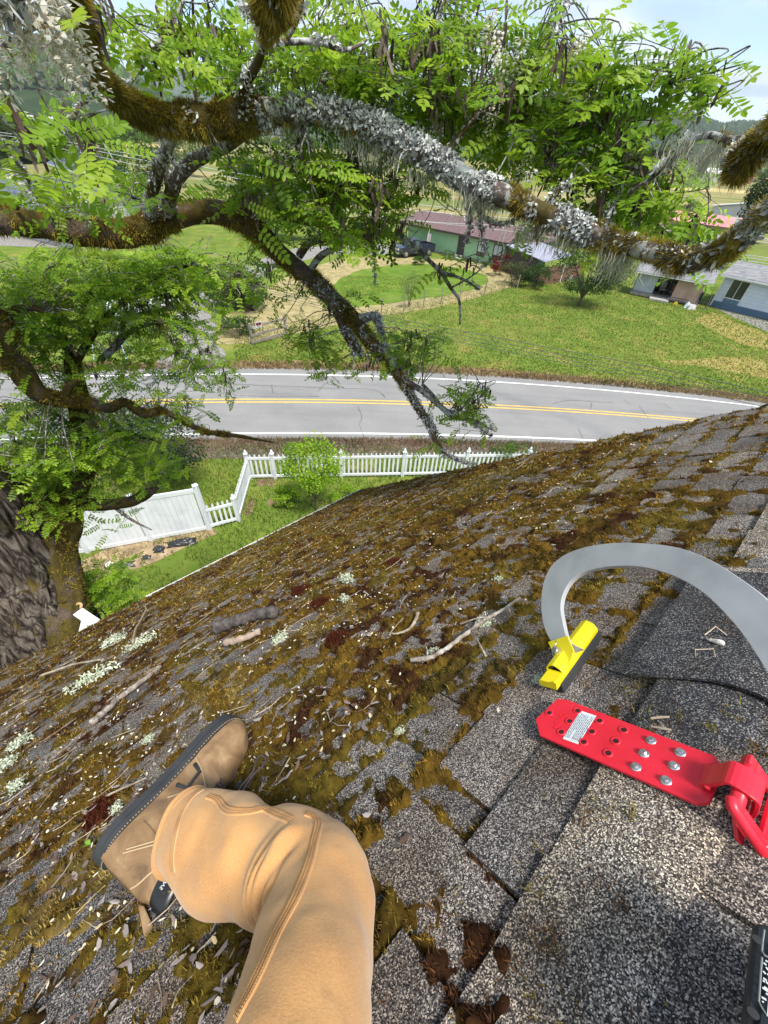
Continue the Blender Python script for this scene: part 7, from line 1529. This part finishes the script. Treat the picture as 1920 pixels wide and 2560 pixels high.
# ---- compound leaves: midrib with paired oval leaflets
def leaf_proto(seed, pairs=7, ln=.175):
    r = np.random.default_rng(seed); V = []; Fc = []; droop = r.uniform(.10, .45); sw = r.uniform(-.25, .25)
    def mid(s_): return np.array([ln*s_*(1-.08*droop*s_), sw*ln*s_*s_*.5, -droop*ln*s_*s_*.5])
    pr = [(0, 0, 0), (.30, .5, .10), (.72, .46, .08), (1, 0, -.04), (.72, -.46, .08), (.30, -.5, .10)]
    def leaflet(o_, d, w_dir, L_, W_):
        n_ = np.cross(d, w_dir); b = len(V)
        for a, c, h in pr: V.append(o_+d*a*L_+w_dir*c*W_+n_*h*W_)
        Fc.append((b, b+3, b+2, b+1)); Fc.append((b, b+5, b+4, b+3))
    for p in range(pairs):
        s_ = .16+.80*p/(pairs-1); o_ = mid(s_); t = mid(s_+.02)-mid(s_); t /= np.linalg.norm(t); side = np.cross((0, 0, 1.), t); side /= np.linalg.norm(side)
        L_ = ln*.21*(1-.25*abs(s_-.45))*r.uniform(.85, 1.12); W_ = L_*.47
        for sg in (-1, 1):
            d = side*sg*.92+t*.35+np.array([0, 0, r.uniform(-.35, .25)]); d /= np.linalg.norm(d); w = np.cross(np.cross(d, t)*-sg, d); w = w-d*(w@d); w /= np.linalg.norm(w); w = w+np.cross(d, w)*r.uniform(-.35, .35); w /= np.linalg.norm(w); leaflet(o_, d, w*sg, L_, W_)
    o_ = mid(.98); t = mid(1)-mid(.97); t /= np.linalg.norm(t); sd = np.cross((0, 0, 1.), t); sd /= np.linalg.norm(sd); leaflet(o_, t, sd, ln*.22, ln*.105)
    b = len(V)                                          # midrib as a thin strip
    for s_ in (0, .5, 1):
        V.append(mid(s_)+np.array([0, .0011, .0006])); V.append(mid(s_)+np.array([0, -.0011, .0006]))
    Fc += [(b, b+1, b+3, b+2), (b+2, b+3, b+5, b+4)]
    return np.array(V), np.array(Fc)
PROTO = [leaf_proto(q, [6, 7, 8, 7, 5, 8][q]) for q in range(6)]
LCOL = np.array([(.235, .385, .022), (.30, .45, .028), (.18, .32, .022), (.21, .36, .022), (.34, .47, .04)])
M_LEAF = colmat('locust_leaf', rough=.48, spec=.35, transl=.55)
LEAVES = {0: [], 1: []}; TWIGS = {0: MB(), 1: MB()}; PODS = {0: [], 1: []}
allC = np.concatenate([c for c, _ in LIMBS])
def rotm(d, roll_jit, r):
    x = d/np.linalg.norm(d); z = np.array([0, 0, 1.])+r.normal(0, roll_jit, 3); z = z-x*(z@x); z /= np.linalg.norm(z); y = np.cross(z, x); return np.stack([x, y, z], 1)
def spray(c, which, r, nl=6, pods=0, size=1.0, dirn=None, tl=.34, link=True):
    if dirn is None: dirn = np.array([r.normal(), r.normal(), r.normal(0, .35)-.12])
    dirn = dirn/np.linalg.norm(dirn); a = c-dirn*tl*.5*size; b = c+dirn*tl*.5*size-np.array([0, 0, .05])
    pts = [a, (a+b)/2+r.normal(0, .015, 3), b]
    if link:
        d2 = ((allC-a)**2).sum(1); i = int(d2.argmin())
        if .0004 < d2[i] < 1.3: lim = allC[i]; pts = [lim, (lim+a)/2+r.normal(0, .03, 3)+np.array([0, 0, .03])]+pts
    s_ = spline(pts, 4); TWIGS[which].tube(s_, np.linspace(.0036 if len(pts) > 3 else .0026, .0012, len(s_)), 4, False)
    for k in range(nl):
        f = (k+.5)/nl; o_ = a+(b-a)*f; sd = np.cross(dirn, (0, 0, 1.)); sd = sd/(np.linalg.norm(sd)+1e-6)
        d = sd*(1 if k % 2 else -1)*r.uniform(.6, 1.1)+dirn*r.uniform(.1, .8)+np.array([0, 0, r.uniform(-.45, .35)])
        LEAVES[which].append((o_, rotm(d, .45, r), size*r.uniform(.75, 1.15), int(r.integers(0, 6)), LCOL[int(r.integers(0, 5))]*r.uniform(.75, 1.2)))
    pc_ = r.uniform(0, .6)
    for k in range(pods):
        o_ = a+(b-a)*pc_+r.normal(0, .022, 3)*np.array([1, 1, 1.6]); d = np.array([r.normal(0, .22), r.normal(0, .22), -1]); PODS[which].append((o_-np.array([0, 0, .01]), d/np.linalg.norm(d), r.uniform(.045, .085), r.uniform(0, PI)))
# (cx, cy, rx, ry, t0, t1, leaves, pod share, which tree, size)
CL = [(440,60,140,70,2.3,3.0,60,.4,0,1),(330,150,60,50,2.3,2.8,10,.3,0,1),(600,120,130,100,2.5,3.2,100,.5,0,1),(520,150,90,60,2.5,3,40,.7,0,1),(800,110,160,110,2.5,3.4,190,.4,0,1),(1000,130,160,130,2.5,3.5,240,.5,0,1),(1200,130,160,140,2.5,3.5,260,.5,0,1),(1390,190,130,140,2.5,3.3,200,.5,0,1),(1430,330,150,110,2.5,3.3,190,.6,0,1),(1250,320,140,90,2.8,3.4,150,.5,0,1),(1050,290,160,90,2.8,3.6,150,.5,0,1),(850,220,150,70,2.8,3.4,110,.5,0,1),(700,420,140,100,2.5,3.3,190,.35,0,1),(850,470,130,110,2.45,3.2,190,.4,0,1),(1000,470,100,90,2.7,3.2,60,.9,0,1),(640,620,70,60,3.5,3.9,40,.3,0,1),(740,560,100,60,3.2,3.7,60,.3,0,1),(1560,410,110,90,2.4,3.0,120,.6,0,1),(1640,470,90,80,2.3,2.9,90,.7,0,1),(1500,520,120,60,2.5,3.0,90,.5,0,1),(1560,110,70,60,2.5,2.9,34,.5,0,1),(1650,165,55,30,2.5,2.7,22,.2,0,1),(1740,200,35,55,2.5,2.7,22,.1,0,1),(1600,250,60,30,2.5,2.7,14,.6,0,1),(1690,560,60,40,2.5,2.9,24,.2,0,1),
 (190,290,80,40,2.0,2.4,26,.6,0,1),(60,380,70,40,1.8,2.3,16,.1,0,1),(120,470,110,50,2.8,3.4,46,.2,0,1),(230,520,110,45,3.7,4.2,60,.2,0,1),(340,440,40,60,3.0,3.3,14,.1,0,1),(900,560,70,50,3.2,3.5,30,.8,0,1),(1140,640,40,50,3.0,3.2,16,.7,0,1),(980,580,80,30,3.1,3.4,16,1.0,0,.9),(790,840,70,50,3.2,3.5,70,.2,0,.9),(870,770,50,40,3.3,3.5,16,.6,0,.9),(1010,870,100,50,3.2,3.6,140,.2,0,.9),(1190,1015,50,55,3.1,3.3,60,.2,0,.9),(1110,1010,40,40,3.2,3.3,12,.6,0,.8),(820,930,40,35,3.3,3.5,14,.1,0,.8),(1090,1055,40,25,3.2,3.3,8,.1,0,.8),(700,700,60,60,3.5,3.8,30,.3,0,.9),(20,15,40,25,1.2,1.35,6,0,0,.8),(180,600,10,30,3.3,3.35,3,0,0,1),(1690,90,20,20,2.6,2.7,4,0,0,1),
 (300,670,240,70,4.3,5.2,420,.12,1,1),(120,740,150,110,4.4,5.4,460,.06,1,1),(420,740,130,120,4.4,5.2,330,.4,1,1),(560,700,60,60,4.4,4.8,44,.6,1,1),(480,870,70,70,4.4,5.0,80,.5,1,1),(330,930,110,40,4.5,5.0,60,.1,1,1),(420,960,90,60,4.5,5.2,70,.2,1,1),(550,930,35,45,4.5,4.9,34,.6,1,1),(120,900,110,60,4.6,5.4,140,.1,1,1),(150,1070,190,100,4.7,5.7,520,.05,1,1),(300,1130,140,90,4.9,5.9,300,.05,1,1),(70,1180,100,80,5.0,5.8,200,.05,1,1),(380,1180,70,50,5.2,5.8,60,0,1,1),(180,1230,110,40,5.2,5.8,70,0,1,1),(110,1300,50,40,5.2,5.5,24,0,1,1),(290,1295,50,35,5.5,5.7,14,0,1,1),(510,1050,50,30,4.9,5.1,14,0,1,1),(60,850,60,40,4.8,5.4,60,0,1,1),(470,640,80,40,4.3,4.8,70,.1,1,1),(250,800,120,50,4.6,5.2,100,.1,1,1)]
for (cx, cy, rx, ry, ta, tb, n, ps, wh, sz) in CL:
    ns = max(1, int(n*(0.92 if wh == 0 and n > 30 else 1.1))//6)
    for _ in range(ns):
        while True:
            a, b = rt_.uniform(-1, 1, 2)
            if a*a+b*b < 1: break
        spray(P(cx+a*rx, cy+b*ry, rt_.uniform(ta, tb)), wh, rt_, 6, int(rt_.integers(7, 18)) if rt_.uniform() < ps*(1.0 if wh == 0 else .8) else 0, sz)
ids = {0: (tree, T0), 1: (tree2, T2)}
def leaf_merge(L_, inv, name, parent):
    Vs, Cs, Fs, nb = [], [], [], 0
    for o_, M, s_, k, c in L_:
        V, Fc = PROTO[k]; Vs.append(o_+(V*s_)@M.T-inv); Fs.append(Fc+nb); Cs.append(np.broadcast_to(c, V.shape)*np.where(np.arange(len(V))[:, None] >= len(V)-6, .8, 1)); nb += len(V)
    o = mesh(name, np.concatenate(Vs), np.concatenate(Fs), M_LEAF, parent, False, np.concatenate(Cs)); o['kind'] = 'stuff'; return o
PM = {}
def leaf_obj(o_, M, s_, k, c, parent, inv):
    ci = int(np.argmin(((LCOL-c)**2).sum(1))); key = (k, ci)
    if key not in PM:
        V, Fc = PROTO[k]; me = bpy.data.meshes.new('leaf'); me.from_pydata([tuple(v) for v in V], [], [tuple(f) for f in Fc]); ca = me.color_attributes.new('Col', 'FLOAT_COLOR', 'POINT'); ca.data.foreach_set('color', np.tile([*LCOL[ci], 1], len(V)).astype(np.float32)); me.materials.append(M_LEAF); me.update(); PM[key] = me
    o = add('leaf', PM[key], None, parent); m4 = Matrix.Identity(4)
    for a in range(3):
        for b in range(3): m4[a][b] = M[a, b]*s_
        m4[a][3] = o_[a]-inv[a]
    o.matrix_local = m4
for wh in (0, 1):
    root, inv = ids[wh]; L_ = sorted(LEAVES[wh], key=lambda q: np.linalg.norm(q[0]-CAM))
    for q in L_[:290]: leaf_obj(*q, root, inv)
    leaf_merge(L_[290:], inv, 'crown', root)
    o = TWIGS[wh].build('twig', M_TW, root, local=inv); o['kind'] = 'stuff'
    pd = PODS[wh]
    if pd:
        pr = [(0, 0), (.12, .5), (.5, .55), (.88, .45), (1, 0), (.88, -.45), (.5, -.5), (.12, -.45)]; V = []; Cc = []
        for o_, d, ln, ph in pd:
            sd = np.cross(d, (math.cos(ph), math.sin(ph), .1)); sd /= np.linalg.norm(sd); nz = np.cross(d, sd); cv = rt_.normal(0, .12)
            V.append(np.array([o_+d*a*ln+sd*b*ln*.19+nz*cv*ln*(a*a) for a, b in pr])-inv); Cc.append(np.tile(np.array([(.085, .050, .040), (.13, .085, .07), (.055, .035, .03), (.20, .15, .13)][int(rt_.integers(0, 4))])*rt_.uniform(.8, 1.2), (8, 1)))
        b = np.arange(len(pd))[:, None]*8
        o = mesh('seed_pod', np.concatenate(V), np.concatenate([b+np.array([[0, 1, 2, 7]]), b+np.array([[7, 2, 6, 6]])[:, [0, 1, 2, 2]][:, :3].repeat(1, 0) if False else b+np.array([[7, 2, 3, 6]]), b+np.array([[6, 3, 4, 5]])]), colmat('dry_seed_pod', rough=.6, spec=.3), root, False, np.concatenate(Cc)); o['kind'] = 'stuff'
# ---- flower clusters: hanging racemes of white pea flowers
def raceme(seed, n=34, ln=.15):
    r = np.random.default_rng(seed); V, C, Fq = [], [], []
    for k in range(n):
        f = k/n; a = k*2.4+r.uniform(-.3, .3); rad = .030*(1-.55*f)+.006; o_ = np.array([math.cos(a)*rad*.45, math.sin(a)*rad*.45, -ln*f]); out = np.array([math.cos(a), math.sin(a), -.55+r.normal(0, .2)]); out /= np.linalg.norm(out); sd = np.cross(out, (0, 0, 1.)); sd /= np.linalg.norm(sd); up = np.cross(sd, out); s_ = .019*(1-.45*f)*r.uniform(.8, 1.2)
        col = np.array([(.88, .87, .80), (.90, .89, .85), (.86, .82, .70)][int(r.integers(0, 3))])
        for (p4, cm) in (([o_-sd*s_*.12, o_+sd*s_*.12, o_+out*s_*.9+sd*s_*.5+up*s_*.35, o_+out*s_*.9-sd*s_*.5+up*s_*.35], 1), ([o_, o_+sd*s_*.25-up*s_*.1, o_+out*s_*1.05+sd*s_*.18-up*s_*.25, o_+out*s_*.95-up*s_*.05], .95), ([o_, o_-sd*s_*.25-up*s_*.1, o_+out*s_*1.05-sd*s_*.18-up*s_*.25, o_+out*s_*.95-up*s_*.05], .95), ([o_-out*s_*.25-sd*s_*.14, o_-out*s_*.25+sd*s_*.14, o_+out*s_*.2+sd*s_*.17, o_+out*s_*.2-sd*s_*.17], 0)):
            b = len(V); V += p4; C += [col*cm if cm else np.array((.50, .30, .18))]*4; Fq.append((b, b+1, b+2, b+3))
    b = len(V); V += [np.array((.0012, 0, .02)), np.array((-.0012, 0, .02)), np.array((-.0006, 0, -ln)), np.array((.0006, 0, -ln))]; C += [np.array((.2, .25, .06))]*4; Fq.append((b, b+1, b+2, b+3))
    me = bpy.data.meshes.new('flower_cluster'); me.from_pydata([tuple(v) for v in V], [], Fq); ca = me.color_attributes.new('Col', 'FLOAT_COLOR', 'POINT'); ca.data.foreach_set('color', np.c_[np.array(C), np.ones(len(C))].astype(np.float32).ravel()); me.materials.append(M_PETAL); me.update(); return me
M_PETAL = colmat('white_petal', rough=.6, spec=.2, transl=.5); RAC = [raceme(q) for q in range(4)]
FL = [(20,-70,1.15),(55,-60,1.17),(95,-65,1.15),(130,-70,1.18),(165,-55,1.2),(30,-20,1.2),(70,-10,1.17),(110,-25,1.15),(150,-20,1.19),(185,0,1.21),(85,30,1.19),(125,10,1.17),(165,20,1.2),(192,50,1.25),(95,75,1.23),(5,-50,1.15),(140,45,1.25),(40,-40,1.25),(100,-40,1.27),(175,-40,1.27),(180,40,1.23),(15,-90,1.2),(75,-95,1.2)]
for px, py, t in FL:
    px -= 55; py -= 45
    o = add('flower_cluster', RAC[int(rt_.integers(0, 4))], None, tree); p = P(px, py, t)-T0; o.location = tuple(p); o.rotation_euler = (rt_.normal(0, .25)-.1, rt_.normal(0, .25)+.25, rt_.uniform(0, 6.3)); s_ = rt_.uniform(.8, 1.1)*.85; o.scale = (s_, s_, s_)
for px, py, t, wh in [(15,425,2.3,0),(175,480,3.0,0),(205,485,3.0,0),(1235,20,2.6,0),(1245,80,2.6,0),(1255,130,2.6,0),(1240,190,2.6,0),(1250,230,2.6,0),(1330,370,2.5,0),(1290,340,2.6,0),(1440,500,2.4,0),(1310,90,2.6,0),(700,330,2.6,0),(720,345,2.6,0),(815,190,2.8,0),(1460,80,2.5,0),(1180,230,2.8,0),(1730,255,2.5,0),(1330,420,2.4,0),(1070,260,2.8,0),(300,770,4.6,1),(285,800,4.6,1),(310,790,4.6,1),(75,1100,5.0,1),(90,1112,5.0,1),(395,1160,5.3,1),(405,1165,5.3,1),(340,740,4.6,1),(275,815,4.6,1),(850,610,3.2,0)]:
    root, inv = ids[wh]; o = add('flower_cluster', RAC[int(rt_.integers(0, 4))], None, root); o.location = tuple(P(px, py, t)-inv); o.rotation_euler = (rt_.normal(0, .2), rt_.normal(0, .2), rt_.uniform(0, 6.3)); o.scale = (rt_.uniform(.7, 1.0),)*3
# ---- growth on the limbs: moss strands, lichen flakes, hanging beard lichen
def on_limb(C, rad, n, r, sel=None, up=0.0):
    i = r.integers(0, len(C)-1, n); f = r.uniform(0, 1, (n, 1)); p = C[i]*(1-f)+C[i+1]*f; rr = rad[i]; T = C[i+1]-C[i]; T /= np.linalg.norm(T, axis=1)[:, None]
    d = r.normal(0, 1, (n, 3))+np.array([0, 0, up]); d = d-T*(d*T).sum(1)[:, None]; d /= np.linalg.norm(d, axis=1)[:, None]; q = p+d*rr[:, None]
    return q, d, T, rr
def px_of(q): z = (q-CAM)@_fw; return 960+F*((q-CAM)@_rt)/z, 1280-F*((q-CAM)@_up)/z
def strands(sets, name, parent, inv, cols, ln, wd, mat, hang=0.0, up=0.0, seed=1):
    r = np.random.default_rng(seed); Vs, Cs = [], []
    for C, rad, n, keep in sets:
        q, d, T, rr = on_limb(C, rad, n, r, up=up); x, y = px_of(q); k = keep(x, y, q, r); q, d, T = q[k], d[k], T[k]; n2 = len(q)
        if not n2: continue
        cl_ = fbm(q*14, seed+3, 3); L_ = r.uniform(*ln, n2)*(.5+1.1*sstep(.35, .65, cl_)); dr = d+r.normal(0, .45, (n2, 3))+np.array([0, 0, -hang]); dr /= np.linalg.norm(dr, axis=1)[:, None]; s_ = np.cross(dr, r.normal(0, 1, (n2, 3))); s_ /= np.linalg.norm(s_, axis=1)[:, None]; w = r.uniform(*wd, n2)[:, None]
        b = q-d*.006; Vs.append(np.stack([b-s_*w, b+s_*w, b+dr*L_[:, None]+np.array([0, 0, -1])*(hang*.3*L_)[:, None]], 1).reshape(-1, 3)); c = np.array(cols); ci = np.clip((fbm(q*9+5, seed+9, 3)*len(c)*1.6-len(c)*.3+r.normal(0, .35, n2)).astype(int), 0, len(c)-1); cc = c[ci]*r.uniform(.7, 1.3, (n2, 1)); Cs.append(np.stack([cc*.8, cc*.8, cc*1.25], 1).reshape(-1, 3))
    V = np.concatenate(Vs)-inv; o = mesh(name, V, np.arange(len(V)).reshape(-1, 3), mat, parent, False, np.clip(np.concatenate(Cs), 0, 1)); o['kind'] = 'stuff'
M_BMOSS = colmat('limb_moss', rough=.95, spec=.08, transl=.15); MC = [(.14, .115, .022), (.23, .18, .03), (.34, .255, .04), (.095, .075, .018), (.48, .34, .06)]
LM = LIMBS
rA1, rA2, rB = LM[2], LM[3], LM[4]
allk = lambda x, y, q, r: r.uniform(0, 1, len(x)) < .95
pA2 = lambda x, y, q, r: (((x > 1490) & (x < 1880) & (r.uniform(0, 1, len(x)) < .85)) | ((x > 1280) & (x < 1335)) | ((x < 700) & (x > 600)) | (fbm(q*6, 5, 2) > .62)) & (x > 600) & (x < 2100)
stub = [l for l in LM if np.linalg.norm(l[0][0]-P(2100, 180, 1.4)) < .05][0]; knob = [l for l in LM if np.linalg.norm(l[0][0]-P(705, -260, 1.6)) < .05][0]; fbr = [l for l in LM if np.linalg.norm(l[0][0]-P(1838, 425, 1.56)) < .05][0]
strands([(rA1[0], rA1[1], 52000, allk), (rA2[0], rA2[1], 60000, pA2), (stub[0], stub[1], 9000, allk), (knob[0][:34], knob[1][:34], 14000, allk), (fbr[0][:30], fbr[1][:30], 900, allk)], 'moss_tuft', tree, T0, MC, (.008, .030), (.0012, .0024), M_BMOSS, .25, .3, 3)
strands([(rB[0][:190], rB[1][:190], 46000, lambda x, y, q, r: fbm(q*4, 8, 3) > .38)], 'moss_tuft', tree, T0, MC, (.010, .034), (.0018, .0034), M_BMOSS, .25, .4, 9)
t2l = [l for l in LM if l[0][0][2] < .3][-1]; dl = [l for l in LM if np.linalg.norm(l[0][0]-P(-220, 980, 4.9)) < .05][0]
strands([(t2l[0][20:], t2l[1][20:], 22000, allk), (dl[0], dl[1], 22000, lambda x, y, q, r: fbm(q*3, 8, 3) > .40)], 'moss_tuft', tree2, T2, MC, (.012, .035), (.003, .005), M_BMOSS, .2, .2, 4)
M_LICB = colmat('limb_lichen', rough=.95, spec=.05, transl=.12); GL = [(.34, .35, .34), (.60, .61, .59), (.16, .16, .155), (.64, .65, .62)]
def flakes_on(sets, name, parent, inv, size, seed):
    r = np.random.default_rng(seed); Vs, Cs = [], []
    for C, rad, n, keep in sets:
        q, d, T, rr = on_limb(C, rad, n, r, up=.35); x, y = px_of(q); k = keep(x, y, q, r); q, d = q[k], d[k]; n2 = len(q); s_ = r.uniform(*size, (n2, 1)); a = np.cross(d, r.normal(0, 1, (n2, 3))); a /= np.linalg.norm(a, axis=1)[:, None]; b = np.cross(d, a); dn = d+r.normal(0, .6, (n2, 3)); o_ = q+d*.003
        Vs.append(np.stack([o_-a*s_*.5, o_-b*s_*.35+dn*s_*.25, o_+a*s_*.6+dn*s_*.7, o_+b*s_*.5+dn*s_*.55], 1).reshape(-1, 3)); cc = np.array(GL)[r.integers(0, 4, n2)]*r.uniform(.8, 1.15, (n2, 1)); Cs.append(np.repeat(cc, 4, 0))
    V = np.concatenate(Vs)-inv; o = mesh(name, V, np.arange(len(V)).reshape(-1, 4), M_LICB, parent, False, np.clip(np.concatenate(Cs), 0, 1)); o['kind'] = 'stuff'
lk = lambda x, y, q, r: (x > 640) & (x < 2050) & (fbm(q*7, 31, 3) > .40) & ~((x > 1480) & (x < 1850) & (r.uniform(0, 1, len(x)) < .9))
oth = [(c, rd, int(len(c)*(9 if rd.max() < .03 else 22)), lambda x, y, q, r: fbm(q*6, 33, 3) > .47) for c, rd in LM[5:44] if rd.max() < .075]
flakes_on([(rA2[0], rA2[1], 22000, lk), (rA1[0], rA1[1], 900, lambda x, y, q, r: fbm(q*5, 37, 2) > .6), (rB[0][100:], rB[1][100:], 5000, lambda x, y, q, r: (fbm(q*6, 35, 3) > .45) & (y > 700))]+oth, 'lichen_flake', tree, T0, (.006, .017), 5)
BL = [(.42, .42, .31), (.50, .50, .40), (.34, .34, .25)]
def beard(cent, name, seed):
    r = np.random.default_rng(seed); Vs, Cs = [], []
    for px, py, t, n, ln, sp_ in cent:
        c = P(px, py, t)
        for _ in range(int(n*.75)):
            p = c+_rt*r.normal(0, sp_)+_fw*r.normal(0, .02); L_ = ln*.62*r.uniform(.4, 1.2); w = .0011; a = r.normal(0, .25, 2); m_ = p+np.array([a[0]*L_*.5, a[1]*L_*.5, -L_*.5]); e = m_+np.array([r.normal(0, .2)*L_, r.normal(0, .2)*L_, -L_*.5]); s_ = np.array([r.normal(), r.normal(), 0]); s_ /= np.linalg.norm(s_)
            Vs.append([p-s_*w, p+s_*w, m_+s_*w, m_-s_*w, e+s_*w*.5, e-s_*w*.5]); Cs.append(np.tile(np.array(BL[int(r.integers(0, 3))])*r.uniform(.8, 1.2), (6, 1)))
    V = np.array(Vs).reshape(-1, 3)-T0; b = np.arange(len(Vs))[:, None]*6; o = mesh(name, V, np.concatenate([b+np.array([[0, 1, 2, 3]]), b+np.array([[3, 2, 4, 5]])]), M_LICB, tree, False, np.concatenate(Cs)); o['kind'] = 'stuff'
beard([(735,310,2.6,90,.09,.03),(880,345,2.56,150,.10,.06),(930,370,2.55,160,.13,.05),(1000,395,2.52,80,.09,.05),(1060,430,2.5,120,.12,.05),(1190,480,2.43,260,.17,.05),(1230,500,2.42,140,.14,.04),(1330,560,2.34,160,.14,.05),(1420,590,2.28,160,.13,.05),(1535,622,2.2,170,.17,.03),(1570,640,2.18,160,.14,.04),(1700,670,2.08,60,.07,.06),(1450,600,2.26,60,.1,.05),(1760,350,1.76,160,.07,.05),(1795,365,1.72,120,.13,.02),(1700,385,1.85,100,.06,.03),(480,360,2.6,40,.06,.06),(600,330,2.6,60,.06,.05),(660,270,2.6,60,.07,.03),(410,400,3.0,50,.06,.02)], 'beard_lichen', 7)
# suckers at the foot of the trunk and a leaning white frame by the eave
sk = empty('sucker_shrub', (*P(250, 1480, 6.6)[:2], 0)); tag(sk, 'bright feathery locust suckers rising past the eave beside the trunk', 'shrub'); SK = np.array(sk.location); LEAVES[2] = []; TWIGS[2] = MB(); PODS[2] = []
for _ in range(48):
    a, b = rt_.normal(0, .5, 2); spray(P(255+a*75, 1465+b*50, rt_.uniform(6.0, 6.9)), 2, rt_, 6, 0, 1.15, np.array([rt_.normal(0, .6), rt_.normal(0, .6), .5]), link=False)
leaf_merge(LEAVES[2], SK, 'foliage', sk); o = TWIGS[2].build('twig', M_TW, sk, local=SK); o['kind'] = 'stuff'
for q in range(4): mb = MB(); mb.tube(spline([SK+np.array([.1*q, .05*q, 0]), SK+np.array([.15*q-.2, .1, 2.2]), P(215+25*q, 1480-8*q, 6.5)], 6), np.linspace(.03, .008, 13), 6); mb.build('stem', M_BRN, sk, smooth=True, local=SK)
wf_ = empty('leaning_trestle', P(215, 1570, 5.3)); tag(wf_, 'weathered white trestle of two boards sticking up past the eave beside the trunk', 'trestle'); WI = np.array(wf_.location)
mb = MB(); mb.bar(P(196, 1530, 5.4), P(262, 1575, 5.05), .10, .03); mb.build('board', M_WHITE, wf_, local=WI); mb = MB(); mb.bar(P(218, 1545, 5.3), P(195, 1640, 5.5), .09, .04); mb.build('upright', M_WHITE, wf_, local=WI)
print('objects', len(bpy.data.objects), 'unique tris', sum(len(m.loops)-2*len(m.polygons) for m in bpy.data.meshes))
